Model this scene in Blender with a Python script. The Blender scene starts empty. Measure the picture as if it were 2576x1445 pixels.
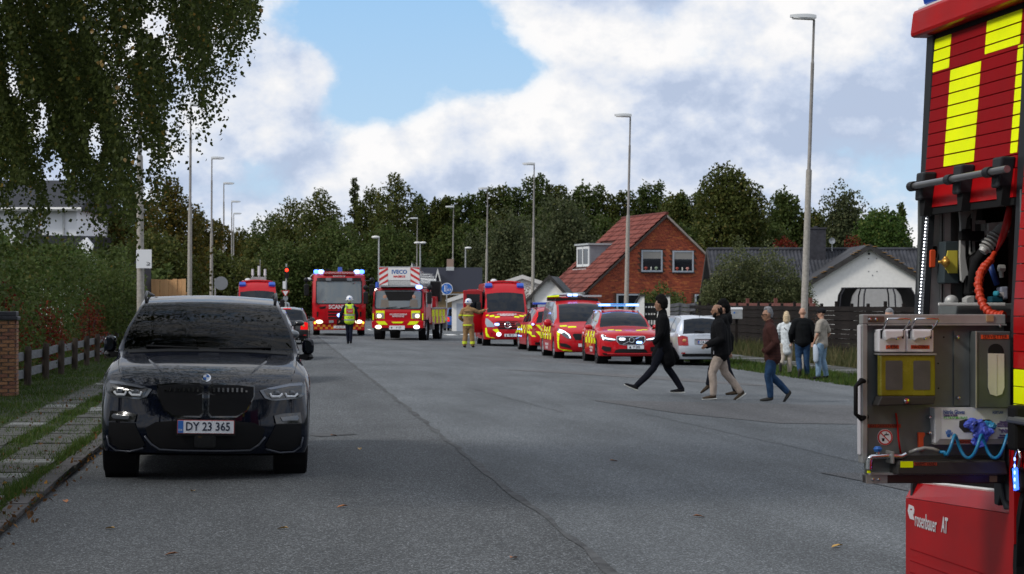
import bpy, math, random
import numpy as np
from math import sin, cos, pi, radians as R, atan2, sqrt
from mathutils import Matrix, Vector
random.seed(7); RNG = np.random.default_rng(7)
SC = bpy.context.scene
COL = SC.collection
# ---------------------------------------------------------------- camera
F, CX, HY = 5200.0, 1288.0, 760.0          # focal length in photo units (width 2576), centre, horizon
YAW = R(6.56); CAMH = 1.72
cd = bpy.data.cameras.new('camera'); cam = bpy.data.objects.new('camera', cd); COL.objects.link(cam)
cam.location = (0, 0, CAMH); cam.rotation_euler = (R(90), 0, -YAW)
cd.sensor_width = 36; cd.lens = F / 2576 * 36; cd.shift_y = (HY - 722.5) / 2576; cd.clip_end = 3000; cd.clip_start = .1
cd.dof.use_dof = True; cd.dof.focus_distance = 14; cd.dof.aperture_fstop = 11
SC.camera = cam
# ---------------------------------------------------------------- world, sun, exposure
SC.view_settings.view_transform = 'Standard'; SC.view_settings.look = 'None'
SC.view_settings.gamma = 1; SC.view_settings.use_curve_mapping = False
SC.view_settings.exposure = -0.06
SUN_EL, SUN_AZ = R(40), R(-112)              # azimuth from +Y towards +X
W = bpy.data.worlds.new('World'); SC.world = W; W.use_nodes = True
class NT:
    """tiny node helper"""
    def __init__(s, tree): s.t = tree; s.t.nodes.clear()
    def n(s, typ, ins=None, **kw):
        nd = s.t.nodes.new(typ)
        for k, v in kw.items(): setattr(nd, k, v)
        for k, v in (ins or {}).items():
            i = nd.inputs[k]
            if hasattr(v, 'links'): s.t.links.new(v, i)
            elif isinstance(v, tuple) and len(v) == 2 and hasattr(v[0], 'outputs'): s.t.links.new(v[0].outputs[v[1]], i)
            elif hasattr(v, 'outputs'): s.t.links.new(v.outputs[0], i)
            else: i.default_value = v
        return nd
    def m(s, op, a, b=0.0, c=None, clamp=False):
        ins = {0: a, 1: b}
        if c is not None: ins[2] = c
        return s.n('ShaderNodeMath', ins, operation=op, use_clamp=clamp)
    def ramp(s, fac, stops, interp='LINEAR'):
        nd = s.n('ShaderNodeValToRGB', {0: fac}); cr = nd.color_ramp; cr.interpolation = interp
        while len(cr.elements) < len(stops): cr.elements.new(.5)
        for e, (p, c) in zip(cr.elements, stops):
            e.position = p; e.color = (c, c, c, 1) if isinstance(c, (int, float)) else (*c, 1)
        return nd
    def mix(s, fac, a, b, mode='MIX'):
        nd = s.t.nodes.new('ShaderNodeMix'); nd.data_type = 'RGBA'; nd.blend_type = mode
        for i, v in ((0, fac), (6, a), (7, b)):
            if hasattr(v, 'outputs'): s.t.links.new(v.outputs[2] if v.bl_idname == 'ShaderNodeMix' else v.outputs[0], nd.inputs[i])
            else: nd.inputs[i].default_value = v if not isinstance(v, tuple) else (*v, 1)
        return nd
def build_world():
    g = NT(W.node_tree)
    sky = g.n('ShaderNodeTexSky', sky_type='NISHITA', sun_disc=False, sun_elevation=SUN_EL, sun_rotation=SUN_AZ)
    sky.air_density = 1.0; sky.dust_density = .6; sky.ozone_density = 1.5
    tc = g.n('ShaderNodeTexCoord'); xyz = g.n('ShaderNodeSeparateXYZ', {0: (tc, 'Generated')})
    az = g.m('ARCTAN2', (xyz, 0), (xyz, 1)); el = g.m('ARCSINE', (xyz, 2))
    # cumulus: fractal noise in the direction of view, lit edges from the same noise sampled a step towards the sun
    def nz(off):
        mp = g.n('ShaderNodeMapping', {0: (tc, 'Generated')}); mp.inputs['Scale'].default_value = (1, 1, 1.35); mp.inputs['Location'].default_value = off
        return g.n('ShaderNodeTexNoise', {'Vector': mp, 'Scale': 8.5, 'Detail': 12.0, 'Roughness': .58, 'Distortion': 0.0})
    n1 = nz((0.0, 0.0, 0.0)); n2 = nz((-.012, 0.0, .016)); n3 = nz((-.03, 0.0, .045))
    def blob(px, py, rx, ry, amp):
        a0 = YAW + math.atan((px - CX) / F); e0 = (HY - py) / F
        dx = g.m('MULTIPLY', g.m('SUBTRACT', az, a0), F / rx); dy = g.m('MULTIPLY', g.m('SUBTRACT', el, e0), F / ry)
        q = g.m('ADD', g.m('MULTIPLY', dx, dx), g.m('MULTIPLY', dy, dy))
        return g.m('MULTIPLY', g.m('EXPONENT', g.m('MULTIPLY', q, -1.0)), amp)
    f = g.m('ADD', n1, .12)
    for b in ((1110, 120, 260, 170, -.33), (870, 40, 190, 90, -.22), (940, 270, 150, 80, -.22), (1330, 180, 120, 70, -.17), (2050, 240, 90, 40, -.10), (1640, 60, 60, 40, -.12),
              (640, 420, 120, 40, -.10), (1750, 140, 70, 50, -.16), (2200, 160, 70, 60, -.14), (1500, 430, 200, 26, -.05), (600, 480, 200, 30, -.06),
              (1500, 60, 160, 90, .14), (1250, 370, 260, 80, .24), (1700, 330, 380, 110, .10), (770, 210, 70, 90, .14), (2100, 330, 300, 200, .06)):
        f = g.m('ADD', f, blob(*b))
    mask = g.ramp(f, [(.43, 0.0), (.475, .3), (.51, .75), (.56, .96), (.66, 1.0)])
    edge = g.m('MULTIPLY', g.m('SUBTRACT', n1, n2), 4.2); wide = g.m('MULTIPLY', g.m('SUBTRACT', n1, n3), 2.0)
    sh = g.m('ADD', g.m('ADD', g.m('ADD', edge, wide), g.m('MULTIPLY', n3, 1.5)), g.m('ADD', g.m('MULTIPLY', g.m('SUBTRACT', f, .62), -.55), -.20))
    for b in ((1210, 285, 190, 40, .30), (1010, 390, 130, 60, .22), (820, 260, 40, 60, .22), (700, 190, 120, 80, -.16), (1720, 205, 260, 34, -.16), (560, 420, 160, 60, -.12),
              (1500, 90, 120, 80, .20), (1900, 300, 300, 50, .14), (2150, 60, 120, 80, .14), (1150, 330, 160, 50, .14), (760, 420, 160, 50, -.14), (1550, 420, 300, 50, -.10), (2150, 420, 160, 60, .08)):
        sh = g.m('ADD', sh, blob(*b))
    ccol = g.ramp(sh, [(.05, (5.0, 5.9, 7.7)), (.30, (6.3, 7.1, 8.7)), (.52, (7.8, 8.3, 9.3)), (.80, (9.3, 9.4, 9.7)), (1.0, (10.3, 10.2, 10.2))])
    pale = g.ramp(g.m('MULTIPLY', (xyz, 2), 5.0), [(0.1, (6.0, 7.9, 9.7)), (.75, (3.7, 6.4, 9.7))])
    lift = g.mix(.9, sky, pale)            # thin high haze that whitens the blue
    col = g.mix(mask, lift, ccol)
    # the ground half of the world
    up = g.ramp(g.m('ADD', g.m('MULTIPLY', (xyz, 2), 20.0), .5), [(0.0, 0.0), (1.0, 1.0)])
    col = g.mix(up, (.7, .72, .7), col)
    bg = g.n('ShaderNodeBackground', {0: (col, 2), 1: .1})
    g.n('ShaderNodeOutputWorld', {0: bg})
build_world()
ld = bpy.data.lights.new('sun', 'SUN'); ld.energy = 2.6; ld.angle = R(11); ld.color = (1, .95, .88)
lo = bpy.data.objects.new('sun', ld); COL.objects.link(lo)
lo.rotation_euler = (pi / 2 - SUN_EL, 0, -(SUN_AZ + pi)); lo.location = (0, 0, 60)
# ---------------------------------------------------------------- geometry of the place
def zg(x):
    """height of the road and verges across the street: crown at 2.1 m, falling to both sides"""
    if x < -2: return .05 + .014 * (-2 - 2.1)
    if x < 2.1: return .05 + .014 * (x - 2.1)
    if x < 13: return .05 - .021 * (x - 2.1)
    return .05 - .021 * 10.9
def at(px, py, d):
    t = (px - CX) / F
    return Vector((d * (sin(YAW) + cos(YAW) * t), d * (cos(YAW) - sin(YAW) * t), CAMH + d * (HY - py) / F))
def gnd(px, py, dz=0.0):
    z = 0.0
    for _ in range(12):
        d = F * (CAMH - z) / (py - HY); p = at(px, py, d); z = zg(p.x) + dz
    p.z = z; return p
# ---------------------------------------------------------------- materials
MAT = {}
def pm(name, col, rough=.6, metal=0.0, var=0.0, vscale=6.0, bump=0.0, bscale=40.0, coat=0.0, emit=None, estr=0.0, spec=None, coord='Object', col2=None, thr=None, stretch=None, bdist=.01):
    if name in MAT: return MAT[name]
    m = bpy.data.materials.new(name); m.use_nodes = True; g = NT(m.node_tree)
    b = g.n('ShaderNodeBsdfPrincipled', {'Base Color': (*col, 1), 'Roughness': rough, 'Metallic': metal, 'Coat Weight': coat, 'Coat Roughness': .04})
    if spec is None and max(col) < .12 and not coat: spec = .2
    if spec is not None: b.inputs['Specular IOR Level'].default_value = spec
    tc = None
    if var or bump or col2:
        tc = g.n('ShaderNodeTexCoord'); vec = g.n('ShaderNodeMapping', {0: (tc, coord)})
        if stretch: vec.inputs['Scale'].default_value = stretch
    if var or col2:
        nz = g.n('ShaderNodeTexNoise', {'Vector': vec, 'Scale': vscale, 'Detail': 5.0, 'Roughness': .6})
        c2 = col2 or tuple(min(1, c * (1 + var)) for c in col)
        lo_, hi_ = thr or (.35, .65)
        c1 = col if col2 else tuple(c * (1 - var) for c in col)
        rp = g.ramp(nz, [(lo_, c1), (hi_, c2)]); g.t.links.new(rp.outputs[0], b.inputs['Base Color'])
        rr = g.m('ADD', g.m('MULTIPLY', nz, .25), rough - .125, clamp=True); g.t.links.new(rr.outputs[0], b.inputs['Roughness'])
    if bump:
        nb = g.n('ShaderNodeTexNoise', {'Vector': vec, 'Scale': bscale, 'Detail': 6.0})
        bp = g.n('ShaderNodeBump', {'Strength': bump, 'Distance': bdist, 'Height': nb}); g.t.links.new(bp.outputs[0], b.inputs['Normal'])
    if emit: b.inputs['Emission Color'].default_value = (*emit, 1); b.inputs['Emission Strength'].default_value = estr
    g.n('ShaderNodeOutputMaterial', {0: b}); MAT[name] = m; return m
def leafmat(name, c1, c2, c3, trans=.35, rough=.55):
    """leaf colours vary from leaf to leaf through the face attribute rnd"""
    m = bpy.data.materials.new(name); m.use_nodes = True; g = NT(m.node_tree)
    a = g.n('ShaderNodeAttribute', attribute_name='rnd')
    rp = g.ramp((a, 'Fac'), [(0.0, c1), (.5, c2), (.86, c2), (.96, c3)])
    b = g.n('ShaderNodeBsdfPrincipled', {'Base Color': rp, 'Roughness': rough, 'Specular IOR Level': .12})
    t = g.n('ShaderNodeBsdfTranslucent', {0: rp}); mx = g.n('ShaderNodeMixShader', {0: trans, 1: b, 2: t})
    g.n('ShaderNodeOutputMaterial', {0: mx}); MAT[name] = m; return m
def glassmat(name, tint=(.3, .33, .35), refl=.9, rough=.02):
    m = bpy.data.materials.new(name); m.use_nodes = True; g = NT(m.node_tree)
    t = g.n('ShaderNodeBsdfTransparent', {0: (*tint, 1)}); s = g.n('ShaderNodeBsdfGlossy', {0: (refl, refl, refl, 1), 1: rough})
    fr = g.n('ShaderNodeFresnel', {0: 1.5}); mx = g.n('ShaderNodeMixShader', {0: fr, 1: t, 2: s})
    g.n('ShaderNodeOutputMaterial', {0: mx}); MAT[name] = m; return m
# ---------------------------------------------------------------- mesh builder
class M:
    def __init__(s): s.v = []; s.f = []
    def add(s, vs, fs):
        k = len(s.v); s.v += [tuple(v) for v in vs]; s.f += [tuple(i + k for i in f) for f in fs]; return s
    def box(s, c, d, rz=0.0, rx=0.0, ry=0.0):
        mt = Matrix.Translation(c) @ Matrix.Rotation(rz, 4, 'Z') @ Matrix.Rotation(ry, 4, 'Y') @ Matrix.Rotation(rx, 4, 'X')
        vs = [mt @ Vector((x * d[0] / 2, y * d[1] / 2, z * d[2] / 2)) for x in (-1, 1) for y in (-1, 1) for z in (-1, 1)]
        return s.add(vs, [(0, 1, 3, 2), (4, 6, 7, 5), (0, 4, 5, 1), (2, 3, 7, 6), (0, 2, 6, 4), (1, 5, 7, 3)])
    def b2(s, a, b):
        return s.box([(p + q) / 2 for p, q in zip(a, b)], [abs(q - p) for p, q in zip(a, b)])
    def tube(s, pts, r, n=8, cap=True, sq=1.0):
        pts = [Vector(p) for p in pts]; rs = r if isinstance(r, (list, tuple)) else [r] * len(pts)
        k = len(s.v); up = None
        for i, p in enumerate(pts):
            t = (pts[min(i + 1, len(pts) - 1)] - pts[max(i - 1, 0)])
            t = t.normalized() if t.length > 1e-9 else Vector((0, 0, 1))
            if up is None: up = Vector((0, 0, 1)) if abs(t.z) < .9 else Vector((1, 0, 0))
            a = t.cross(up); a = a.normalized() if a.length > 1e-6 else Vector((1, 0, 0)); b = a.cross(t).normalized(); up = b
            for j in range(n):
                th = 2 * pi * j / n; q = p + (a * cos(th) + b * sin(th) * sq) * rs[i]; s.v.append(tuple(q))
        for i in range(len(pts) - 1):
            for j in range(n):
                j2 = (j + 1) % n; s.f.append((k + i * n + j, k + i * n + j2, k + (i + 1) * n + j2, k + (i + 1) * n + j))
        if cap:
            s.f.append(tuple(k + j for j in range(n))[::-1]); s.f.append(tuple(k + (len(pts) - 1) * n + j for j in range(n)))
        return s
    def cyl(s, a, b, r, r2=None, n=12): return s.tube([a, b], [r, r if r2 is None else r2], n)
    def lathe(s, prof, c=(0, 0, 0), axis='Z', n=24, closed=False):
        k = len(s.v); c = Vector(c)
        for (r, h) in prof:
            for j in range(n):
                th = 2 * pi * j / n; x, y = r * cos(th), r * sin(th)
                s.v.append(tuple(c + Vector({'Z': (x, y, h), 'X': (h, x, y), 'Y': (x, h, y)}[axis])))
        m_ = len(prof)
        for i in range(m_ if closed else m_ - 1):
            for j in range(n):
                i2 = (i + 1) % m_; j2 = (j + 1) % n; s.f.append((k + i * n + j, k + i * n + j2, k + i2 * n + j2, k + i2 * n + j))
        return s
    def ell(s, c, r, n=12, m_=8, rot=None):
        k = len(s.v); c = Vector(c); rr = r if isinstance(r, (list, tuple)) else (r, r, r)
        for i in range(m_ + 1):
            ph = pi * i / m_
            for j in range(n):
                th = 2 * pi * j / n; q = Vector((rr[0] * sin(ph) * cos(th), rr[1] * sin(ph) * sin(th), rr[2] * cos(ph)))
                if rot is not None: q = rot @ q
                s.v.append(tuple(c + q))
        for i in range(m_):
            for j in range(n): j2 = (j + 1) % n; s.f.append((k + i * n + j, k + (i + 1) * n + j, k + (i + 1) * n + j2, k + i * n + j2))
        return s
    def prism(s, out, fn, t0, t1):
        """outline of (a, b) pairs, fn(a, b, t) -> point, from t0 to t1"""
        n = len(out); s.add([fn(a, b, t0) for a, b in out] + [fn(a, b, t1) for a, b in out],
              [tuple(range(n)), tuple(range(2 * n - 1, n - 1, -1))] + [(i, (i + 1) % n, n + (i + 1) % n, n + i) for i in range(n)]); return s
    def patch(s, out, fn, off, thick=.01, rings=3, sub=.12):
        """a thin plate that follows a curved surface: fn(a, b, offset) -> point; outline star-shaped about its centre"""
        o = []
        for i, p in enumerate(out):
            q = out[(i + 1) % len(out)]; L = math.hypot(q[0] - p[0], q[1] - p[1]); k = max(1, int(L / sub))
            o += [(p[0] + (q[0] - p[0]) * t / k, p[1] + (q[1] - p[1]) * t / k) for t in range(k)]
        ca = sum(p[0] for p in o) / len(o); cb = sum(p[1] for p in o) / len(o); n = len(o); vs = []
        vs += [fn(a, b, off - thick) for a, b in o]
        for r in range(rings):
            q = 1 - r / rings; vs += [fn(ca + (a - ca) * q, cb + (b - cb) * q, off) for a, b in o]
        vs.append(fn(ca, cb, off)); fs = []
        for r in range(rings):
            for i in range(n): j = (i + 1) % n; fs.append((r * n + i, r * n + j, (r + 1) * n + j, (r + 1) * n + i))
        fs += [(rings * n + i, rings * n + (i + 1) % n, (rings + 1) * n) for i in range(n)]
        return s.add(vs, fs)
def rrect(x0, z0, x1, z1, r=.02, k=3):
    o = []
    for cx_, cz_, a0 in ((x1 - r, z1 - r, 0), (x0 + r, z1 - r, 90), (x0 + r, z0 + r, 180), (x1 - r, z0 + r, 270)):
        o += [(cx_ + r * cos(R(a0 + 90 * i / k)), cz_ + r * sin(R(a0 + 90 * i / k))) for i in range(k + 1)]
    return o
def circ(cx_, cz_, r, n=16, r2=None): return [(cx_ + r * cos(2 * pi * i / n), cz_ + (r2 or r) * sin(2 * pi * i / n)) for i in range(n)]
def fixn(me):
    import bmesh
    bm = bmesh.new(); bm.from_mesh(me); bmesh.ops.recalc_face_normals(bm, faces=bm.faces); bm.to_mesh(me); bm.free()
def obj(name, m, mat, parent=None, smooth=False, bev=0.0, label=None, kind=None, loc=None, cat=None, group=None, fix=True):
    if isinstance(m, M):
        me = bpy.data.meshes.new(name); me.from_pydata(m.v, [], m.f); me.update()
        if fix: fixn(me)
    else: me = m
    for q in (mat if isinstance(mat, (list, tuple)) else [mat]):
        if q is not None and len(me.materials) < (len(mat) if isinstance(mat, (list, tuple)) else 1): me.materials.append(q)
    o = bpy.data.objects.new(name, me); COL.objects.link(o)
    if parent: o.parent = parent
    if loc is not None: o.location = loc
    if smooth:
        me.polygons.foreach_set('use_smooth', [True] * len(me.polygons))
        if smooth is not True:
            me.set_sharp_from_angle(angle=R(smooth))
    if bev:
        b = o.modifiers.new('b', 'BEVEL'); b.width = bev; b.segments = 2; b.limit_method = 'ANGLE'
    tag(o, label, cat, group, kind); return o
def tag(o, label=None, cat=None, group=None, kind=None):
    for k, v in (('label', label), ('category', cat), ('group', group), ('kind', kind)):
        if v: o[k] = v
def thing(name, label, cat, loc=(0, 0, 0), rz=0.0, group=None, rx=0.0, ry=0.0, scale=None):
    o = bpy.data.objects.new(name, None); COL.objects.link(o); o.location = loc; o.rotation_euler = (rx, ry, rz)
    o.empty_display_size = .2
    if scale: o.scale = scale if isinstance(scale, tuple) else (scale,) * 3
    tag(o, label, cat, group); return o
def dup(root, loc=None, rz=None, label=None, parent=None, scale=None):
    c = root.copy(); COL.objects.link(c)
    if parent: c.parent = parent
    if loc is not None: c.location = loc
    if rz is not None: c.rotation_euler = (root.rotation_euler[0], root.rotation_euler[1], rz)
    if label: c['label'] = label
    if scale: c.scale = scale if isinstance(scale, tuple) else (scale,) * 3
    for ch in list(root.children): dup(ch, parent=c)
    return c
def text(name, s, size, mat, parent, loc, rot=(R(90), 0, 0), ext=.002, align='CENTER', sx=1.0, bold=0.0, label=None, shear=0.0, ls=1.0):
    """lettering as a mesh"""
    cu = bpy.data.curves.new(name, 'FONT'); cu.body = s; cu.size = size; cu.extrude = ext; cu.offset = bold; cu.space_line = ls
    cu.align_x = align; cu.align_y = 'CENTER'; cu.resolution_u = 2; cu.shear = shear
    tmp = bpy.data.objects.new(name, cu); COL.objects.link(tmp); me = bpy.data.meshes.new_from_object(tmp)
    bpy.data.objects.remove(tmp); bpy.data.curves.remove(cu)
    o = obj(name, me, mat, parent, loc=loc, label=label); o.rotation_euler = rot; o.scale = (sx, 1, 1); return o
def cards(name, P, size, mat, parent=None, kind='stuff', nrm=None, aspect=.6, cup=.25, label=None, cat=None, down=0.0, rnd=None):
    """leaf-shaped faces (two quads bent along the midrib) at the points P"""
    P = np.asarray(P, float); N = len(P); size = np.broadcast_to(np.asarray(size, float), (N,))
    a = RNG.normal(size=(N, 3)); a[:, 2] = a[:, 2] * (1 - down) - down * 2.0
    a /= np.linalg.norm(a, axis=1, keepdims=True)
    b = RNG.normal(size=(N, 3)); b -= (b * a).sum(1, keepdims=True) * a; b /= np.linalg.norm(b, axis=1, keepdims=True)
    c = np.cross(a, b); s = size[:, None]
    V = np.stack([P, P + a * s * .45 + b * s * aspect * .5 + c * s * cup * .3, P + a * s, P + a * s * .45 - b * s * aspect * .5 + c * s * cup * .3], 1)
    me = bpy.data.meshes.new(name); me.vertices.add(N * 4); me.vertices.foreach_set('co', V.reshape(-1).astype('f'))
    idx = np.arange(N)[:, None] * 4; loops = np.concatenate([idx + np.array([[0, 1, 2]]), idx + np.array([[0, 2, 3]])], 1).reshape(-1)
    me.loops.add(N * 6); me.loops.foreach_set('vertex_index', loops.astype('i'))
    me.polygons.add(N * 2); me.polygons.foreach_set('loop_start', (np.arange(N * 2) * 3).astype('i')); me.polygons.foreach_set('loop_total', np.full(N * 2, 3, 'i'))
    at_ = me.attributes.new('rnd', 'FLOAT', 'FACE'); rv = RNG.random(N) if rnd is None else rnd
    at_.data.foreach_set('value', np.repeat(rv, 2).astype('f')); me.update(calc_edges=True)
    return obj(name, me, mat, parent, kind=kind, label=label, cat=cat)
# ================================================================ ground, road, verges
def asphalt(name, base, speck, patch):
    m = bpy.data.materials.new(name); m.use_nodes = True; g = NT(m.node_tree)
    tc = g.n('ShaderNodeTexCoord'); v = g.n('ShaderNodeTexVoronoi', {'Vector': (tc, 'Object'), 'Scale': 95.0})
    n0 = g.n('ShaderNodeTexNoise', {'Vector': (tc, 'Object'), 'Scale': 60.0, 'Detail': 4.0, 'Roughness': .7})
    mp = g.n('ShaderNodeMapping', {0: (tc, 'Object')}); mp.inputs['Scale'].default_value = (1, .16, 1)
    n1 = g.n('ShaderNodeTexNoise', {'Vector': mp, 'Scale': 1.1, 'Detail': 5.0, 'Roughness': .55})
    n2 = g.n('ShaderNodeTexNoise', {'Vector': (tc, 'Object'), 'Scale': .22, 'Detail': 3.0})
    sp = g.ramp(g.n('ShaderNodeSeparateColor', {0: (v, 'Color')}), [(.0, .55), (.62, .9), (.80, 1.25), (.93, speck), (1.0, speck * 1.25)])
    c = g.mix(1.0, base, sp, 'MULTIPLY')
    c = g.mix(1.0, c, g.ramp(n0, [(.3, .72), (.7, 1.28)]), 'MULTIPLY')
    c = g.mix(1.0, c, g.ramp(n1, [(.28, .76), (.72, 1.2)]), 'MULTIPLY')
    c = g.mix(1.0, c, g.ramp(n2, [(.35, .9), (.65, 1.08)]), 'MULTIPLY')
    if patch: c = g.mix(g.ramp(n1, [(.56, 0), (.64, .35)]), c, patch)
    cr = g.n('ShaderNodeTexVoronoi', {'Vector': g.mix(.12, (0, 0, 0), n2, 'ADD') if 0 else (tc, 'Object'), 'Scale': .55}, feature='DISTANCE_TO_EDGE')
    b = g.n('ShaderNodeBsdfPrincipled', {'Base Color': (c, 2), 'Roughness': .85, 'Specular IOR Level': .2})
    bp = g.n('ShaderNodeBump', {'Strength': .5, 'Distance': .006, 'Height': (v, 'Distance')}); g.t.links.new(bp.outputs[0], b.inputs['Normal'])
    g.n('ShaderNodeOutputMaterial', {0: b}); MAT[name] = m; return m
A_NEAR = asphalt('asphalt_parking_lane', (.076, .081, .085), 2.5, None)
A_MAIN = asphalt('asphalt_carriageway', (.106, .115, .122), 2.0, None)
A_RED = asphalt('asphalt_old_reddish', (.104, .104, .106), 2.0, None)
SOIL = pm('verge_soil', (.028, .034, .016), .95, var=.5, vscale=9, bump=.6, bscale=30)
DIRT = pm('wet_leaf_dirt', (.03, .025, .018), .95, var=.5, vscale=20, bump=.6)
def strip(name, x0, x1, y0, y1, z, mat, kind='structure', parent=None, nx=1, ny=1, lab=None, wob=0.0):
    m = M(); vs = []
    for j in range(ny + 1):
        for i in range(nx + 1):
            x = x0 + (x1 - x0) * i / nx; y = y0 + (y1 - y0) * j / ny
            if wob and i in (0, nx): x += random.uniform(-wob, wob)
            vs.append((x, y, z(x) if callable(z) else z))
    m.add(vs, [(j * (nx + 1) + i, j * (nx + 1) + i + 1, (j + 1) * (nx + 1) + i + 1, (j + 1) * (nx + 1) + i) for j in range(ny) for i in range(nx)])
    return obj(name, m, mat, parent, kind=kind, label=lab)
GRASSY = pm('far_ground', (.035, .045, .018), .95, var=.4, vscale=.3)
strip('ground', -1500, 1500, -300, 2500, -.28, GRASSY)
strip('parking_lane', -2.02, 2.1, -30, 420, zg, A_NEAR, nx=4, ny=1)
strip('road', 2.1, 13.0, -30, 420, zg, A_MAIN, nx=6, ny=1)
strip('grass_verge', -40, -2.02, -30, 420, lambda x: .02, SOIL, nx=1, ny=1)
strip('grass_verge', 13.0, 70, -30, 420, zg, SOIL, nx=1, ny=1)
# seam between the old dark lane and the lighter carriageway, and the reddish resurfaced strips
SEAM = pm('tar_seam', (.062, .064, .066), .8, var=.5, vscale=4, bump=.5)
strip('road_seam', 2.05, 2.11, -20, 300, lambda x: zg(2.1) + .004, SEAM, ny=520, wob=.035)
for q in ([(1490, 1008), (1720, 1012), (2170, 1022), (2290, 1036), (2290, 1070), (1960, 1066), (1700, 1040)], [(1250, 930), (1420, 934), (1640, 946), (1840, 962), (1990, 975), (1840, 968), (1500, 945)],
          [(2060, 1190), (2200, 1192), (2420, 1205), (2560, 1240), (2300, 1240), (2170, 1212)], [(760, 1092), (880, 1090), (900, 1094), (800, 1100)]):
    m = M(); pts = [gnd(*p) for p in q]; c = sum(pts, Vector()) / len(pts); m.add([c + Vector((0, 0, .006))] + [p + Vector((0, 0, .006)) for p in pts], [(0, i + 1, (i + 1) % len(pts) + 1) for i in range(len(pts))])
    obj('road_patch', m, A_RED if q[0][0] > 1000 else SEAM, kind='structure')
m = M()
for a, b in (((1600, 1038), (2170, 1165)), ((1175, 975), (1420, 1040)), ((1840, 1075), (2000, 1080))):
    p, q = gnd(*a), gnd(*b); n = 26
    pr = None
    for i in range(n + 1):
        c = p.lerp(q, i / n) + Vector((random.uniform(-.03, .03), 0, .007)); c.z = zg(c.x) + .006
        if pr: 
            e = Vector((.006, .010, 0)); m.add([pr - e, pr + e, c + e, c - e], [(0, 1, 2, 3)])
        pr = c
obj('road_crack', m, SEAM, kind='structure')
# white road markings far down the street
PAINT = pm('road_paint', (.62, .62, .6), .7, var=.15)
m = M()
for i in range(9):
    y = 128 + i * 12; m.b2((5.9, y, zg(6) + .002), (6.05, y + 5, zg(6) + .008))
for k in range(4): m.b2((7.6 + k * .9, 112, zg(9) - .005), (8.1 + k * .9, 115, zg(9) + .012))
obj('road_marking', m, PAINT, kind='structure')
# left edging stones
KERB = pm('granite_kerb', (.07, .066, .066), .85, var=.35, vscale=8, bump=.4)
SLAB = pm('concrete_slab', (.058, .058, .052), .85, var=.45, vscale=5, bump=.3, bscale=50)
SLABL = pm('pale_concrete_slab', (.12, .125, .12), .8, var=.2, vscale=5, bump=.25, bscale=50)
def pieces(name, base, spots, mat, parent):
    """pieces laid side by side, all sharing one bevelled mesh: spots = (x, y, z, rz, sx, sy, mat)"""
    mesh = {}
    for (x, y, z, rz, sx, sy, mt) in spots:
        if mt not in mesh:
            o = obj(name, M().box((0, 0, 0), base), mt, parent); mesh[mt] = o.data
        else:
            o = bpy.data.objects.new(name, mesh[mt]); COL.objects.link(o); o.parent = parent
        o.location = (x, y, z); o.rotation_euler = (random.uniform(-.006, .006), random.uniform(-.006, .006), rz); o.scale = (sx, sy, 1)
kb = strip('kerb', -2.24, -2.0, -10, 120, .012, DIRT)
pieces('kerb_stone', (.17, .96, .09), [(-2.11 + random.uniform(-.012, .012), 8 + i * 1.0, .005 + random.uniform(-.006, .006), random.uniform(-.012, .012), 1, 1, KERB) for i in range(45)], KERB, kb)
fp = strip('footpath', -3.7, -2.3, -10, 160, .024, SOIL)
sp = []
for i in range(64):
    y = 12 + i * .61
    for x, w in ((-3.41, .5), (-2.6, .56)):
        if w == .56 and 17.0 < y < 18.4: continue
        sp.append((x + random.uniform(-.015, .015), y + (.2 if w == .5 else 0), .0 + random.uniform(-.006, .008), random.uniform(-.01, .01), w / .5, 1, SLABL if random.random() < .16 else SLAB))
pieces('paving_slab', (.5, .585, .07), sp, SLAB, fp)
# driveway crossing of pale slabs, bottom left
dc = strip('driveway', -3.6, -2.2, 15.4, 18.3, .028, DIRT)
pieces('paving_slab', (.5, .4, .06), [(-2.55 - .52 * a + random.uniform(-.02, .02), 15.7 + .44 * b + random.uniform(-.02, .02), .022 + random.uniform(-.006, .01), random.uniform(-.05, .05), 1, 1, SLABL) for a in range(2) for b in range(6)], SLABL, dc)
# right: kerb line and footpath
kr = strip('kerb', 12.97, 13.08, 20, 200, zg(14) + .004, KERB)
fr_ = strip('footpath', 14.9, 16.3, 20, 160, zg(14) + .012, SLAB)
pieces('paving_slab', (1.36, .74, .05), [(15.6, 36 + i * .78, zg(14) + .002 + random.uniform(-.004, .006), 0, 1, 1, SLAB if i % 5 else SLABL) for i in range(60)], SLAB, fr_)
# grass
GR1 = leafmat('lawn_blades', (.030, .058, .010), (.052, .090, .016), (.10, .10, .03), .3)
GR2 = leafmat('dry_weeds', (.040, .055, .018), (.085, .085, .035), (.20, .15, .08), .3)
def blades(name, x, y, z, h, w, mat, lean=.4, parent=None):
    N = len(x); th = RNG.random(N) * 2 * pi; lx = RNG.normal(size=N) * lean * h; ly = RNG.normal(size=N) * lean * h
    dx, dy = np.cos(th) * w, np.sin(th) * w
    V = np.stack([np.stack([x - dx, y - dy, z], 1), np.stack([x + dx, y + dy, z], 1), np.stack([x + lx, y + ly, z + h], 1)], 1)
    me = bpy.data.meshes.new(name); me.vertices.add(N * 3); me.vertices.foreach_set('co', V.reshape(-1).astype('f'))
    me.loops.add(N * 3); me.loops.foreach_set('vertex_index', np.arange(N * 3).astype('i'))
    me.polygons.add(N); me.polygons.foreach_set('loop_start', (np.arange(N) * 3).astype('i')); me.polygons.foreach_set('loop_total', np.full(N, 3, 'i'))
    a = me.attributes.new('rnd', 'FLOAT', 'FACE'); a.data.foreach_set('value', RNG.random(N).astype('f')); me.update(calc_edges=True)
    return obj(name, me, mat, parent, kind='stuff')
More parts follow.
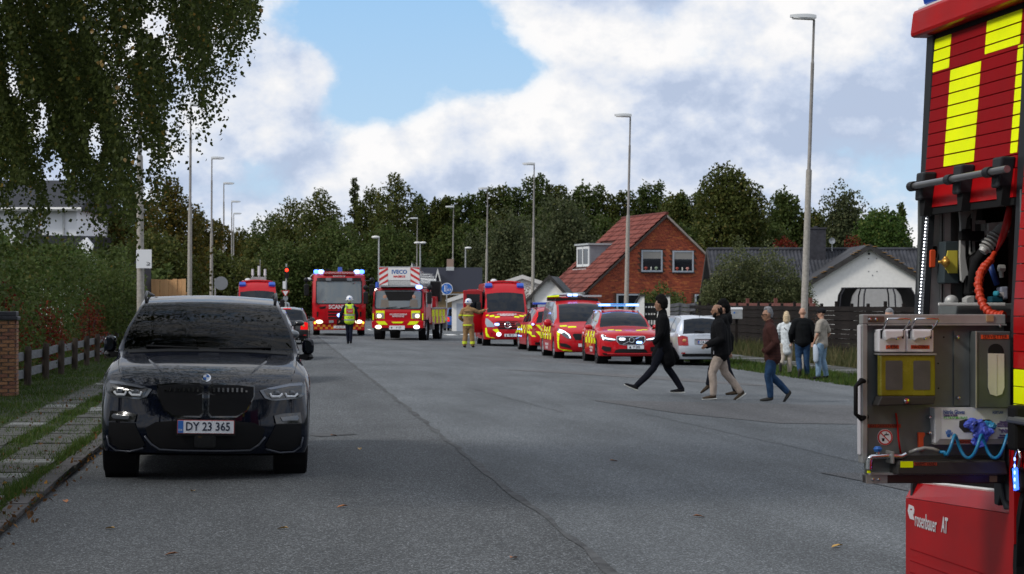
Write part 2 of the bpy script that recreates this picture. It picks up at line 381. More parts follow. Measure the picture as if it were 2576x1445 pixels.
def gpatch(n, x0, x1, y0, y1, hmin, hmax, w, mat, name, z=.02, yp=1.6):
    x = RNG.uniform(x0, x1, n); y = y0 + (y1 - y0) * RNG.random(n) ** yp
    cl = (np.sin(x * 3.1 + 2) * np.cos(y * 1.3) + np.sin(y * 2.9 + x) + 2) / 4
    keep = RNG.random(n) < .35 + .65 * cl; x, y, cl = x[keep], y[keep], cl[keep]
    blades(name, x, y, np.full(len(x), z), RNG.uniform(hmin, hmax, len(x)) * (.5 + cl), w, mat)
gpatch(60000, -6.2, -3.72, 18, 75, .03, .09, .006, GR1, 'lawn_grass')
gpatch(16000, -3.18, -2.84, 14, 60, .02, .08, .006, GR1, 'strip_grass')
gpatch(14000, -2.36, -2.17, 14, 60, .03, .10, .006, GR1, 'strip_grass')
gpatch(9000, -2.3, -2.02, 12, 60, .01, .06, .006, GR1, 'kerb_grass')
gpatch(12000, -3.68, -2.3, 13, 60, .01, .05, .006, GR1, 'joint_grass', z=.035)
gpatch(3000, -3.7, -2.2, 14, 19, .01, .05, .006, GR1, 'strip_grass', z=.04)
ZR = zg(14)
gpatch(30000, 12.85, 14.9, 40, 115, .05, .16, .012, GR1, 'verge_grass', z=ZR)
gpatch(30000, 16.3, 19.0, 44, 100, .10, .55, .012, GR2, 'verge_weeds', z=ZR)
gpatch(8000, 16.3, 19.0, 75, 112, .10, .35, .015, GR1, 'verge_weeds', z=ZR)
xx = RNG.uniform(-3.8, -1.9, 900); xx = np.where(RNG.random(900) < .6, RNG.normal(-2.1, .12, 900), xx); yy = 13 + 30 * RNG.random(900) ** 1.8
cards('leaf_litter', np.stack([xx, yy, np.full(900, .045)], 1), RNG.uniform(.03, .06, 900), leafmat('litter_leaves', (.05, .03, .015), (.12, .06, .025), (.35, .18, .04)), aspect=.7)
# fallen leaves on the road
LEAF_D = {'yellow': pm('leaf_yellow', (.42, .25, .06), .6), 'brown': pm('leaf_brown', (.22, .09, .035), .7), 'orange': pm('leaf_orange', (.38, .14, .04), .6)}
lm = {}
for i, (px, py, c, where) in enumerate(((860, 1275, 'orange', 'on the dark lane in front of the parked car'), (485, 1236, 'yellow', 'just ahead of the parked car'), (710, 1330, 'yellow', 'near the bottom edge of the parking lane'),
        (1760, 1300, 'brown', 'in the middle of the carriageway'), (1292, 1404, 'orange', 'beside the tar seam at the bottom'), (275, 1330, 'yellow', 'by the left road edge'), (840, 1096, 'brown', 'right of the parked car'),
        (905, 1130, 'yellow', 'between the parked car and the tar seam'), (2105, 1375, 'yellow', 'left of the red truck panel'), (430, 1395, 'brown', 'bottom left on the parking lane'), (1545, 1160, 'brown', 'on the carriageway below the walking men'), (165, 1262, 'orange', 'on the kerb stones'))):
    if c not in lm:
        m = M(); m.add([(0, -.035, 0), (.018, -.01, .008), (.014, .02, .012), (0, .042, .002), (-.016, .018, .010), (-.019, -.012, .008), (0, 0, .002)], [(0, 1, 6), (1, 2, 6), (2, 3, 6), (3, 4, 6), (4, 5, 6), (5, 0, 6)]); lm[c] = m
    p = gnd(px, py, .008); o = obj('fallen_leaf', lm[c], LEAF_D[c], loc=p, label='small %s fallen leaf %s' % (c, where), cat='leaf', group='fallen leaves on the asphalt'); o.rotation_euler = (.1, 0, random.random() * 6); o.scale = (1.3,) * 3
# ================================================================ lamp posts
CONC = pm('post_concrete', (.30, .28, .25), .85, var=.2, vscale=14, bump=.3, bscale=60)
STEEL = pm('post_steel', (.20, .19, .18), .6, .2, var=.2)
LAMP = pm('lamp_housing', (.45, .47, .48), .5)
LENS = pm('lamp_lens', (.7, .7, .68), .3)
def make_post(side, sgn):
    t = thing('street_lamp', 'x', 'street lamp', group='street lamps along the road')
    obj('post', M().tube([(0, 0, 0), (0, 0, 5.45)], [.105, .08], 14), CONC, t, smooth=50)
    m = M().tube([(0, 0, 5.45), (0, 0, 5.5), (0, 0, 8.35)], [.078, .052, .048], 12)
    m.tube([(0, 0, 8.35), (0, 0, 8.4), (0, 0, 9.5), (sgn * .03, 0, 9.56)], [.047, .036, .034, .034], 12); obj('mast', m, STEEL, t, smooth=50)
    m = M(); k = 9; pr = []
    for i in range(k):
        u = i / (k - 1); w = .155 * math.sin(pi * min(1, .22 + u * .75)) ** .6; h = .05 + .075 * math.sin(pi * min(1, .18 + .6 * u)) * (1 - .55 * u)
        pr.append((u * .72 - .04, w, h))
    for x, w, h in pr: m.v += [(sgn * x, -w, 9.55), (sgn * x, -w * .7, 9.55 + h), (sgn * x, w * .7, 9.55 + h), (sgn * x, w, 9.55)]
    for i in range(k - 1): m.f += [(i * 4 + j, i * 4 + j + 1, i * 4 + j + 5, i * 4 + j + 4) for j in range(3)]
    m.f += [(0, 1, 2, 3), tuple((k - 1) * 4 + j for j in range(4))]
    hd = obj('lamp_head', m, LAMP, t, smooth=50)
    obj('lens', M().b2((min(0, sgn * .6) + .0, -.12, 9.515), (max(0, sgn * .6), .12, 9.552)), LENS, hd)
    return t
lampL = make_post('l', 1); lampR = make_post('r', -1); used = set()
H0 = 9.62
def place_lamp(src, pt, pb, label, d=None):
    d = d or F * (H0 - CAMH) / (HY - pt[1]); b = at(pb, 760, d); tp = at(pt[0], pt[1], d); b.z = zg(b.x) - .05
    o = src if src not in used else dup(src); used.add(src)
    o.location = b; v = tp - b; o.rotation_euler = (0, atan2(v.x, v.z), 0); o['label'] = label; o.scale = (1, 1, v.length / 9.6)
    return b
R1 = place_lamp(lampR, (2049, 42), 2018, 'tallest concrete street lamp, behind the bald man in a black sweater')
place_lamp(lampR, (1586, 290), 1573, 'concrete street lamp standing in front of the red brick house gable')
place_lamp(lampR, (1344, 412), 1339, 'street lamp to the right of the red van with its side door open')
place_lamp(lampR, (1227, 474), 1222, 'street lamp behind the roof of the red van with open side door')
place_lamp(lampR, (1141, 520), 1137, 'street lamp beside the round blue sign')
place_lamp(lampR, (1050, 549), 1047, 'street lamp rising right behind the turntable ladder truck')
L0 = place_lamp(lampL, (349, -20), 355, 'street lamp with a white board, its head hidden in the birch leaves', d=52)
place_lamp(lampL, (480, 262), 476, 'street lamp at the end of the new wooden fence')
place_lamp(lampL, (533, 397), 531, 'street lamp beside the back of a round sign')
place_lamp(lampL, (563, 461), 563, 'third street lamp in the left row, counted back from the wooden fence')
place_lamp(lampL, (583, 507), 583, 'fourth street lamp in the left row, just showing above the trees')
place_lamp(lampL, (588, 537), 587, 'farthest and lowest street lamp of the left row')
# smaller lamps far away
GALV = pm('galvanised', (.42, .43, .43), .45, .6, var=.15)
def short_lamp(pb, top, d, label, sgn=-1, two=False):
    b = at(pb, 760, d); b.z = zg(b.x); h = at(pb, top, d).z - b.z; t = thing('street_lamp', label, 'street lamp', b, group='small lamps behind the fire trucks')
    obj('mast', M().tube([(0, 0, 0), (0, 0, h)], [.07, .045], 8), GALV, t)
    for s in ((-1, 1) if two else (sgn,)):
        obj('lamp_head', M().ell((s * .2, 0, h + .02), (.26, .13, .09), 10, 6), LENS, t, smooth=True)
short_lamp(953, 598, 128, 'small lamp on a thin mast left of the ladder truck')
short_lamp(1057, 612, 150, 'small twin headed lamp above the white gabled house', two=True)
short_lamp(1171, 625, 152, 'small lamp at the right end of the dark roofed house', 1)
# goose-neck lamp behind the fire engine
b = at(806, 760, 130); b.z = zg(b.x); t = thing('street_lamp', 'grey goose neck lamp curving over behind the fire engine roof', 'street lamp', b)
obj('mast', M().tube([(0, 0, 0), (0, 0, 2.9)] + [(.35 * cos(a) - .35, 0, 2.9 + .55 * sin(a)) for a in np.linspace(0, 2.6, 9)], .03, 8), GALV, t, smooth=True)
obj('lamp_head', M().ell((-.72, 0, 3.12), (.16, .12, .10), 10, 6), LENS, t, smooth=True)
# ================================================================ signs
WHITE = pm('sign_white', (.75, .76, .78), .5); GREYS = pm('sign_back_grey', (.27, .29, .31), .5, .3); BLUE = pm('sign_blue', (.02, .14, .50), .4); REDS = pm('sign_red', (.5, .03, .03), .4)
BLACK = pm('black_plastic', (.012, .012, .013), .45)
def disc(px, py, d, r, mat, name, label, post=True, dxp=-.3):
    c = at(px, py, d); z0 = zg(c.x); t = thing(name, label, 'road sign', (c.x, c.y, z0)); h = c.z - z0
    obj('sign_post', M().cyl((dxp, .03, 0), (dxp, .03, h + r * .7), .035, n=8), GALV, t)
    if dxp: obj('bracket', M().b2((dxp, .02, h - .03), (0, .05, h + .03)), GALV, t)
    obj('sign_disc', M().lathe([(0, -.012), (r, -.012), (r, .012), (0, .012)], (0, 0, h), 'Y', 28), mat, t)
    return t, h
disc(556, 713, 108, .355, GREYS, 'road_sign', 'grey back of a round road sign beside a lamp post on the left')
t, h = disc(1124, 727, 128, .37, WHITE, 'road_sign', 'round blue pedestrian and bicycle sign with a white rim', dxp=0)
obj('sign_face', M().lathe([(0, -.02), (.33, -.02), (.33, -.014), (0, -.014)], (0, 0, h), 'Y', 28), BLUE, t)
pic = M().ell((-.12, -.03, h + .17), (.035, .008, .04)); pic.b2((-.15, -.035, h - .02), (-.09, -.025, h + .13)); pic.b2((-.155, -.035, h - .18), (-.125, -.025, h - .02)); pic.b2((-.115, -.035, h - .18), (-.085, -.025, h - .02))
pic.b2((-.01, -.035, h - .27), (.008, -.025, h + .27)); pic.lathe([(.06, -.03), (.045, -.03), (.045, -.025), (.06, -.025)], (.08, 0, h - .08), 'Y', 14, True); pic.lathe([(.06, -.03), (.045, -.03), (.045, -.025), (.06, -.025)], (.22, 0, h - .08), 'Y', 14, True)
pic.tube([(.08, -.03, h - .08), (.13, -.03, h + .04), (.21, -.03, h + .04), (.22, -.03, h - .08)], .012, 5); obj('pictogram', pic, WHITE, t)
# traffic light with signs on its pole
c = at(718, 760, 126); t = thing('traffic_light', 'traffic light showing red on a pole with small signs, left of the fire engine', 'traffic light', (c.x, c.y, zg(c.x)))
zz = lambda py, d=126: CAMH + (HY - py) / F * d - zg(c.x)
obj('post', M().cyl((0, 0, 0), (0.06, 0, zz(664)), .045, n=8), GALV, t)
hs = obj('signal_housing', M().b2((-.04, -.16, zz(700)), (.2, .02, zz(672))), BLACK, t, bev=.02)
obj('red_signal', M().ell((.08, -.17, zz(680)), (.10, .04, .10)), pm('red_signal', (.8, .02, .01), .4, emit=(1, .03, .01), estr=4), hs)
obj('cabinet', M().b2((-.16, -.1, zz(727)), (.02, .06, zz(708))), WHITE, t)
q = M(); s_ = .26; q.prism([(-s_, zz(731)), (s_, zz(731)), (0, zz(731) - .42)], lambda a, b, tt: (a, tt, b), -.08, -.06); sg = obj('yield_sign', q, REDS, t)
q = M(); s_ = .17; q.prism([(-s_, zz(731) - .045), (s_, zz(731) - .045), (0, zz(731) - .33)], lambda a, b, tt: (a, tt, b), -.09, -.081); obj('yield_face', q, WHITE, sg)
obj('round_sign', M().lathe([(0, -.08), (.16, -.08), (.16, -.06), (0, -.06)], (0, 0, zz(751)), 'Y', 18), GREYS, t)
# white board on the near left lamp post
b = at(362, 652, 52); t = thing('sign_board', 'white printed board fixed to the left lamp post, half covered by leaves', 'sign board', b)
obj('board', M().b2((-.18, -.16, -.235), (.2, -.13, .235)), WHITE, t); text('lettering', 'k/', .13, BLACK, t, (.12, -.165, -.12), rot=(R(90), R(-90), 0))
# ================================================================ left garden edge: brick pillar, rail fence, hedge
BR_M = pm('old_yellow_brick', (.22, .11, .055), .85, var=.35, vscale=2.0, bump=.4); MORT = pm('mortar', (.16, .15, .14), .95, bump=.3); BR_D = pm('old_dark_brick', (.16, .07, .045), .85, var=.35, vscale=3, bump=.4)
P0 = gnd(22, 1002); pil = thing('brick_pillar', 'old brick gate pillar with a dark cap at the left edge', 'pillar', (P0.x - .07, P0.y + .2, .02))
obj('core', M().b2((-.17, -.17, 0), (.17, .17, 1.36)), MORT, pil)
bx = {k_: M().box((0, 0, 0), (.225, .105, .055)) for k_ in (0, 1)}; bm_ = [None, None]
for r_ in range(20):
    z = .035 + r_ * .068
    for k_ in range(4):
        a = k_ * pi / 2; off = (.065 if r_ % 2 else -.065)
        for j in (0, 1):
            u = (-.125 if j else .12) * (1 if r_ % 2 else -1); L = .9 if j else .45
            k2 = 1 if random.random() < .3 else 0
            if bm_[k2] is None: o = obj('brick', bx[k2], BR_D if k2 else BR_M, pil); bm_[k2] = o.data
            else: o = bpy.data.objects.new('brick', bm_[k2]); COL.objects.link(o); o.parent = pil
            v = Vector((off * (1 if j == 0 else -1) * 1.9 if j == 0 else -off * .9, -.145 - random.uniform(0, .006), z)); v = Matrix.Rotation(a, 3, 'Z') @ v
            o.location = v; o.rotation_euler = (0, 0, a); o.scale = (.42 if j == 0 else .95, 1, 1)
obj('cap', M().b2((-.23, -.23, 1.37), (.23, .23, 1.44)).b2((-.2, -.2, 1.44), (.2, .2, 1.53)), pm('dark_cap', (.035, .037, .045), .5, var=.2), pil, bev=.015)
WOODG = pm('weathered_rail', (.115, .122, .13), .8, var=.3, vscale=3, bump=.4, stretch=(6, 1, 6)); WOODD = pm('dark_post', (.045, .035, .028), .85, var=.4, bump=.5, stretch=(1, 1, .2))
fn = thing('rail_fence', 'low two rail wooden fence with dark posts along the grass on the left', 'fence', (-4.95, 38, .02))
ys = [1.3 + i * 3.3 for i in range(12)]
for i, y in enumerate(ys):
    obj('fence_post', M().tube([(0, y, 0), (0.01, y, .72), (0.01, y, .8)], [.075, .073, .055], 10), WOODD, fn)
    if i:
        for z in (.26, .6): 
            o = obj('rail', M().box((0, 0, 0), (.03, 3.24, .17)), WOODG, fn, loc=(-.085, y - 1.65, z)); o.rotation_euler = (random.uniform(-.01, .01), 0, 0)
for z in (.26, .6): obj('rail', M().box((0, 0, 0), (.03, 1.3, .17)), WOODG, fn, loc=(-.085, .6, z))
L_DK = leafmat('dark_leaves', (.032, .052, .012), (.072, .100, .026), (.085, .085, .025))
L_OAK = leafmat('oak_leaves', (.036, .050, .012), (.078, .092, .022), (.13, .11, .03))
L_AUT = leafmat('autumn_leaves', (.040, .044, .010), (.090, .082, .018), (.20, .12, .02))
L_WIL = leafmat('willow_leaves', (.038, .050, .022), (.075, .090, .040), (.13, .13, .06))
L_BRT = leafmat('bright_leaves', (.030, .060, .012), (.060, .105, .022), (.12, .14, .03))
L_OLV = leafmat('olive_leaves', (.045, .060, .022), (.10, .115, .050), (.20, .20, .09))
L_RED = leafmat('red_leaves', (.06, .008, .006), (.14, .018, .010), (.24, .06, .02))
BARK = pm('bark', (.045, .035, .028), .9, var=.4, bump=.6)
def hedge_pts(n, x0, x1, y0, y1, zf, rough=.35):
    x = RNG.uniform(x0, x1, n); y = RNG.uniform(y0, y1, n); top = zf(y)
    u = RNG.random(n); face = RNG.random(n)
    z = np.where(face < .55, u * top, top * (1 - .1 * RNG.random(n))); x = np.where(face < .55, x1 - np.abs(RNG.normal(size=n)) * .45, x)
    bump = rough * (np.sin(y * 2.1) * np.cos(z * 2.7 + y) + .6 * np.sin(y * 5.3 + z * 4))
    return np.stack([x + bump * (x > x1 - 1), y, np.maximum(z + bump * .6 * (z > .6 * top), .03)], 1)
hd = thing('hedge', 'tall dark garden hedge behind the rail fence on the left', 'hedge', (0, 0, 0))
ztop = lambda y: 2.75 + .35 * np.sin(y * .35) + .25 * np.sin(y * 1.3 + 1) + (y - 45) * .012
cards('foliage', hedge_pts(60000, -9.0, -5.5, 30, 84, ztop), RNG.uniform(.07, .14, 60000), L_DK, hd, aspect=.65)
cards('bright_tips', hedge_pts(9000, -7.5, -5.45, 32, 66, ztop), RNG.uniform(.06, .11, 9000), L_BRT, hd, aspect=.6)
m = M()
for y in np.arange(31, 84, 1.2): m.tube([(-6.6, y, 0), (-6.4 + random.uniform(-.3, .3), y + random.uniform(-.3, .3), 1.9)], [.05, .02], 6)
obj('stems', m, BARK, hd, kind='stuff')
def shrub(name, label, c, r, n, mat, size=(.06, .12), cat='shrub', stems=6, down=0.0):
    t = thing(name, label, cat, (c[0], c[1], zg(c[0]) if abs(c[2]) < 9 else c[2]))
    k = RNG.normal(size=(n, 3)); k /= np.linalg.norm(k, axis=1, keepdims=True); rad = RNG.random(n) ** .35
    bump = 1 + .22 * np.sin(k[:, 0] * 7 + 1) * np.cos(k[:, 2] * 6) + .15 * np.sin(k[:, 1] * 13 + k[:, 2] * 11)
    P = k * (rad * bump)[:, None] * np.array(r) + np.array([0, 0, r[2] * .95]); P[:, 2] = np.maximum(P[:, 2], .02)
    cards('foliage', P, RNG.uniform(*size, n), mat, t, aspect=.6, down=down)
    m = M()
    for i in range(stems):
        a = i * 2 * pi / stems; m.tube([(0.05 * cos(a), .05 * sin(a), 0), (r[0] * .3 * cos(a), r[1] * .3 * sin(a), r[2]), (r[0] * .6 * cos(a), r[1] * .6 * sin(a), r[2] * 1.6)], [.03, .02, .008], 5)
    obj('stem', m, BARK, t); return t
p = at(250, 780, 50); shrub('shrub', 'shrub with red autumn leaves in the hedge behind the parked dark car', (-5.55, p.y, 0), (.55, 1.6, .85), 2600, L_RED, (.05, .09))
p = at(330, 770, 60); shrub('shrub', 'shrub with orange red leaf tips just behind the roof of the dark SUV', (-5.35, p.y, 0), (.5, 2.2, .95), 1800, L_RED, (.05, .09))
p = at(70, 760, 44); shrub('shrub', 'dark red leaved shrub in the hedge near the brick pillar', (-5.75, p.y, 0), (.5, 1.5, 1.1), 1500, L_RED, (.05, .09))
p = at(20, 840, 41); shrub('shrub', 'olive green shrub directly behind the brick pillar', (-5.7, p.y - 1, 0), (.6, 1.4, .9), 3500, L_OLV, (.05, .09))
p = at(345, 720, 66); shrub('shrub', 'dark bush leaning out in front of the new wooden fence', (-4.95, p.y, 0), (1.0, 2.6, 1.55), 9000, L_DK, (.07, .13))
# new wooden fence of upright boards
NEWW = pm('new_wood', (.58, .33, .15), .7, var=.2, vscale=3, bump=.2, stretch=(1, 1, .2))
b = at(375, 760, 84); t = thing('board_fence', 'fence of fresh upright wooden boards left of a lamp post', 'fence', (b.x, b.y, .02), rz=-YAW)
pieces('fence_board', (.165, .03, 2.62), [(i * .176, (.015 if i % 2 else -.015), 1.31 + random.uniform(-.02, .02), 0, 1, 1, NEWW) for i in range(9)], NEWW, t)
for z in (.5, 2.0): obj('rail', M().b2((-.1, .05, z), (1.6, .09, z + .1)), NEWW, t)
# ================================================================ houses
def gable_house(name, label, px, d, rz, half, length, eave, apex, wall, roof, over=.35, th=.14, corr=0.0, barge=None, cat='house', wins=(), frame=None, glass=None, rake=.25, wallname='wall', noroofL=False, bargew=.22):
    b = at(px, 760, d); b.z = zg(b.x); t = thing(name, label, cat, b, rz)
    m = M(); m.prism([(-half, 0), (half, 0), (half, eave), (0, apex), (-half, eave)], lambda a, z, q: (a, q, z), 0, length); w_ = obj(wallname, m, wall, t)
    sl = (apex - eave) / half; n = sqrt(1 + sl * sl)
    for s in (-1, 1):
        if s == -1 and noroofL: continue
        m = M(); x1 = half + over; z1 = eave - over * sl; y0, y1 = -rake, length + rake
        if corr:
            k = int((y1 - y0) / corr); vs = []
            for i in range(k * 4 + 1):
                y = y0 + (y1 - y0) * i / (k * 4); w = .03 * math.sin(pi * i / 2)
                vs += [(0, y, apex + th * .4 + w), (s * x1, y, z1 + th * .4 + w), (0, y, apex - .02), (s * x1, y, z1 - .02)]
            m.add(vs, [(4 * i, 4 * i + 1, 4 * i + 5, 4 * i + 4) for i in range(k * 4)] + [(4 * i + 2, 4 * i + 3, 4 * i + 7, 4 * i + 6) for i in range(k * 4)] + [(4 * i + 1, 4 * i + 3, 4 * i + 7, 4 * i + 5) for i in range(k * 4)])
        else: m.prism([(0, apex + .01), (s * x1, z1 + .01), (s * x1, z1 + th), (0, apex + th)], lambda a, z, q: (a, q, z), y0, y1)
        obj('roof', m, roof, t)
        if barge:
            m = M(); m.prism([(0, apex + th + .03), (s * (x1 + .02), z1 + th + .03), (s * (x1 + .02), z1 + th - bargew), (0, apex + th - bargew)], lambda a, z, q: (a, q, z), y0 - .04, y0 - .003); obj('barge_board', m, barge, t)
            obj('gutter', M().tube([(s * (x1 + .04), y0, z1 + .03), (s * (x1 + .04), y1, z1 + .03)], .06, 6), barge, t)
    for (x0, z0, x1, z1) in wins:
        window(t, x0, z0, x1, z1, frame, glass)
    return t
DGL = pm('window_glass_dark', (.012, .014, .018), .05, spec=.8); FRG = pm('window_frame_grey', (.36, .40, .45), .5); BLIND = pm('roller_blind', (.28, .27, .25), .8)
def window(t, x0, z0, x1, z1, frame, glass, y=-.02, blind=0.0, mull=0, fw=.09):
    m = M(); m.b2((x0, y - .05, z0), (x0 + fw, y + .02, z1)).b2((x1 - fw, y - .05, z0), (x1, y + .02, z1)).b2((x0 + fw, y - .05, z1 - fw), (x1 - fw, y + .02, z1)).b2((x0 + fw, y - .05, z0), (x1 - fw, y + .02, z0 + fw))
    for i in range(mull): xm = x0 + (x1 - x0) * (i + 1) / (mull + 1); m.b2((xm - .03, y - .045, z0 + fw), (xm + .03, y + .015, z1 - fw))
    w_ = obj('window', m, frame, t); obj('pane', M().b2((x0 + fw, y - .01, z0 + fw), (x1 - fw, y - .002, z1 - fw)), glass or DGL, w_)
    obj('sill', M().b2((x0 - .04, y - .12, z0 - .06), (x1 + .04, y + .02, z0 - .002)), pm('slate_sill', (.05, .055, .065), .6), w_)
    if blind: obj('blind', M().b2((x0 + fw, y - .03, z1 - fw - blind), (x1 - fw, y - .013, z1 - fw)), BLIND, w_)
    return w_
# brick house
MORTAR = pm('brick_mortar', (.10, .055, .04), .95); RBRICK = [pm('red_brick', (.35, .075, .034), .85, var=.22, vscale=.8, bump=.3), pm('red_brick_dark', (.24, .05, .028), .85, var=.25, vscale=.8, bump=.3), pm('red_brick_orange', (.46, .13, .045), .85, var=.2, vscale=.8)]
TILE = [pm('roof_tile', (.165, .040, .028), .8, var=.28, vscale=1.5, bump=.3), pm('roof_tile_dark', (.11, .032, .026), .8, var=.3, vscale=1.5, bump=.3)]
EAVE, APEX, HALF, LEN = 2.66, 7.13, 4.95, 7.4
bh = gable_house('brick_house', 'red brick house with steep red tiled roof, grey dormer and two gable windows', 1674, 125, R(10.2), HALF, LEN, EAVE, APEX, MORTAR, pm('roof_underlay', (.07, .035, .03), .9), over=.3, th=.06)
wr = [(-1.57, 3.72, -.22, 5.02), (.45, 3.70, 1.80, 5.0), (-3.15, .9, -1.65, 2.38), (1.9, .9, 2.8, 2.36)]
bl = []; row = 0; z = .04
while z < APEX:
    hw = HALF if z < EAVE else HALF * (APEX - z) / (APEX - EAVE); x = -hw + (.12 if row % 2 else 0) + .01
    while x + .11 < hw:
        L = min(.228, hw - x)
        if not any(a - .02 < x + L and x < c + .02 and b_ - .03 < z + .03 and z - .03 < d_ + .02 for a, b_, c, d_ in wr): bl.append((x + L / 2, z, L))
        x += .24
    z += .067; row += 1
cand = sorted(bl, key=lambda q: abs(q[0] - .3) * .3 + abs(q[1] - 5.9)); first = set(cand[:290]); mats = {}
rest = [M(), M(), M()]
for (x, z, L) in bl:
    c = RNG.choice(3, p=[.62, .24, .14]) if random.random() > .2 else (2 if 2.4 < z < 3.2 and x > 0 else 0)
    if (x, z, L) in first:
        if c not in mats: o = obj('brick', M().box((0, 0, 0), (.228, .03, .055)), RBRICK[c], bh); mats[c] = o.data
        else: o = bpy.data.objects.new('brick', mats[c]); COL.objects.link(o); o.parent = bh
        o.location = (x, -.008 - random.uniform(0, .004), z); o.scale = (L / .228, 1, 1)
    else: rest[c].box((x, -.008 - random.uniform(0, .004), z), (L, .03, .055))
for c in range(3): obj('brickwork', rest[c], RBRICK[c], bh, kind='stuff')
for i, (a, b_, c, d_) in enumerate(wr):
    w_ = window(bh, a, b_, c, d_, FRG, DGL, y=-.04, blind=.42 if i < 2 else 0)
    if i < 2:
        for k, (xx, cc) in enumerate(((a + .28, (.35, .06, .04)), (a + .95, (.25, .32, .22) if i == 0 else (.55, .25, .22)), (a + .62, (.6, .6, .55)))):
            q = M().tube([(xx, -.075, b_ + .095), (xx, -.075, b_ + .17)], [.035, .05], 8).ell((xx, -.075, b_ + .23), (.11 if k < 2 else .04, .05, .075), 8, 6)
            obj('potted_plant', q, pm('flowers%d' % (i * 3 + k), cc, .7), w_)
# tiles on the left roof slope (300 parts, the rest joined)
sl = (APEX - EAVE) / HALF; nl = sqrt(1 + sl * sl); rows_, cols_ = 16, 26; SLL = (HALF + .32) * nl
tm = {}; stuffm = [M(), M()]; cnt = 0; ang = math.atan(sl)
for r_ in range(rows_):
    for c_ in range(cols_):
        s0 = SLL * (r_ + .5) / rows_; x = -s0 / nl; z = APEX - s0 / nl * sl; y = -.25 + (LEN + .5) * (c_ + .5) / cols_
        if -3.5 < x < -1.75 and 3.9 < y < 6.6: continue
        k = 1 if random.random() < .3 else 0; cnt += 1
        pos = (x - sin(ang) * .105, y, z + cos(ang) * .105)
        if cnt <= 290:
            if k not in tm:
                mm = M(); n_ = 6; w_t = (LEN + .5) / cols_ * .985; ht = SLL / rows_
                for i in range(n_ + 1):
                    u = -w_t / 2 + w_t * i / n_; h_ = .028 * math.sin(2 * pi * (i / n_)) + .01
                    mm.v += [(-ht * .53, u, h_ + .05), (ht * .5, u, h_), (-ht * .53, u, h_ - .01)]
                for i in range(n_): mm.f += [(3 * i, 3 * i + 1, 3 * i + 4, 3 * i + 3), (3 * i, 3 * i + 3, 3 * i + 5, 3 * i + 2)]
                tm[k] = (mm, obj('roof_tile', mm, TILE[k], bh, fix=False)); o = tm[k][1]
            else: o = bpy.data.objects.new('roof_tile', tm[k][1].data); COL.objects.link(o); o.parent = bh
            o.location = pos; o.rotation_euler = (0, -ang, 0)
        else:
            mt = Matrix.Translation(pos) @ Matrix.Rotation(-ang, 4, 'Y'); mm = tm[0][0]; stuffm[k].add([mt @ Vector(v) for v in mm.v], mm.f)
for k in (0, 1):
    if stuffm[k].v: obj('roof_tiling', stuffm[k], TILE[k], bh, kind='stuff', fix=False)
obj('ridge_tile', M().tube([(0, -.3, APEX + .12), (0, LEN + .3, APEX + .12)], .1, 8), TILE[1], bh)
DKW = pm('dark_barge', (.05, .045, .042), .8, var=.2); PALE = pm('pale_barge', (.30, .26, .23), .8, var=.2)
for s, mt in ((-1, DKW), (1, PALE)):
    m = M(); m.prism([(0, APEX + .05), (s * (HALF + .3), EAVE - .22), (s * (HALF + .3), EAVE - .36), (0, APEX - .1)], lambda a, z, q: (a, q, z), -.28, -.03); obj('barge_board', m, mt, bh)
obj('gutter', M().tube([(-HALF - .36, -.3, EAVE - .24), (-HALF - .36, LEN + .3, EAVE - .24)], .085, 8), pm('grey_gutter', (.22, .24, .24), .5), bh)
dg = obj('dormer', M().prism([(-3.45, 3.95), (-1.85, 5.42), (-3.45, 5.42)], lambda a, z, q: (a, q, z), 4.0, 6.5), pm('dormer_zinc', (.20, .22, .245), .6, var=.08), bh)
obj('dormer_roof', M().b2((-3.6, 3.9, 5.425), (-1.7, 6.6, 5.53)), pm('dormer_roof', (.38, .41, .42), .5), dg)
m = M()
for a, b_ in ((4.05, 4.25), (5.2, 5.35), (6.25, 6.45)): m.b2((-3.5, a, 4.1), (-3.452, b_, 5.35))
m.b2((-3.5, 4.25, 5.2), (-3.453, 6.25, 5.35)).b2((-3.5, 4.25, 4.1), (-3.453, 6.25, 4.25)).b2((-3.75, 3.95, 3.78), (-3.46, 6.5, 3.95)); obj('dormer_window', m, pm('window_white', (.6, .62, .63), .5), dg)
obj('dormer_pane', M().b2((-3.47, 4.25, 4.25), (-3.46, 6.25, 5.2)), DGL, dg)
# low entrance wing wall left of the gable
m = M().b2((-HALF - .02, 1.2, 0), (-HALF + .3, LEN, EAVE - .3)); obj('side_wall', m, pm('light_brick', (.30, .12, .07), .85, var=.2, vscale=1), bh)
# white bungalow
WHW = pm('white_wall', (.78, .77, .74), .85, var=.05, bump=.15, bscale=6); CORR = pm('dark_corrugated', (.040, .042, .050), .7, var=.35, vscale=1.5); BGB = pm('bungalow_barge', (.045, .043, .042), .75, var=.25, vscale=3)
MOSS = pm('moss_edge', (.22, .12, .035), .9, var=.4)
wg = gable_house('bungalow', 'white bungalow with dark corrugated roof and a wide gable facing the street', 2186, 105, -YAW, 3.2, 9, 2.62 + .1, 4.68, WHW, pm('dark_roof_felt', (.042, .043, .048), .75, var=.3, vscale=1.0), over=.45, barge=BGB, bargew=.26)
obj('vent', M().lathe([(0, -.03), (.06, -.03), (.06, 0), (0, 0)], (.0, 0, 4.35), 'Y', 14), BLACK, wg)
for (x, z) in ((-.02, 4.1), (.38, 4.1), (-.02, 3.45), (.4, 3.45), (.18, 3.25)): obj('wall_bolt', M().lathe([(0, -.02), (.028, -.02), (.028, 0), (0, 0)], (x, 0, z), 'Y', 8), BLACK, wg)
m = M()
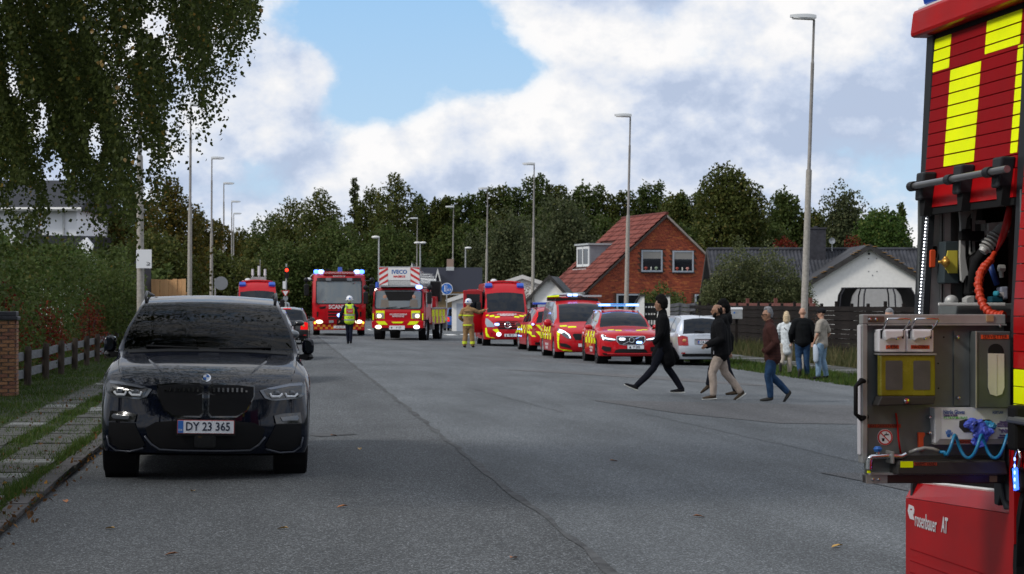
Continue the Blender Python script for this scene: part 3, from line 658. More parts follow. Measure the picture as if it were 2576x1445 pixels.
for i in range(26): 
    u = random.random(); s = -1 if i % 3 == 0 else 1; x = s * u * 3.4; z = 4.86 - abs(x) * .61
    m.ell((x, -.3, z), (.16, .05, .02), 6, 4)
obj('moss', m, MOSS, wg, kind='stuff')
# main body behind, ridge parallel to the street front, gable end seen at its left
m = M(); L0_, L1_ = -7.1, 6.2; m.prism([(2.2, 0), (9.4, 0), (9.4, 2.3), (5.8, 4.6), (2.2, 2.3)], lambda y, z, q: (q, y, z), L0_, L1_); obj('wall', m, WHW, wg)
for s in (-1, 1):
    m = M(); yr, ye = 5.8, 5.8 + s * 4.2; z1 = 4.63 - 4.2 * .64; k = int((L1_ - L0_ + .9) / .19); vs = []
    for i in range(k * 4 + 1):
        x = L0_ - .55 + (L1_ - L0_ + 1.1) * i / (k * 4); w = .032 * math.sin(pi * i / 2)
        vs += [(x, yr, 4.71 + w), (x, ye, z1 + .08 + w), (x, yr, 4.63), (x, ye, z1)]
    m.add(vs, [(4 * i, 4 * i + 1, 4 * i + 5, 4 * i + 4) for i in range(k * 4)] + [(4 * i + 2, 4 * i + 3, 4 * i + 7, 4 * i + 6) for i in range(k * 4)] + [(0, 1, 3, 2)]); obj('corrugated_roof', m, CORR, wg)
    m = M(); m.prism([(yr, 4.76), (ye, z1 + .14), (ye, z1 - .12), (yr, 4.49)], lambda y, z, q: (q, y, z), L0_ - .62, L0_ - .56); obj('barge_board', m, BGB, wg)
obj('ridge_cap', M().tube([(L0_ - .55, 5.8, 4.72), (L1_ + .5, 5.8, 4.72)], .1, 8), CORR, wg)
CHB = pm('dark_chimney_brick', (.050, .050, .058), .9, var=.25, vscale=6)
ch = obj('chimney', M().b2((-2.45, 4.9, 4.0), (-1.45, 5.6, 5.78)), CHB, wg); obj('chimney_cap', M().b2((-2.5, 4.85, 5.78), (-1.4, 5.65, 5.86)).tube([(-1.95, 5.2, 5.86), (-1.95, 5.2, 5.94)], .12, 8), CHB, ch)
m = M()
for i in range(22): m.b2((-2.455, 4.893, 4.1 + i * .075), (-1.445, 4.9, 4.16 + i * .075))
obj('chimney_course', m, CHB, ch, kind='stuff')
obj('satellite_dish', M().lathe([(0, .05), (.16, 0), (.17, -.02), (0, .03)], (-1.1, 5.0, 5.15), 'Y', 14).cyl((-1.1, 5.0, 4.6), (-1.1, 5.0, 5.1), .02, n=6), GREYS, wg)
# garage, shed, dark roofed house in the middle
CORG = pm('grey_corrugated', (.10, .105, .11), .8, var=.3, vscale=2)
gh = gable_house('garage', 'small white garage with grey corrugated roof left of the brick house', 1383, 118, R(-14), 1.3, 4.6, 1.9, 3.3, WHW, CORG, over=.35, corr=.2, barge=BGB, bargew=.2, cat='garage')
gh['label'] = 'small white garage with grey corrugated roof left of the brick house'
obj('door', M().b2((-.9, -.05, .1), (.9, -.003, 1.9)), pm('pale_blue_door', (.36, .40, .46), .6), gh)
WHB = pm('white_fascia', (.60, .60, .58), .6)
s2 = gable_house('white_building', 'long low white building with dark roof behind the red van', 1314, 132, -YAW, 4.5, 12, 2.05, 3.5, WHW, pm('slate_roof', (.055, .062, .080), .6), over=.3, th=.10, barge=WHB, bargew=.22, cat='building')
obj('garage_door', M().b2((-4.2, -.03, 0), (-2.6, -.003, 1.8)), pm('pale_blue_door', (.36, .40, .46), .6), s2)
p = at(1332, 715, 128); shrub('flowering_tree', 'small tree with pale pink leaves in front of the white building', (p.x, p.y, 0), (.75, .7, 1.6), 1500, leafmat('pale_pink', (.08, .05, .04), (.22, .15, .13), (.38, .28, .26)), (.06, .12), cat='tree')
NAVY = pm('navy_roof', (.014, .016, .026), .5, var=.15)
dh = gable_house('dark_roofed_house', 'yellowish house with navy roof, brick chimney and white pointed gables', 1036, 146, R(-6), .55, 7, 3.0, 5.7, WHW, NAVY, over=.12, th=.05, barge=WHB, bargew=.3, rake=.1)
dh.scale = (.8, .8, .8)
YEL = pm('yellow_render', (.26, .19, .10), .85)
obj('wall', M().b2((.6, 1.0, 0), (5.9, 7, 3.15)), YEL, dh)
m = M(); m.prism([(.6, 3.05), (4.3, 5.4), (4.45, 5.4), (8.2, 3.05)], lambda y, z, q: (q, y, z), .35, 6.2); obj('main_roof', m, NAVY, dh)
ch = obj('chimney', M().b2((3.0, 3.9, 4.8), (3.6, 4.5, 6.15)), pm('pale_chimney', (.28, .20, .16), .9), dh); obj('chimney_flashing', M().b2((2.95, 3.85, 4.8), (3.65, 4.55, 5.45)), LAMP, ch)
m = M(); m.prism([(1.9, 3.0), (2.3, 5.0), (2.7, 3.0)], lambda a, z, q: (a, q, z), -.7, 3.2); obj('porch_gable', m, NAVY, dh)
for s in (-1, 1): m = M(); m.prism([(2.3, 5.25), (2.3 + s * .62, 2.9), (2.3 + s * .48, 2.9), (2.3, 4.85)], lambda a, z, q: (a, q, z), -.85, -.72); obj('barge_board', m, WHB, dh)
obj('eave_moss', M().b2((.6, .5, 3.02), (6.0, .62, 3.16)), MOSS, dh)
obj('fascia', M().b2((.5, .45, 2.9), (6.1, .5, 3.02)), WHB, dh)
# white house at the far left, behind the birch
b = at(60, 760, 90); wh = thing('white_house', 'two storey white house with dark roof behind the birch at the far left', 'house', (b.x, b.y, .02), rz=-YAW)
RDR = pm('white_render', (.82, .83, .86), .8); BTR = pm('black_tile_roof', (.03, .032, .038), .7)
obj('wall', M().b2((-6, 0, 0), (2.3, 7, 5.75)), RDR, wh); obj('roof', M().prism([(-.5, 5.72), (3.5, 7.2), (7.5, 5.72), (3.5, 7.0)][:3] , lambda y, z, q: (q, y, z), -6.4, 2.6), BTR, wh)
obj('gutter', M().tube([(-6.4, -.5, 5.72), (2.6, -.5, 5.72)], .09, 6), WHB, wh); obj('downpipe', M().cyl((1.75, -.06, .2), (1.75, -.06, 5.7), .05, n=6), GALV, wh)
for x in (-4.6, -2.4, -.2): window(wh, x, 3.6, x + 1.1, 4.9, WHB, DGL)
b = at(205, 760, 80); t = thing('outhouse', 'low white outhouse with a dark curved roof under the birch', 'building', (b.x, b.y, .02), rz=-YAW)
obj('wall', M().b2((-1.6, 0, 0), (.35, 3, 3.5)), MAT['white_render'], t); obj('roof', M().prism([(-1.9, 3.5), (.2, 3.5), (.6, 4.25), (-1.9, 4.3)], lambda a, z, q: (a, q, z), .2, 3.2), MAT['black_tile_roof'], t)
obj('wall_end', M().prism([(-.35, 3.5), (.35, 3.5), (.45, 3.9), (.2, 4.2), (-.1, 4.0)], lambda a, z, q: (a, q, z), 0, .2), MAT['white_render'], t); obj('extension', M().b2((.4, 1, 0), (2.0, 4, 3.3)), MAT['black_tile_roof'], t)
# ================================================================ right side: slatted fence, gate, mailbox, trampoline
SLAT = pm('dark_stained_slat', (.014, .011, .010), .9, spec=.15, var=.35, vscale=4, bump=.4, stretch=(1, .2, 1)); SLATG = pm('grey_slat', (.075, .078, .088), .8, var=.3, vscale=4, bump=.4, stretch=(1, .2, 1))
sf = thing('slat_fence', 'long dark brown fence of horizontal slats behind the standing people', 'fence', (19, 50, ZR))
me_ = obj('slat', M().box((0, 0, 0), (.022, 1.89, .150)), SLAT, sf); sm = me_.data; bpy.data.objects.remove(me_)
for i in range(25):
    y = -4 + i * 1.9
    o = obj('fence_post', M().box((0, 0, 0), (.09, .09, 1.85 if i % 3 else 2.0)), SLAT, sf, loc=(.05, y, .92))
    for k in range(11):
        o = bpy.data.objects.new('slat', sm); COL.objects.link(o); o.parent = sf; o.location = (-.02 + (.028 if k % 2 else 0), y + .95, .12 + k * .155); o.rotation_euler = (random.uniform(-.01, .01), 0, 0)
sg2 = thing('slat_fence', 'sagging grey slatted fence behind the silver car', 'fence', (19.0, 92, ZR))
for i in range(5):
    y = .2 + i * 1.9
    obj('fence_post', M().box((0, 0, 0), (.09, .09, 1.8)), SLATG, sg2, loc=(.05, y, .9))
    for k in range(9):
        o = obj('slat', M().box((0, 0, 0), (.022, 1.88, .16)), SLATG, sg2, loc=(-.02, y + .95, .15 + k * .2)); o.rotation_euler = (.03 * (1 if i % 2 else -1), 0, 0)
RW = pm('red_wood', (.13, .04, .03), .8, var=.2)
t = thing('timber_frame', 'low reddish timber frame showing over the top of the dark fence', 'timber frame', (20.2, 70, ZR))
obj('beam', M().b2((-.05, 6, 1.6), (.05, 26, 1.85)), RW, t)
for y in (6.5, 12, 17, 22): obj('upright', M().b2((-.06, y, 0), (.06, y + .14, 2.05)), RW, t)
for px, h in ((1742, 1.7), (1705, 1.75), (1725, 1.6)): pass
# gate with white sloped pillars and black letter panel
g0 = at(1634, 760, 97); t = thing('garden_gate', 'black openwork gate between two white pillars with sloping tops', 'gate', (g0.x, g0.y, ZR), rz=-YAW)
for (x0, x1, z0, z1) in ((-.85, -.25, 1.45, 2.15), (.35, .95, 1.4, 2.15)):
    p_ = obj('pillar', M().prism([(x0, 0), (x1, 0), (x1, z1), (x0 + (x1 - x0) * .7, z1), (x0, z0)], lambda a, z, q: (a, q, z), -.15, .15), WHW, t)
    obj('pillar_cap', M().prism([(x0 - .08, z0), (x0 + (x1 - x0) * .7, z1 + .02), (x1 + .04, z1 + .02), (x1 + .04, z1 + .09), (x0 + (x1 - x0) * .68, z1 + .09), (x0 - .08, z0 + .07)], lambda a, z, q: (a, q, z), -.2, .2), BGB, p_)
gp = obj('gate_panel', M().b2((-.25, -.03, .1), (.35, .0, 1.85)), BLACK, t)
m = M()
for r_ in range(4):
    for c_ in range(4): m.b2((-.2 + c_ * .13, -.045, 1.7 - r_ * .33), (-.2 + c_ * .13 + .07, -.032, 1.62 - r_ * .33 - (.12 if r_ > 1 else 0)))
obj('gate_openings', m, WHB, gp, kind='stuff')
mb = at(1854, 787, 78); t = thing('mailbox', 'silver metal mailbox hung on the dark fence', 'mailbox', (mb.x, mb.y, mb.z - .24), rz=-YAW)
mb_body = obj('box', M().b2((-.21, 0, 0), (.21, .16, .36)), GALV, t, bev=.01); obj('lid', M().prism([(-.02, .36), (.18, .36), (.18, .44), (.0, .4)], lambda y, z, q: (q, y, z), -.22, .22), LAMP, t)
obj('lock', M().lathe([(0, -.012), (.035, -.012), (.035, 0), (0, 0)], (-.1, 0, .24), 'Y', 12), BLUE, t); obj('backing_post', M().b2((-.05, .161, -1.2), (.05, .2, .3)), SLAT, t)
nb = at(1824, 782, 78); t = thing('house_number', 'white house number on the dark fence left of the mailbox', 'house number', nb, rz=-YAW); obj('backing', M().b2((-.14, 0, -.1), (.14, .02, .1)), SLAT, t); text('digits', '8a', .2, WHITE, t, (0, -.006, 0))
tr = at(2205, 760, 90); t = thing('trampoline', 'black trampoline with curved safety net poles in front of the white gable', 'trampoline', (tr.x, tr.y, ZR), rz=-YAW)
NETM = pm('net_black', (.02, .02, .025), .7)
for i in range(8):
    a = 2 * pi * i / 8 + .3; x, y = 1.75 * cos(a), 1.75 * sin(a)
    obj('pole', M().tube([(x, y, 0), (x, y, 1.7), (x * .97, y * .97, 2.2), (x * .86, y * .86, 2.5)], .035, 6), NETM, t, smooth=True)
m = M(); n = 40
for r_, z in ((1.5, 2.5), (1.75, .8)): m.tube([(r_ * cos(2 * pi * i / n), r_ * sin(2 * pi * i / n), z) for i in range(n + 1)], .03, 6)
obj('ring', m, NETM, t); obj('mat', M().lathe([(0, .8), (1.7, .8), (1.7, .84), (0, .84)], n=30), NETM, t)
nm = glassmat('safety_net', (.72, .72, .73), .05, .6); obj('safety_net', M().lathe([(1.72, .85), (1.72, 1.7), (1.66, 2.2), (1.5, 2.5)], n=32), nm, t, smooth=True)
# ================================================================ trees
def tree(label, px, top, hw, d, mat, bot=805, n=6000, size=.26, shape='round', name='tree', group=None, cat='tree', clumps=26, open_=0.0):
    if d >= 140 and px < 1700: d *= 1.4; size *= 1.35
    n = int(n * 1.35); size *= .86
    s = F / d; b = at(px, 760, d); b.z = -.25; zt = CAMH + (HY - top) / s; zb = max(.6, CAMH + (HY - bot) / s); hw = hw / s
    t = thing(name, label, cat, b, group=group); zt -= b.z; zb -= b.z
    H = zt - zb; C = []
    for i in range(clumps):
        u = (i + .5) / clumps; z = zb + H * (.06 + .9 * u)
        if shape == 'round': w = hw * sqrt(max(.05, 1 - (2 * u - .86) ** 2 / 1.5)) * (1 if u < .9 else .85)
        elif shape == 'cone': w = hw * (1.02 - u) ** .7
        else: w = hw * min(1, (1.25 - u) * 1.7) ** .5 * (1 + .15 * math.sin(i * 2.1))
        a = i * 2.4 + RNG.random(); r = w * (.35 + .5 * RNG.random())
        C.append((r * cos(a), r * sin(a) * .9, z, max(.30 * hw, w * (.46 + .22 * RNG.random())) * (1 - .4 * u * (shape == 'cone'))))
    C = np.array(C); wts = C[:, 3] ** 2; k = RNG.choice(clumps, n, p=wts / wts.sum())
    v = RNG.normal(size=(n, 3)); v /= np.linalg.norm(v, axis=1, keepdims=True)
    rad = (.62 + .42 * RNG.random(n)) * (1 + .28 * np.sin(v[:, 0] * 8 + k) * np.cos(v[:, 2] * 7 + k * 2))
    vz = 1.15 if shape != 'willow' else 1.5
    P = C[k, :3] + v * (C[k, 3] * rad)[:, None] * np.array([1, 1, vz])
    if shape == 'willow':
        st = RNG.integers(0, 260, n); a = st * 2.399; rr = hw * np.sqrt((st + .5) / 260.) * 1.02; x = rr * np.cos(a); y = rr * np.sin(a) * .9
        topz = zt - (rr / hw) ** 2 * H * .45 - np.abs(np.sin(st * 1.7)) * H * .12; ln = H * (.25 + .35 * np.abs(np.sin(st * 3.3))); q = RNG.random(n)
        P2 = np.stack([x + RNG.normal(size=n) * .13, y + RNG.normal(size=n) * .13, topz - ln * q], 1); sel = RNG.random(n) < .62; P[sel] = P2[sel]
    P[:, 2] = np.clip(P[:, 2], .3, None)
    cards('crown', P, RNG.uniform(size * .6, size * 1.25, n), mat, t, aspect=.75, cup=.5, down=.55 if shape == 'willow' else 0.0)
    m = M(); m.tube([(0, 0, -.1), (.05, 0, zb * .7 + .5), (-.05, .05, zb + H * .4), (0, 0, zb + H * .85)], [.03 * H + .06, .022 * H + .05, .012 * H + .03, .02], 8)
    for (x, y, z, r) in C[::3]: m.tube([(0, 0, max(.8, z - H * .22)), (x * .6, y * .6, z - .1 * H), (x, y, z)], [.01 * H + .02, .008 * H + .015, .01], 5)
    obj('trunk', m, BARK, t); return t
G = 'trees of the wood at the end of the street'
for a in (('dark rounded tree at the left edge of the wood', 690, 540, 62, 172, L_DK), ('dark tree above the red van that faces the lamp row', 655, 585, 45, 180, L_DK), ('dark green tree directly above the traffic light', 745, 500, 62, 168, L_OAK),
          ('brownish green oak above the fire engine roof', 812, 478, 66, 160, L_OAK), ('bushy dark tree behind the fire engine', 850, 560, 80, 150, L_DK), ('pale green pointed tree above the fire engine', 893, 437, 34, 165, L_WIL, 735, 5000, .24, 'cone'),
          ('dark oak between the pale tree and the tall round tree', 935, 470, 52, 164, L_OAK), ('tall round oak above the ladder truck', 1000, 434, 66, 160, L_OAK), ('dark tree low behind the ladder basket', 990, 580, 80, 148, L_DK), ('pointed tree right of the tall round oak', 1058, 487, 42, 166, L_DK),
          ('dark tree above the navy roofed house', 1105, 520, 48, 172, L_DK), ('dark tree filling the wood behind the give way sign', 725, 620, 90, 150, L_DK), ('dark tree low behind the fire engine cab', 915, 640, 90, 146, L_DK)):
    tree(*a, group=G) if len(a) > 6 else tree(*a, n=9000, group=G)
G = 'tall dark trees in the row behind the houses'
for i, (px, tp, hw, lab) in enumerate(((1115, 488, 22, 'slender dark tree at the left end of the row behind the houses'), (1160, 478, 30, 'dark tree left of the fourth street lamp'), (1205, 470, 28, 'dark tree behind the fourth street lamp'), (1250, 482, 30, 'dark tree between two street lamps in the middle'),
        (1300, 462, 32, 'dark tree left of the third street lamp on the right'), (1352, 440, 34, 'tallest dark tree right beside the middle street lamp'), (1405, 452, 30, 'dark tree behind the left willow top'), (1450, 462, 30, 'dark tree behind the big willow'), (1500, 455, 32, 'dark tree above the right side of the willow'),
        (1548, 465, 28, 'dark tree above the brick house dormer'), (1600, 468, 30, 'dark tree above the brick roof ridge'), (1648, 470, 30, 'dark tree above the brick gable peak'), (1700, 480, 34, 'dark tree just right of the brick gable peak'), (1745, 485, 32, 'dark tree left of the tallest brown green tree'))):
    tree(lab, px + RNG.normal() * 6, tp + RNG.normal() * 9, hw * 1.35, 165, L_DK if i % 3 else L_OAK, n=8500, size=.27, shape='col', clumps=24, bot=760, group=G)
    tree(lab.replace('dark tree', 'lower dark tree').replace('tallest dark', 'lower dark').replace('slender dark', 'lower dark'), px + 20, tp + 85, 52, 158, L_DK, n=7000, size=.28, clumps=18, group=G)
tree('big pale green willow behind the brick house dormer', 1430, 505, 78, 138, L_WIL, n=15000, size=.24, shape='willow', name='willow_tree')
tree('pale willow behind the red van and its lamp post', 1290, 545, 70, 140, L_WIL, n=13000, size=.24, shape='willow', name='willow_tree')
tree('low willow between the navy roof and the white building', 1220, 600, 52, 142, L_WIL, n=8000, size=.24, shape='willow', name='willow_tree')
tree('low willow just above the small white garage', 1365, 590, 60, 136, L_WIL, n=8000, size=.24, shape='willow', name='willow_tree')
tree('tallest brown green tree between the brick house and the bungalow', 1832, 425, 88, 142, L_OAK, n=17000, size=.26, shape='round', bot=720, clumps=34)
tree('dark rounded tree right of the nearest street lamp foot', 1975, 480, 58, 150, L_DK, n=10000, bot=720)
tree('greyish willow like tree above the bungalow chimney', 2125, 478, 60, 146, L_WIL, n=9000, bot=720, shape='willow')
tree('dark tree between the lamp post and the grey tree', 2050, 530, 46, 150, L_OAK, n=6500, bot=720)
tree('small dark tree left of the fire truck, far back', 2200, 532, 38, 152, L_DK, n=5000, bot=720)
tree('conifer top beside the fire truck', 2268, 508, 34, 150, L_DK, n=4000, bot=720, shape='cone')
tree('bright green tree right behind the bungalow gable', 2228, 535, 72, 128, L_BRT, n=12000, size=.22, bot=720)
tree('dark tree low behind the bungalow roof', 1920, 560, 70, 146, L_DK, n=7000, bot=720)
tree('small dark red tree behind the bungalow roof', 1975, 596, 34, 124, L_RED, n=1500, size=.16, bot=720)
tree('small reddish tree right of the chimney', 2150, 590, 30, 124, L_RED, n=900, size=.16, bot=720)
G = 'autumn tinted trees on the left of the street'
for a in (('autumn tinted tree behind the white board lamp post', 425, 442, 82, 104, L_AUT), ('olive brown tree left of the lamp with the white board', 310, 455, 80, 98, L_AUT), ('yellowing tree beside the white house', 235, 480, 55, 100, L_AUT), ('dark tree base behind the bush at the new fence', 390, 600, 110, 92, L_OAK),
          ('brownish tree behind the second left lamp', 505, 535, 55, 130, L_AUT), ('brown tinted tree right of the second left lamp', 560, 560, 50, 150, L_AUT), ('small far tree behind the left lamps', 612, 575, 46, 170, L_OAK), ('low tree at the gap left of the wood', 640, 605, 50, 160, L_OAK), ('dark low tree behind the round sign', 545, 640, 70, 120, L_OAK), ('dark low tree behind the left red van', 620, 660, 60, 140, L_OAK)):
    tree(*a, n=10000 if a[4] < 112 else 7000, size=.2 if a[4] < 112 else .24, group=G)
# bushes in front of the houses
p = at(1660, 740, 104); shrub('shrub', 'dark green bush in front of the brick house wall', (p.x, p.y, 0), (1.45, 1.2, 1.35), 6000, L_DK, (.10, .18))
p = at(1705, 745, 100); shrub('shrub', 'smaller dark bush right of the big bush by the brick house', (p.x, p.y, 0), (.6, .8, 1.05), 1800, L_DK, (.10, .16))
for px, w, h, lab in ((1855, 1.35, 1.85, 'tall olive green bush left in the row before the bungalow'), (1930, 1.45, 1.8, 'tall olive green bush in the middle before the bungalow'), (1995, 1.0, 1.3, 'olive green bush beside the nearest lamp post'), (1800, .8, 1.3, 'leafy bush covering the white end wall of the bungalow')):
    p = at(px, 745, 94); shrub('shrub', lab, (p.x, p.y, 0), (w, 1.2, h * 1.2), 14000, L_OLV, (.07, .14))
p = at(1735, 770, 90); shrub('shrub', 'bright weeds growing over the sagging grey fence', (19.5, 94, 0), (.5, 3.5, 1.0), 1500, L_BRT, (.07, .12))
p = at(1838, 840, 80); shrub('shrub', 'dry brown bush at the foot of the dark fence', (18.6, 70, 0), (.5, 1.2, .7), 500, leafmat('dry_bush', (.05, .03, .02), (.09, .05, .035), (.15, .08, .05)), (.04, .08))
# ================================================================ the birch hanging in from the left
L_BIR = leafmat('birch_leaves', (.032, .048, .012), (.080, .105, .028), (.30, .19, .04), .5)
bt = thing('birch_tree', 'weeping birch with small yellowing leaves hanging in at the upper left', 'tree', (-5.6, 18.5, .02))
BB = pm('birch_bark', (.42, .40, .37), .8, var=.5, vscale=5, bump=.4, stretch=(1, 1, 6))
obj('trunk', M().tube([(0, 0, 0), (.1, 0, 2.5), (.3, .1, 5), (.5, 0, 8), (.6, 0, 11.5)], [.24, .2, .16, .1, .03], 14), BB, bt, smooth=True)
m = M(); limbs = []
for i in range(16):
    a = R(-75 + i * 9.5 + random.uniform(-4, 4)); r = random.uniform(3.6, 5.6); z0 = random.uniform(3.4, 8)
    x, y = cos(a) * r, sin(a) * r; pts = [(.3, 0, z0), (x * .35, y * .35, z0 + 1.3), (x * .7, y * .7, z0 + 1.5), (x, y, z0 + .9)]; limbs.append(pts); m.tube(pts, [.07, .05, .03, .012], 6)
obj('limb', m, BB, bt, smooth=True)
env = [(0, 560), (40, 600), (90, 650), (130, 645), (170, 590), (200, 560), (240, 570), (290, 640), (330, 620), (380, 540), (420, 460), (450, 380), (500, 345), (560, 320), (600, 200), (625, 130), (655, 80)]
for q in range(0, 660, 11): pass
strings = M(); LP = []; LS = []; LR = []
holes = [(390, 60, 40, 30), (110, 300, 16, 60), (140, 450, 25, 80), (240, 350, 20, 50), (160, 560, 45, 60), (60, 500, 30, 40), (330, 120, 14, 30), (190, 70, 20, 16), (30, 200, 14, 50), (430, 300, 14, 60), (360, 400, 20, 30)]
for i in range(3600):
    if i % 7 == 0: cpx = RNG.uniform(-160, 650); cf_ = 1 - abs(RNG.normal()) * .26; cd = RNG.uniform(15.5, 21.5); csw = RNG.uniform(-.2, .2)
    px = cpx + RNG.normal() * 5
    e = np.interp(px, [q[0] for q in env], [q[1] for q in env]); sparse = .30 if px > 470 else 1.0
    if px > 560: sparse = .22
    if RNG.random() > sparse: 
        if px > 470: e *= RNG.random() ** .7 * .75
    if RNG.random() > .30 + .70 * (.5 + .5 * math.sin(px * .075 + 1.3 + 1.5 * math.sin(px * .021))): continue
    py = e * cf_ * (1 - abs(RNG.normal()) * .10) + RNG.normal() * 8
    if i % 22 == 0: py = e + RNG.uniform(0, 70) * (1 if px < 420 else .9)
    if py < 10: continue
    d = cd + RNG.normal() * .15; bpt = at(px, py, d); L = RNG.uniform(1.2, 2.6); n = int(L / .026); sway = csw + RNG.normal() * .03; sy = RNG.uniform(-.15, .15)
    tone = RNG.random(); pts = []
    for j in range(n):
        u = j / n; q = (bpt.x - .28 * u * L - sway * u * u, bpt.y - sy * u * u, bpt.z + L * u * .96)
        if j % 6 == 0: pts.append(q)
        pyy = HY - (q[2] - CAMH) * F / d; pxx = px - (.28 * u * L + sway * u * u) * F / d
        if any(((pxx - a) / c) ** 2 + ((pyy - b_) / e_) ** 2 < 1 for a, b_, c, e_ in holes) and RNG.random() < .93: continue
        if RNG.random() < .15: continue
        LP.append((q[0] + RNG.normal() * .020, q[1] + RNG.normal() * .020, q[2] + RNG.normal() * .012)); LS.append(RNG.uniform(.025, .044)); LR.append(RNG.random() * .90 if tone < .94 else RNG.uniform(.5, 1))
    if len(pts) > 1: strings.tube(pts, .0022, 3, cap=False)
for (px, py, L, sw) in ((661, 82, .8, .25), (612, 190, .9, .05), (584, 175, .8, .1), (563, 347, 1.3, .12), (548, 300, 1.2, .06), (600, 120, .9, .08), (522, 332, 1.0, .02), (575, 240, 1.0, .1), (503, 346, .9, .0), (640, 34, .7, .15), (430, 396, .9, .08), (414, 424, .9, .05), (402, 448, 1.0, .03), (470, 300, .8, .0), (538, 232, .9, .05), (618, 110, .8, .1), (628, 62, .8, .1), (345, 640, 1.0, .1), (255, 600, 1.0, .05), (128, 655, 1.0, .05), (60, 640, .9, .0)):
    d = 18.5; bpt = at(px, py, d); n = int(L / .042); pts = []
    for j in range(n):
        u = j / n; q = (bpt.x - sw * u * 1.6 - .05 * u, bpt.y, bpt.z + L * u * .97); pts.append(q)
        if RNG.random() < .85: LP.append((q[0] + RNG.normal() * .016, q[1], q[2])); LS.append(RNG.uniform(.034, .055)); LR.append(RNG.random() * .85)
    strings.tube(pts[::4] + [pts[-1]], .0025, 3, cap=False)
LP = np.array(LP) - np.array(bt.location); LS = np.array(LS); LR = np.array(LR)
print('birch leaves', len(LP))
order = np.argsort(LP[:, 1] - LS * 30); near = order[:280]; rest_ = order[280:]
obj('twigs', strings, BARK, bt, kind='stuff')
o = cards('foliage', LP[rest_], LS[rest_], L_BIR, bt, aspect=.85, cup=.35, down=.45, rnd=LR[rest_])
one = {}
for q in near:
    c = 0 if LR[q] < .75 else 1
    if c not in one:
        mm = M(); mm.add([(0, 0, 0), (.42, .1, -.3), (.36, .12, -.55), (0, .02, -1.0), (-.36, .12, -.55), (-.42, .1, -.3), (0, 0, -.45)], [(0, 1, 6), (1, 2, 6), (2, 3, 6), (3, 4, 6), (4, 5, 6), (5, 0, 6)])
        oo = obj('leaf', mm, pm('birch_leaf_green', (.045, .058, .018), .5) if c == 0 else pm('birch_leaf_yellow', (.22, .14, .03), .5), bt); one[c] = oo.data
    else: oo = bpy.data.objects.new('leaf', one[c]); COL.objects.link(oo); oo.parent = bt
    oo.location = LP[q]; oo.scale = (LS[q] * .95,) * 3; oo.rotation_euler = (RNG.normal() * .4, RNG.normal() * .4, RNG.random() * 6)
# upper crown, above and left of the picture
n = 26000; k = RNG.integers(0, len(limbs), n); u = RNG.random(n); A = np.array(limbs); i0 = np.minimum((u * 3).astype(int), 2); f_ = (u * 3 - i0)[:, None]
P = A[k, i0] * (1 - f_) + A[k, i0 + 1] * f_ + RNG.normal(size=(n, 3)) * np.array([.45, .45, .4]) - np.array([0, 0, 1]) * (RNG.random(n) * 1.4)[:, None] * (u > .4)[:, None]
Q = np.stack([RNG.normal(-2.2, 1.9, 26000), RNG.uniform(15, 36, 26000), np.zeros(26000)], 1); Q[:, 2] = 3.3 + .146 * Q[:, 1] + RNG.random(26000) ** 1.5 * 4.5 + .6 * np.sin(Q[:, 0] * 2.3) * np.cos(Q[:, 1] * 1.7)
P = np.concatenate([P, Q - np.array(bt.location)]); P = P[P[:, 2] > 4.4]; m = M()
for a in range(9): y = 17 + a * 1.9; m.tube([(.4, 0, 6.5), (1.6, (y - 18.5) * .5, 8.3), (3.0, y - 18.5, 8.8 + a * .2), (4.6, y - 18.0, 8.2 + a * .25)], [.08, .06, .035, .012], 6)
obj('limb', m, BB, bt, smooth=True); cards('upper_foliage', P, .09, L_BIR, bt, aspect=.85, down=.4)

# dense undergrowth closing the foot of the wood
for (x0, x1, y, h, lab) in ((-16, 50, 262, 6.0, 'dark undergrowth closing the end of the street'), (20, 75, 150, 5.5, 'dark thicket behind the houses on the right'), (-14, -4.5, 92, 3.5, 'dark thicket behind the board fence on the left')):
    n = 26000; X = RNG.uniform(x0, x1, n); hh = h * (.75 + .2 * np.sin(X * .9) + .12 * np.sin(X * 2.7)); P = np.stack([X, y + RNG.normal(size=n) * 1.2 + (X - x0) * 0, RNG.random(n) ** .8 * hh], 1)
    cards('undergrowth', P, RNG.uniform(.2, .45, n), L_DK)['label'] = lab
# trees that stand behind and beside the camera: they are what the dark car body and windscreen mirror
def back_tree(x, y, h, r, n, mat, label, zlow=4.0):
    t = thing('tree', label, 'tree', (x, y, 0), group='garden trees behind the photographer')
    k = RNG.normal(size=(n, 3)); k /= np.linalg.norm(k, axis=1, keepdims=True); P = k * (.55 + .5 * RNG.random(n))[:, None] * np.array([r, r, (h - zlow) / 2]) * (1 + .2 * np.sin(k[:, :1] * 9 + k[:, 2:] * 7)) + np.array([0, 0, (h + zlow) / 2])
    cards('crown', P, RNG.uniform(.22, .42, n), mat, t, aspect=.75); m = M().tube([(0, 0, 0), (.1, 0, zlow), (0, .1, h * .8)], [.3, .22, .06], 10)
    for a in range(7): m.tube([(0, 0, zlow), (r * .5 * cos(a), r * .5 * sin(a), (h + zlow) / 2), (r * .8 * cos(a), r * .8 * sin(a), h * .7)], [.12, .07, .02], 6)
    obj('trunk', m, BARK, t)
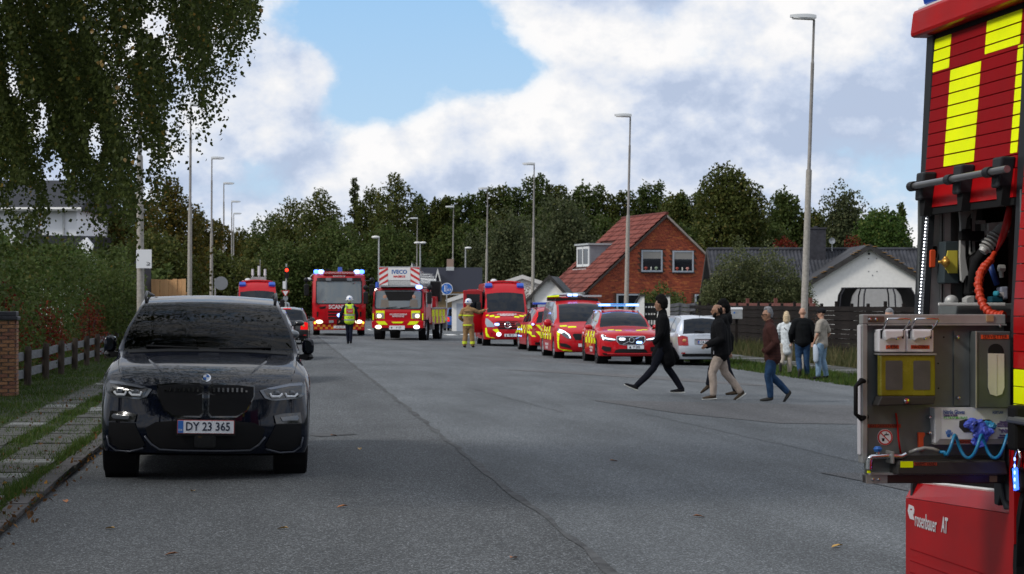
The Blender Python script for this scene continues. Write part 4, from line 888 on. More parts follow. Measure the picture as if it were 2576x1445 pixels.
for q in ((-9, 3, 10, 5, 9000, L_DK, 'garden tree left of the photographer'), (-9, -10, 15, 6.5, 9000, L_OAK, 'garden tree behind the photographer on the left'), (-1, -24, 16, 7, 9000, L_DK, 'tall garden tree straight behind the photographer'), (12, -26, 15, 7, 8000, L_OAK, 'garden tree behind the photographer on the right'),
          (24, -18, 14, 7, 8000, L_DK, 'garden tree far behind the photographer on the right'), (24, 10, 12, 5, 6000, L_DK, 'garden tree right of the fire truck'), (-14, 14, 10, 4.5, 6000, L_DK, 'garden tree behind the birch')): back_tree(*q)
# ================================================================ car builder
def mono(keys):
    xs = np.array([k[0] for k in keys], float); ys = np.array([k[1] for k in keys], float)
    if len(xs) == 1: return lambda x: ys[0]
    h = np.diff(xs); dl = np.diff(ys) / h; mm = np.zeros(len(xs)); mm[0], mm[-1] = dl[0], dl[-1]
    for i in range(1, len(xs) - 1):
        if dl[i - 1] * dl[i] > 0: w1, w2 = 2 * h[i] + h[i - 1], h[i] + 2 * h[i - 1]; mm[i] = (w1 + w2) / (w1 / dl[i - 1] + w2 / dl[i])
    def f(x):
        if x <= xs[0]: return ys[0]
        if x >= xs[-1]: return ys[-1]
        i = int(np.searchsorted(xs, x) - 1); i = max(0, min(i, len(h) - 1)); t = (x - xs[i]) / h[i]
        return ((1 + 2 * t) * (1 - t) ** 2 * ys[i] + t * (1 - t) ** 2 * h[i] * mm[i] + t * t * (3 - 2 * t) * ys[i + 1] + t * t * (t - 1) * h[i] * mm[i + 1])
    return f
def paint(name, col, rough=.35, metal=0.0, coat=.8): return pm(name, col, rough, metal, coat=coat, var=.04, vscale=2, spec=.3)
P_NAVY = pm('paint_midnight', (.003, .005, .013), .6, .0, coat=.75, spec=.02, var=.04, vscale=2); P_RED = pm('paint_signal_red', (.42, .004, .010), .4, coat=.55, spec=.15, var=.05, vscale=2); P_SILV = paint('paint_silver', (.54, .58, .64), .35, .55); P_BLK = paint('paint_black', (.010, .011, .013), .35)
P_BLUE = paint('paint_blue', (.02, .08, .30), .35); P_GREY = paint('paint_grey', (.10, .11, .12), .35, .4); P_GRN = paint('paint_dark_green', (.012, .035, .035), .35)
TYRE = pm('tyre_rubber', (.014, .014, .015), .85, var=.3, bump=.2); RIM = pm('alloy_rim', (.32, .32, .34), .35, .8); RIMD = pm('dark_rim', (.05, .05, .055), .35, .7)
UNDER = pm('underbody_black', (.008, .008, .009), .8); CGL = pm('tinted_car_glass', (.006, .009, .014), .05, spec=.35); SKYGL = pm('bright_side_glass', (.16, .18, .20), .06, spec=1.0)
TRIM = pm('black_trim', (.012, .012, .013), .4); GLOSSB = pm('gloss_black', (.006, .006, .007), .12, coat=1.0); CHROME = pm('chrome', (.62, .63, .65), .15, 1.0); LAMPG = pm('headlamp_glass', (.10, .11, .125), .08, .3, spec=1.0)
HIVIZ = pm('reflective_yellow', (.74, .88, .01), .5, spec=.2); PLATEW = pm('plate_white', (.68, .70, .74), .4); PLATEB = pm('plate_ink', (.02, .025, .05), .5); PLATEE = pm('plate_blue', (.02, .13, .45), .4); PLATER = pm('plate_red_rim', (.5, .10, .10), .5)
E_WHITE = pm('lit_white', (.8, .8, .8), .3, emit=(.80, .86, 1), estr=2.2); E_BLUE = pm('lit_blue', (.05, .15, .6), .3, emit=(.045, .13, 1), estr=7); E_BLUEW = pm('lit_blue_white', (.3, .4, .8), .3, emit=(.22, .38, 1), estr=4)
E_WARM = pm('lit_warm', (1, .9, .7), .3, emit=(1, .84, .60), estr=2.2); E_RED = pm('lit_red', (.4, .0, .0), .3, emit=(1, .0, .0), estr=.75, spec=.2); E_AMB = pm('lit_amber', (1, .5, .05), .3, emit=(1, .42, .03), estr=3)
LENSB = pm('blue_lens', (.01, .06, .36), .15, spec=.8, emit=(.01, .05, .35), estr=.25); REDL = pm('red_lens', (.30, .008, .01), .15, spec=.8); LETW = pm('white_lettering', (.62, .60, .62), .5); ORL = pm('orange_lens', (.7, .2, .02), .2)
class Car:
    def __init__(s, name, label, cat, loc, rz, sp, scale=1.0, ry=0.0, group=None, pmat=P_BLK, glass=CGL, side_glass=None, rim=RIM, step=.09):
        s.sp = sp; s.L = sp['L']; s.W = sp['W'] / 2; s.root = thing(name, label, cat, loc, rz, ry=ry, scale=scale, group=group); s.pmat = pmat
        for k in ('zt', 'zb', 'wm', 'wb', 'wt'): setattr(s, k, mono(sp[k]))
        s.pf = mono(sp.get('pf', [(.2, .10), (.45, 0), (.7, .03), (1.0, .10)])); s.pr = mono(sp.get('pr', [(.2, .10), (.45, 0), (.8, .03), (1.2, .06)]))
        s.y1, s.y2, s.y3, s.y4 = sp['gh']; s.zs = sp.get('zs', .22); s.build(glass, side_glass or glass, rim, step)
    def warp(s, x, y, z):
        q = abs(x) / s.W; a = max(0, 1 - max(y, 0) / s.sp.get('fl', 1.0)); b = max(0, 1 - max(s.L - y, 0) / .8)
        yy = y + a * a * (s.sp.get('bf', .3) * q ** 2.6 + s.pf(z) + (s.sp['fx'](q, z) if 'fx' in s.sp else 0)) - b * b * (s.sp.get('br', .16) * q ** 3 + s.pr(z))
        c = max(0, 1 - abs(y - s.y1 - .1) / .9); hz = max(0, min(1, (z - s.zb(y)) * 5))
        yy -= s.sp.get('ws', .10) * c * hz * (1 - q * q) * (1 if y > .3 else 0)
        return (x, yy, z)
    def arch(s, y):
        z = s.zs
        for yc in s.sp['wheels']:
            Ra = s.sp['R'] + s.sp.get('gap', .055); d = abs(y - yc)
            if d < Ra: z = max(z, s.sp['R'] + sqrt(Ra * Ra - d * d) * .98)
        return z
    def section(s, y):
        zb, zt, wb, wt, wm = s.zb(y), s.zt(y), s.wb(y), s.wt(y), s.wm(y); z1 = s.arch(y)
        k = s.sp.get('nose', .05) * max(0, 1 - y / .12) ** 2 + .04 * max(0, 1 - (s.L - y) / .1) ** 2
        zt = max(zt, zb + .02); cr = min(s.sp.get('crown', .06), (zt - zb) * .7); ze = zt - cr
        zr = lambda x: ze + cr * (1 - (x / max(wt, .01)) ** 2)
        h = zb - z1; d = 1.0 if ze - zb > .15 else 0.0
        r = [(0, s.zs - .02), (.76 * wm, s.zs - .02), (.80 * wm, z1), (.968 * wm, z1), (.992 * wm, z1 + .10 * h), (wm, z1 + .38 * h), (wm * .992, z1 + .66 * h), (wm * .45 + wb * .55, z1 + .86 * h), (wb, zb),
             (wb - .014, zb + .02 * d + .005), (wb + (wt - wb) * .45 + .02 * d, zb + (ze - zb) * .5), (wt + .012, ze - .012), (wt - .02, zr(wt - .02)), (s.sp.get('pil', .93) * wt, zr(s.sp.get('pil', .93) * wt)), (.45 * wt, zr(.45 * wt)), (0, zt)]
        return [(x * (1 - k), z) for x, z in r]
    def build(s, glass, sglass, rim, step):
        sp = s.sp; ys = set(np.round(np.linspace(0, s.L, int(s.L / step) + 1), 3)) | {0.03, 0.08, round(s.L - .04, 3), s.y1, s.y2, s.y3, s.y4}
        for a, b in sp.get('side', []): ys |= {a, b}
        for yc in sp['wheels']:
            Ra = sp['R'] + sp.get('gap', .055); ys |= {round(yc + Ra * cos(t), 3) for t in np.linspace(0, pi, 13)}
        ys = sorted(ys); ys = [y for i, y in enumerate(ys) if i == 0 or y - ys[i - 1] > .004]
        secs = [s.section(y) for y in ys]; n = len(secs[0]); G = {}
        def put(key, q): G.setdefault(key, M()).add(q, [tuple(range(len(q)))])
        for j in range(len(ys) - 1):
            ym = (ys[j] + ys[j + 1]) / 2; gh = s.zt(ym) - s.zb(ym)
            for i in range(n - 1):
                for sg in (1, -1):
                    q = [s.warp(sg * secs[a][b][0], ys[a], secs[a][b][1]) for a, b in ((j, i), (j + 1, i), (j + 1, i + 1), (j, i + 1))]
                    if sg < 0: q = q[::-1]
                    key = 'body'
                    if i < 3: key = 'underbody'
                    elif i in (9, 10) and any(a <= ym <= b for a, b in sp['side']) and gh > .1: key = ('side_window', sg, [k for k, (a, b) in enumerate(sp['side']) if a <= ym <= b][0])
                    elif i in (9, 10) and sp['side'] and sp['side'][0][0] < ym < sp['side'][-1][1] and gh > .1: key = ('window_pillar', sg, sum(1 for a, b in sp['side'] if b <= ym))
                    elif i in (13, 14) and s.y1 < ym < s.y2: key = 'windscreen'
                    elif i in (13, 14) and s.y3 < ym < s.y4: key = 'rear_window'
                    put(key, q)
        for yi, sgn in ((0, 1), (len(ys) - 1, -1)):
            K = 12; sec = secs[yi]
            for i in range(3, n - 1):
                for k in range(K):
                    q = [s.warp(sec[a][0] * (-1 + 2 * b / K), ys[yi], sec[a][1]) for a, b in ((i, k), (i, k + 1), (i + 1, k + 1), (i + 1, k))]
                    put('body', q if sgn > 0 else q[::-1])
        for key, m in G.items():
            # weld
            mp = {}; vs = []; fs = []
            for f in m.f:
                g = []
                for i in f:
                    kk = tuple(round(c, 4) for c in m.v[i])
                    if kk not in mp: mp[kk] = len(vs); vs.append(kk)
                    if mp[kk] not in g: g.append(mp[kk])
                if len(g) > 2: fs.append(tuple(g))
            mm = M(); mm.v, mm.f = vs, fs; nm = key if isinstance(key, str) else key[0]
            mt = {'body': s.pmat, 'underbody': UNDER, 'side_window': sglass, 'window_pillar': TRIM}.get(nm, glass)
            o = obj(nm, mm, mt, s.root, smooth=38)
            if nm == 'body': s.body = o
        # wheels and liners
        Rw, ww = sp['R'], sp.get('tw', .22); tm = None
        for yc in sp['wheels']:
            for sg in (1, -1):
                xo = s.wm(yc) * .985
                obj('wheel_arch', M().lathe([(Rw + .05, 0), (Rw + .05, -.30), (.01, -.30)], (0, 0, 0), 'X', 20) if sg > 0 else M().lathe([(Rw + .05, 0), (Rw + .05, .30), (.01, .30)], (0, 0, 0), 'X', 20), UNDER, s.root, loc=(sg * (xo - .03), yc, Rw))
                if tm is None:
                    tm = obj('wheel', M().lathe([(Rw * .62, -ww / 2 + .02), (Rw * .93, -ww / 2), (Rw * .985, -ww / 2 + .03), (Rw, -ww / 2 + .07), (Rw, ww / 2 - .07), (Rw * .985, ww / 2 - .03), (Rw * .93, ww / 2), (Rw * .64, ww / 2 - .015), (Rw * .62, ww / 2 - .05)], (0, 0, 0), 'X', 36), TYRE, s.root, smooth=50)
                    ns = sp.get('spokes', 5); m = M().lathe([(Rw * .63, .03), (Rw * .66, ww / 2 - .012), (Rw * .60, ww / 2 - .012), (Rw * .58, 0)], (0, 0, 0), 'X', 36)
                    m.lathe([(0, ww / 2 - .02), (Rw * .13, ww / 2 - .022), (Rw * .15, ww / 2 - .05)], (0, 0, 0), 'X', 16)
                    for k in range(ns):
                        a = 2 * pi * k / ns
                        for da in ((-.12, .12) if ns < 8 else (0,)):
                            m.tube([(ww / 2 - .035, Rw * .10 * cos(a), Rw * .10 * sin(a)), (ww / 2 - .03, Rw * .62 * cos(a + da), Rw * .62 * sin(a + da))], [.035, .026], 5)
                    rm = obj('rim', m, rim, tm, smooth=40); bk = obj('brake_disc', M().lathe([(0, 0), (Rw * .6, 0), (Rw * .6, .02), (0, .02)], (0, 0, 0), 'X', 24), UNDER, tm)
                    w_ = tm
                else: w_ = dup(tm)
                w_.location = (sg * (xo - ww / 2 - .01), yc, Rw); w_.rotation_euler = (.3 * yc, 0, 0 if sg > 0 else pi)
    # surface functions
    def ff(s, x, z, o=0): p = s.warp(x, 0, z); return (p[0], p[1] - o, p[2])
    def fr(s, x, z, o=0): p = s.warp(x, s.L, z); return (p[0], p[1] + o, p[2])
    def sx(s, y, z):
        sec = s.section(min(max(y, .02), s.L - .02))[3:12]
        for (xa, za), (xb, zb_) in zip(sec, sec[1:]):
            if za <= z <= zb_: return xa + (xb - xa) * (z - za) / max(zb_ - za, 1e-5)
        return sec[0][0] if z < sec[0][1] else sec[-1][0]
    def fs(s, sg):
        def f(y, z, o=0): p = s.warp(sg * (s.sx(y, z) + o), y, z); return p
        return f
    def tz(s, x, y):
        sec = s.section(y)[8:]; sec = sec[::-1]; x = abs(x)
        for (xa, za), (xb, zb_) in zip(sec, sec[1:]):
            if xa <= x <= xb: return za + (zb_ - za) * (x - xa) / max(xb - xa, 1e-5)
        return sec[-1][1]
    def ft(s, x, y, o=0): z = s.tz(x, y); p = s.warp(x, y, z); return (p[0], p[1], p[2] + o)
    def P(s, name, out, fn, mat, off=.01, th=.02, mirror=False, parent=None, rings=3, sub=.12, smooth=40, label=None):
        r = None
        for sg in ((1, -1) if mirror else (1,)):
            r = obj(name, M().patch([(a * sg, b) for a, b in out], fn, off, th, rings, sub), mat, parent or s.root, smooth=smooth, label=label)
        return r
    def mirror_pair(s, y, z, mat=None, w=.20, h=.15, x=None, d=.12):
        x = x or s.wb(y) + .02
        for sg in (1, -1):
            m = M().ell((sg * (x + w * .62), y, z), (w * .56, d, h / 2), 14, 10); m.v = [(vx, vy if vy < y + d * .45 else y + d * .45, vz) for vx, vy, vz in m.v]
            o = obj('side_mirror', m, mat or s.pmat, s.root, smooth=45); obj('mirror_arm', M().tube([(sg * (x - .06), y + .02, z - h * .45), (sg * (x + .08), y + .02, z - h * .32)], .022, 6), TRIM, o)
            obj('mirror_glass', M().prism(rrect(-w * .42, -h * .36, w * .42, h * .36, .03), lambda a, b, t, sg=sg: (sg * (x + w * .62) + a, t, z + b), y + d * .46, y + d * .5), LAMPG, o)
    def plate(s, txt, x, z, front=True, w=.5, h=.11, eu=True, dy=.012, rim=True, crown_=False, ink=PLATEB, ts=None):
        y = (s.warp(x, 0, z)[1] - dy) if front else (s.warp(x, s.L, z)[1] + dy); sg = -1 if front else 1
        t = obj('number_plate', M().b2((x - w / 2, y - .004, z - h / 2), (x + w / 2, y + .004, z + h / 2)), PLATER if rim else PLATEB, s.root, bev=.003)
        obj('plate_field', M().b2((x - w / 2 + .005, min(y + sg * .007, y), z - h / 2 + .005), (x + w / 2 - .005, max(y + sg * .007, y), z + h / 2 - .005)), PLATEW, t)
        rot = (R(90), 0, 0) if front else (R(90), 0, pi); k = 1 if front else -1
        if eu:
            xe = x - k * (w / 2 - .03); obj('plate_band', M().b2((xe - .025, min(y, y + sg * .009), z - h / 2 + .006), (xe + .025, max(y, y + sg * .009), z + h / 2 - .006)), PLATEE, t)
            text('band_letters', 'DK', .028, PLATEW, t, (xe, y + sg * .011, z - h * .25), rot)
        text('plate_letters', txt, ts or h * .88, ink, t, (x + (k * .02 if eu else k * .03 * crown_), y + sg * .009, z), rot, sx=.88, bold=.0015)
        if crown_:
            xc = x - k * w * .33; m = M(); m.b2((xc - .022, y + sg * .012 - .002, z - .035), (xc + .022, y + sg * .012, z + .012)); m.ell((xc, y + sg * .01, z + .024), (.014, .003, .012), 8, 6); obj('plate_crest', m, PLATEB, t)
        return t
def batten(c, sg, y0, y1, zf, rows=2, cw=.3, hh=.2, strips=3, z0=.62, parent=None, phase=0, name='reflective_marking', mat=HIVIZ, gap=.02):
    m = M(); k = 0; y = y0; f = c.fs(sg)
    while y + .05 < y1:
        for r_ in range(rows):
            if (k + r_ + phase) % 2 == 0:
                zb_ = zf(y) + r_ * hh if callable(zf) else z0 + r_ * hh
                for q in range(strips):
                    a = y + q * cw / strips + gap / 2; b_ = min(y + (q + 1) * cw / strips - gap / 2, y1)
                    if b_ > a: m.patch(rrect(a, zb_ + .008, b_, zb_ + hh - .008, .01, 1), f, .004, .012, 1, .3)
        y += cw; k += 1
    return obj(name, m, mat, c.root)
# ---------------------------------------------------------------- the parked dark SUV
X5 = dict(L=4.92, W=2.0, R=.375, tw=.275, wheels=(.87, 3.845), gh=(1.40, 2.16, 4.15, 4.74), zs=.25, gap=.05, crown=.028, nose=.03, bf=.30, fl=1.1, ws=.13,
          zt=[(0, .875), (.06, .905), (.5, 1.02), (1.0, 1.10), (1.40, 1.165), (1.75, 1.43), (2.16, 1.635), (2.8, 1.70), (3.6, 1.685), (4.15, 1.62), (4.5, 1.40), (4.74, 1.17), (4.92, 1.05)],
          zb=[(0, .82), (.25, .90), (.6, .97), (1.3, 1.06), (2.2, 1.09), (4.3, 1.15), (4.92, 1.0)],
          wm=[(0, .955), (.2, .975), (.87, 1.0), (1.6, .975), (3.0, .975), (3.85, 1.0), (4.6, .97), (4.92, .92)],
          wb=[(0, .90), (.4, .94), (1.0, .93), (1.5, .915), (3.0, .90), (4.3, .90), (4.92, .84)],
          pil=.97, fx=lambda q, z: .014 * math.exp(-((z - .665 + .10 * (q - .6)) / .05) ** 2) * min(1, max(0, (q - .42) * 5)) - .010 * math.exp(-((z - .755 + .1 * (q - .6)) / .03) ** 2) * min(1, max(0, (q - .5) * 5)),
          wt=[(0, .80), (.6, .84), (1.40, .87), (2.16, .70), (2.8, .68), (3.8, .66), (4.4, .68), (4.92, .78)], side=[(1.62, 2.62), (2.70, 3.60), (3.68, 4.35)],
          pf=[(.2, .10), (.34, .02), (.50, 0), (.62, .03), (.80, .055), (.90, .12)])
bp = gnd(518, 1199); bmw_d = 19.6
bx_ = at(514, 760, 19.7); CG = glassmat('clear_car_glass', (.16, .19, .23), .6)
bmw = Car('suv_car', 'dark midnight blue SUV parked facing the camera at the left of the road', 'car', (bx_.x, bx_.y, zg(bx_.x) - .005), R(.9), X5, scale=(1.02, 1.025, 1.05), ry=R(-1.0) * -1, pmat=P_NAVY, glass=CG, side_glass=CG, rim=RIMD, step=.05)
b = bmw
def Z(zy): return 1.65 - (zy - 104) / 755
def Xz(zx): return (zx - 797) / 755
kid = [(-.455, .875), (-.30, .893), (-.06, .893), (-.022, .865), (-.018, .62), (-.045, .582), (-.29, .585), (-.385, .64), (-.455, .78)]
kin = [(x * .94 - .015, .735 + (z - .735) * .90) for x, z in kid]
for sg in (1, -1):
    K1 = b.P('kidney_frame', [(x * sg, z) for x, z in kid], b.ff, GLOSSB, .022, .05, sub=.06)
    K2 = b.P('grille', [(x * sg, z) for x, z in kin], b.ff, UNDER, .026, .03, sub=.06, parent=K1)
    for i in range(8):
        x = .075 + i * .043; zt_, zb_ = (.852 if i < 7 else .83), .815
        obj('grille_slat', M().prism([(x - .008, zb_), (x + .008, zb_), (x + .010, zt_), (x - .010, zt_)], lambda a, z, t, sg=sg: b.ff(a * sg, z, t), .03, .042), GLOSSB, K1)
    # headlamp
    hl = b.P('headlight', [(sg * x, z) for x, z in ((.50, .83), (.62, .86), (.78, .895), (.90, .905), (.935, .87), (.925, .79), (.88, .755), (.62, .735), (.55, .76))], b.ff, LAMPG, .014, .05, sub=.05)
    b.P('lamp_interior', [(sg * x, z) for x, z in ((.54, .83), (.75, .862), (.90, .868), (.90, .80), (.86, .768), (.62, .752), (.57, .78))], b.ff, GLOSSB, .017, .01, sub=.05, parent=hl)
    for cx_ in (.655, .80):
        obj('lamp_lens', M().ell(b.ff(sg * cx_, .80, .016), (.040, .012, .030), 12, 8), LAMPG, hl, smooth=True)
        pts = [(cx_ - .058, .806), (cx_ - .042, .775), (cx_ + .032, .775), (cx_ + .058, .80)]
        obj('daylight_strip', M().tube([b.ff(sg * x, z, .026) for x, z in pts], .011, 6), pm('white_light_guide', (.85, .87, .9), .3), hl)
    b.P('lamp_brow', [(sg * x, z) for x, z in ((.56, .850), (.78, .888), (.91, .895), (.90, .875), (.78, .866), (.60, .838))], b.ff, pm('lamp_brow_grey', (.20, .22, .26), .2, .5), .020, .01, sub=.05, parent=hl)
    fo = b.P('fog_light', [(sg * x, z) for x, z in ((.70, .585), (.86, .60), (.88, .575), (.86, .555), (.72, .552))], b.ff, LAMPG, .02, .04, sub=.05); b.P('fog_bezel', [(sg * x, z) for x, z in ((.64, .60), (.72, .617), (.89, .625), (.905, .53), (.66, .528))], b.ff, GLOSSB, .012, .04, sub=.05, parent=fo)
    b.P('side_intake', [(sg * x, z) for x, z in ((.66, .52), (.90, .52), (.905, .34), (.80, .275), (.60, .28), (.56, .33))], b.ff, UNDER, .006, .03, sub=.06)
    obj('intake_blade', M().tube([b.ff(sg * x, z, .03) for x, z in ((.915, .40), (.90, .31), (.83, .262), (.70, .258), (.57, .295))], .009, 6), pm('satin_grey_trim', (.07, .075, .09), .3, .5), b.root, smooth=True)
b.P('lower_intake', [(-.555, .48), (-.46, .535), (-.30, .548), (.30, .548), (.46, .535), (.555, .48), (.52, .36), (.42, .295), (-.42, .295), (-.52, .36)], b.ff, UNDER, .008, .04, sub=.08)
obj('lower_lip', M().tube([b.ff(x, z, .03) for x, z in ((-.56, .41), (-.50, .335), (-.42, .285), (-.2, .278), (.2, .278), (.42, .285), (.50, .335), (.56, .41))], .010, 6), MAT['satin_grey_trim'], b.root, smooth=True)
b.P('camera_housing', rrect(-.10, .31, .10, .42, .02), b.ff, GLOSSB, .02, .02)
b.plate('DY 23 365', .006, .500, w=.525, h=.122, dy=.045); obj('plate_frame', M().b2((-.27, b.ff(0, .487, .036)[1], .420), (.282, b.ff(0, .487, .02)[1], .566)), TRIM, b.root)
text('dealer_letters', 'HAMMERSLEV & ANDERSEN', .014, PLATEW, b.root, (.01, b.ff(0, .41, .040)[1], .4275))
em = obj('badge', M().lathe([(0, 0), (.041, 0), (.043, -.01), (.035, -.014), (0, -.015)], (0, 0, 0), 'Y', 24), CHROME, b.root, smooth=40); p = b.ft(0, .035, .0); em.location = (0, p[1] - .02, .935); em.rotation_euler = (R(-35), 0, 0)
for i, mt in enumerate((PLATEE, PLATEW, PLATEE, PLATEW)): obj('badge_quarter', M().add([(0, -.0165, 0)] + [(.031 * cos(pi / 2 * i + t), -.0165, .031 * sin(pi / 2 * i + t)) for t in np.linspace(0, pi / 2, 6)], [(0, k, k + 1) for k in range(1, 6)]), mt, em, fix=False)
for sg in (1, -1):
    obj('bonnet_crease', M().tube([b.ft(sg * x, y, -.004) for x, y in ((.36, .12), (.47, .5), (.56, .9), (.62, 1.28))], [.006, .014, .016, .008], 8), P_NAVY, b.root, smooth=True)
    obj('bonnet_gap', M().tube([b.ft(sg * x, y, .001) for x, y in ((.80, .16), (.835, .5), (.86, .9), (.87, 1.30))], .004, 5), UNDER, b.root)
    obj('roof_rail', M().tube([b.ft(sg * .66, 2.18, .0), b.ft(sg * .675, 2.30, .045), b.ft(sg * .675, 2.6, .062), b.ft(sg * .66, 3.9, .062), b.ft(sg * .64, 4.15, .0)], .015, 8), TRIM, b.root, smooth=True)
    obj('wiper', M().tube([b.ft(sg * .1, 1.42, .012), b.ft(sg * .62, 1.47, .014)], .010, 5), TRIM, b.root)
    obj('washer_nozzle', M().ell((sg * .42, 1.14, 1.10), (.02, .03, .012), 8, 6), TRIM, b.root)
    obj('side_sill', M().b2((sg * .90, 1.4, .22), (sg * .985, 3.3, .31)), TRIM, b.root, bev=.02)
b.P('scuttle', [(-.78, 1.33), (.78, 1.33), (.80, 1.42), (-.80, 1.42)], b.ft, TRIM, .008, .01)
# mirrors folded in on the parked car
for sg in (1, -1):
    m = M().prism(rrect(-.055, -.075, .065, .08, .045, 4), lambda a, z, t, sg=sg: (sg * (1.0 + a), t - abs(a) * .3, 1.20 + z), 1.88, 2.08); o = obj('side_mirror', m, P_NAVY, b.root, smooth=60, bev=.03); obj('mirror_arm', M().box((sg * .93, 1.9, 1.10), (.14, .10, .05)), TRIM, o); obj('mirror_base', M().ell((sg * 1.0, 1.97, 1.10), (.07, .11, .04), 10, 6), TRIM, o)
INT = pm('cabin_leather', (.018, .019, .022), .6); 
inn = obj('dashboard', M().tube([(-.80, 1.72, .98), (.80, 1.72, .98)], .16, 10), INT, b.root)
for sx_, yy in ((-.40, 2.75), (.40, 2.75), (-.42, 3.65), (.42, 3.65)):
    st = obj('seat', M().box((sx_, yy + .12, .92), (.50, .16, .62), rx=R(-12)).box((sx_, yy - .2, .60), (.50, .55, .16)), INT, b.root, bev=.05); obj('headrest', M().ell((sx_, yy + .2, 1.32), (.15, .07, .11), 12, 8), INT, st, smooth=True)
sw = obj('steering_wheel', M().tube([(.40 + .185 * cos(t), 2.12 + .05 * sin(t), 1.06 + .18 * sin(t)) for t in np.linspace(0, 2 * pi, 25)], .018, 6, cap=False), INT, b.root, smooth=True)
obj('rear_view_mirror', M().ell((0, 2.08, 1.50), (.13, .03, .035), 12, 8), INT, b.root, smooth=True)
obj('luggage_floor', M().b2((-.7, 2.2, .40), (.7, 4.6, .55)), INT, b.root)
# ---------------------------------------------------------------- generic hatchback and estate seen from behind
def estate(L=4.4, W=1.72, H=1.47, rear=.28, tail=None):
    a = L - .42
    return dict(L=L, W=W, R=.315, tw=.2, wheels=(.82, L - .88), gh=(1.15, 1.85, L - .50, L - .10), zs=.20, br=.20,
        zt=[(0, .62), (.06, .66), (.5, .82), (1.15, .96), (1.85, H - .10), (2.5, H), (L - .9, H - .03), (L - .50, H - .09), (L - .10, .96), (L, .93)],
        zb=[(0, .58), (.3, .72), (1.1, .88), (2.5, .92), (L - .2, .96), (L, .88)],
        wm=[(0, W * .45), (.4, W * .49), (.9, W * .5), (L - .8, W * .5), (L, W * .47)], wb=[(0, W * .42), (.5, W * .46), (1.3, W * .465), (L - .5, W * .455), (L, W * .45)],
        wt=[(0, W * .36), (1.15, W * .40), (1.85, W * .34), (2.6, W * .335), (L - .6, W * .335), (L - .1, W * .41), (L, W * .44)],
        side=[(1.45, 2.25), (2.33, 3.1), (3.18, L - .62)], pr=[(.2, .08), (.42, 0), (.6, .02), (.9, .06)])
def rear_car(name, label, c, rz, sp, pmat, plate='', lit=False, side_glass=None, scale=1.0, light='corner', group=None, glass=CGL):
    c = Vector((c[0], c[1], zg(c[0]))); fwd = Vector((-sin(rz), cos(rz), 0)) # direction the car points
    k = Car(name, label, 'car', c + fwd * sp['L'] * scale, rz + pi, sp, scale, pmat=pmat, side_glass=side_glass, glass=glass, group=group)
    W_, L_, H_ = sp['W'] / 2, sp['L'], max(z for _, z in sp['zt'])
    for sg in (1, -1):
        if light == 'corner': out = [(.60 * W_, .60), (.92 * W_, .60), (.93 * W_, .86), (.80 * W_, .90), (.62 * W_, .86)]
        else: out = [(.78 * W_, .62), (.93 * W_, .62), (.90 * W_, 1.0), (.84 * W_, 1.12), (.80 * W_, .95)]
        tl = k.P('tail_light', [(a * sg, z) for a, z in out], k.fr, E_RED if lit else REDL, .012, .05, sub=.06)
        if light == 'corner': obj('indicator_lens', M().ell(k.fr(sg * .72 * W_, .75, .012), (.07, .02, .05), 12, 8), pm('indicator_amber', (.6, .3, .12), .2), tl, smooth=True)
        obj('reflector', M().b2((sg * .80 * W_ - .06, L_ - .02, .36), (sg * .80 * W_ + .06, L_ + .0, .40)), REDL, k.root)
    k.P('rear_bumper_trim', rrect(-.8 * W_, .27, .8 * W_, .36, .03), k.fr, TRIM, .01, .03)
    k.P('plate_recess', rrect(-.34, .62, .34, .78, .03), k.fr, TRIM if pmat is P_BLK else GREYS, .004, .02)
    obj('boot_handle', M().tube([k.fr(-.34, .80, .03), k.fr(.34, .80, .03)], .014, 6), CHROME if pmat is P_SILV else pmat, k.root)
    if plate: k.plate(plate, 0, .70, front=False, dy=.02)
    obj('rear_wiper', M().tube([k.ft(0, L_ - .12, .03), k.ft(.30, L_ - .16, .03)], .012, 5), TRIM, k.root); obj('aerial', M().cyl((0, L_ - .75, H_ - .04), (0, L_ - .65, H_ + .12), .008, n=5), TRIM, k.root)
    if lit: obj('brake_light', M().tube([k.ft(-.16, L_ - .50, .02), k.ft(.16, L_ - .50, .02)], .016, 6), E_RED, k.root)
    for sg in (1, -1): obj('roof_rail', M().tube([k.ft(sg * W_ * .64, 2.0, .0), k.ft(sg * W_ * .64, 2.1, .05), k.ft(sg * W_ * .64, L_ - .9, .05), k.ft(sg * W_ * .64, L_ - .8, .0)], .016, 6), CHROME if pmat is P_SILV else TRIM, k.root)
    k.mirror_pair(1.55, .98); obj('exhaust', M().cyl((-.45, L_ - .1, .24), (-.45, L_ + .01, .24), .03, n=10), CHROME, k.root)
    return k
q = at(1776, 760, 61.2); rear_car('silver_estate_car', 'silver estate car parked facing away on the right beside the red response SUV', q, R(3.5), estate(4.4, 1.73, 1.50), P_SILV, 'CA 17 482', side_glass=SKYGL)
q = at(722, 760, 81.5); rear_car('black_estate_car', 'black estate car with lit red brake lights driving away behind the parked SUV', q, R(-1.5), estate(4.5, 1.76, 1.50), P_BLK, 'AA 78 488', lit=True)
q = at(652, 760, 42.2); c2 = Car('grey_hatchback', 'grey car parked right behind the SUV, only its mirror and window edge showing', 'car', (q.x - .28, q.y, zg(q.x)), R(0), estate(4.2, 1.74, 1.47), pmat=P_GREY); c2.mirror_pair(1.45, 1.02, w=.24, h=.17)
q = at(667, 760, 59); c3 = Car('dark_hatchback', 'dark car parked second behind the SUV, its black mirror and side glass showing', 'car', (q.x - .02, q.y, zg(q.x)), R(0), estate(4.3, 1.78, 1.52), pmat=P_BLK, side_glass=SKYGL); c3.mirror_pair(1.45, 1.08, w=.26, h=.17)
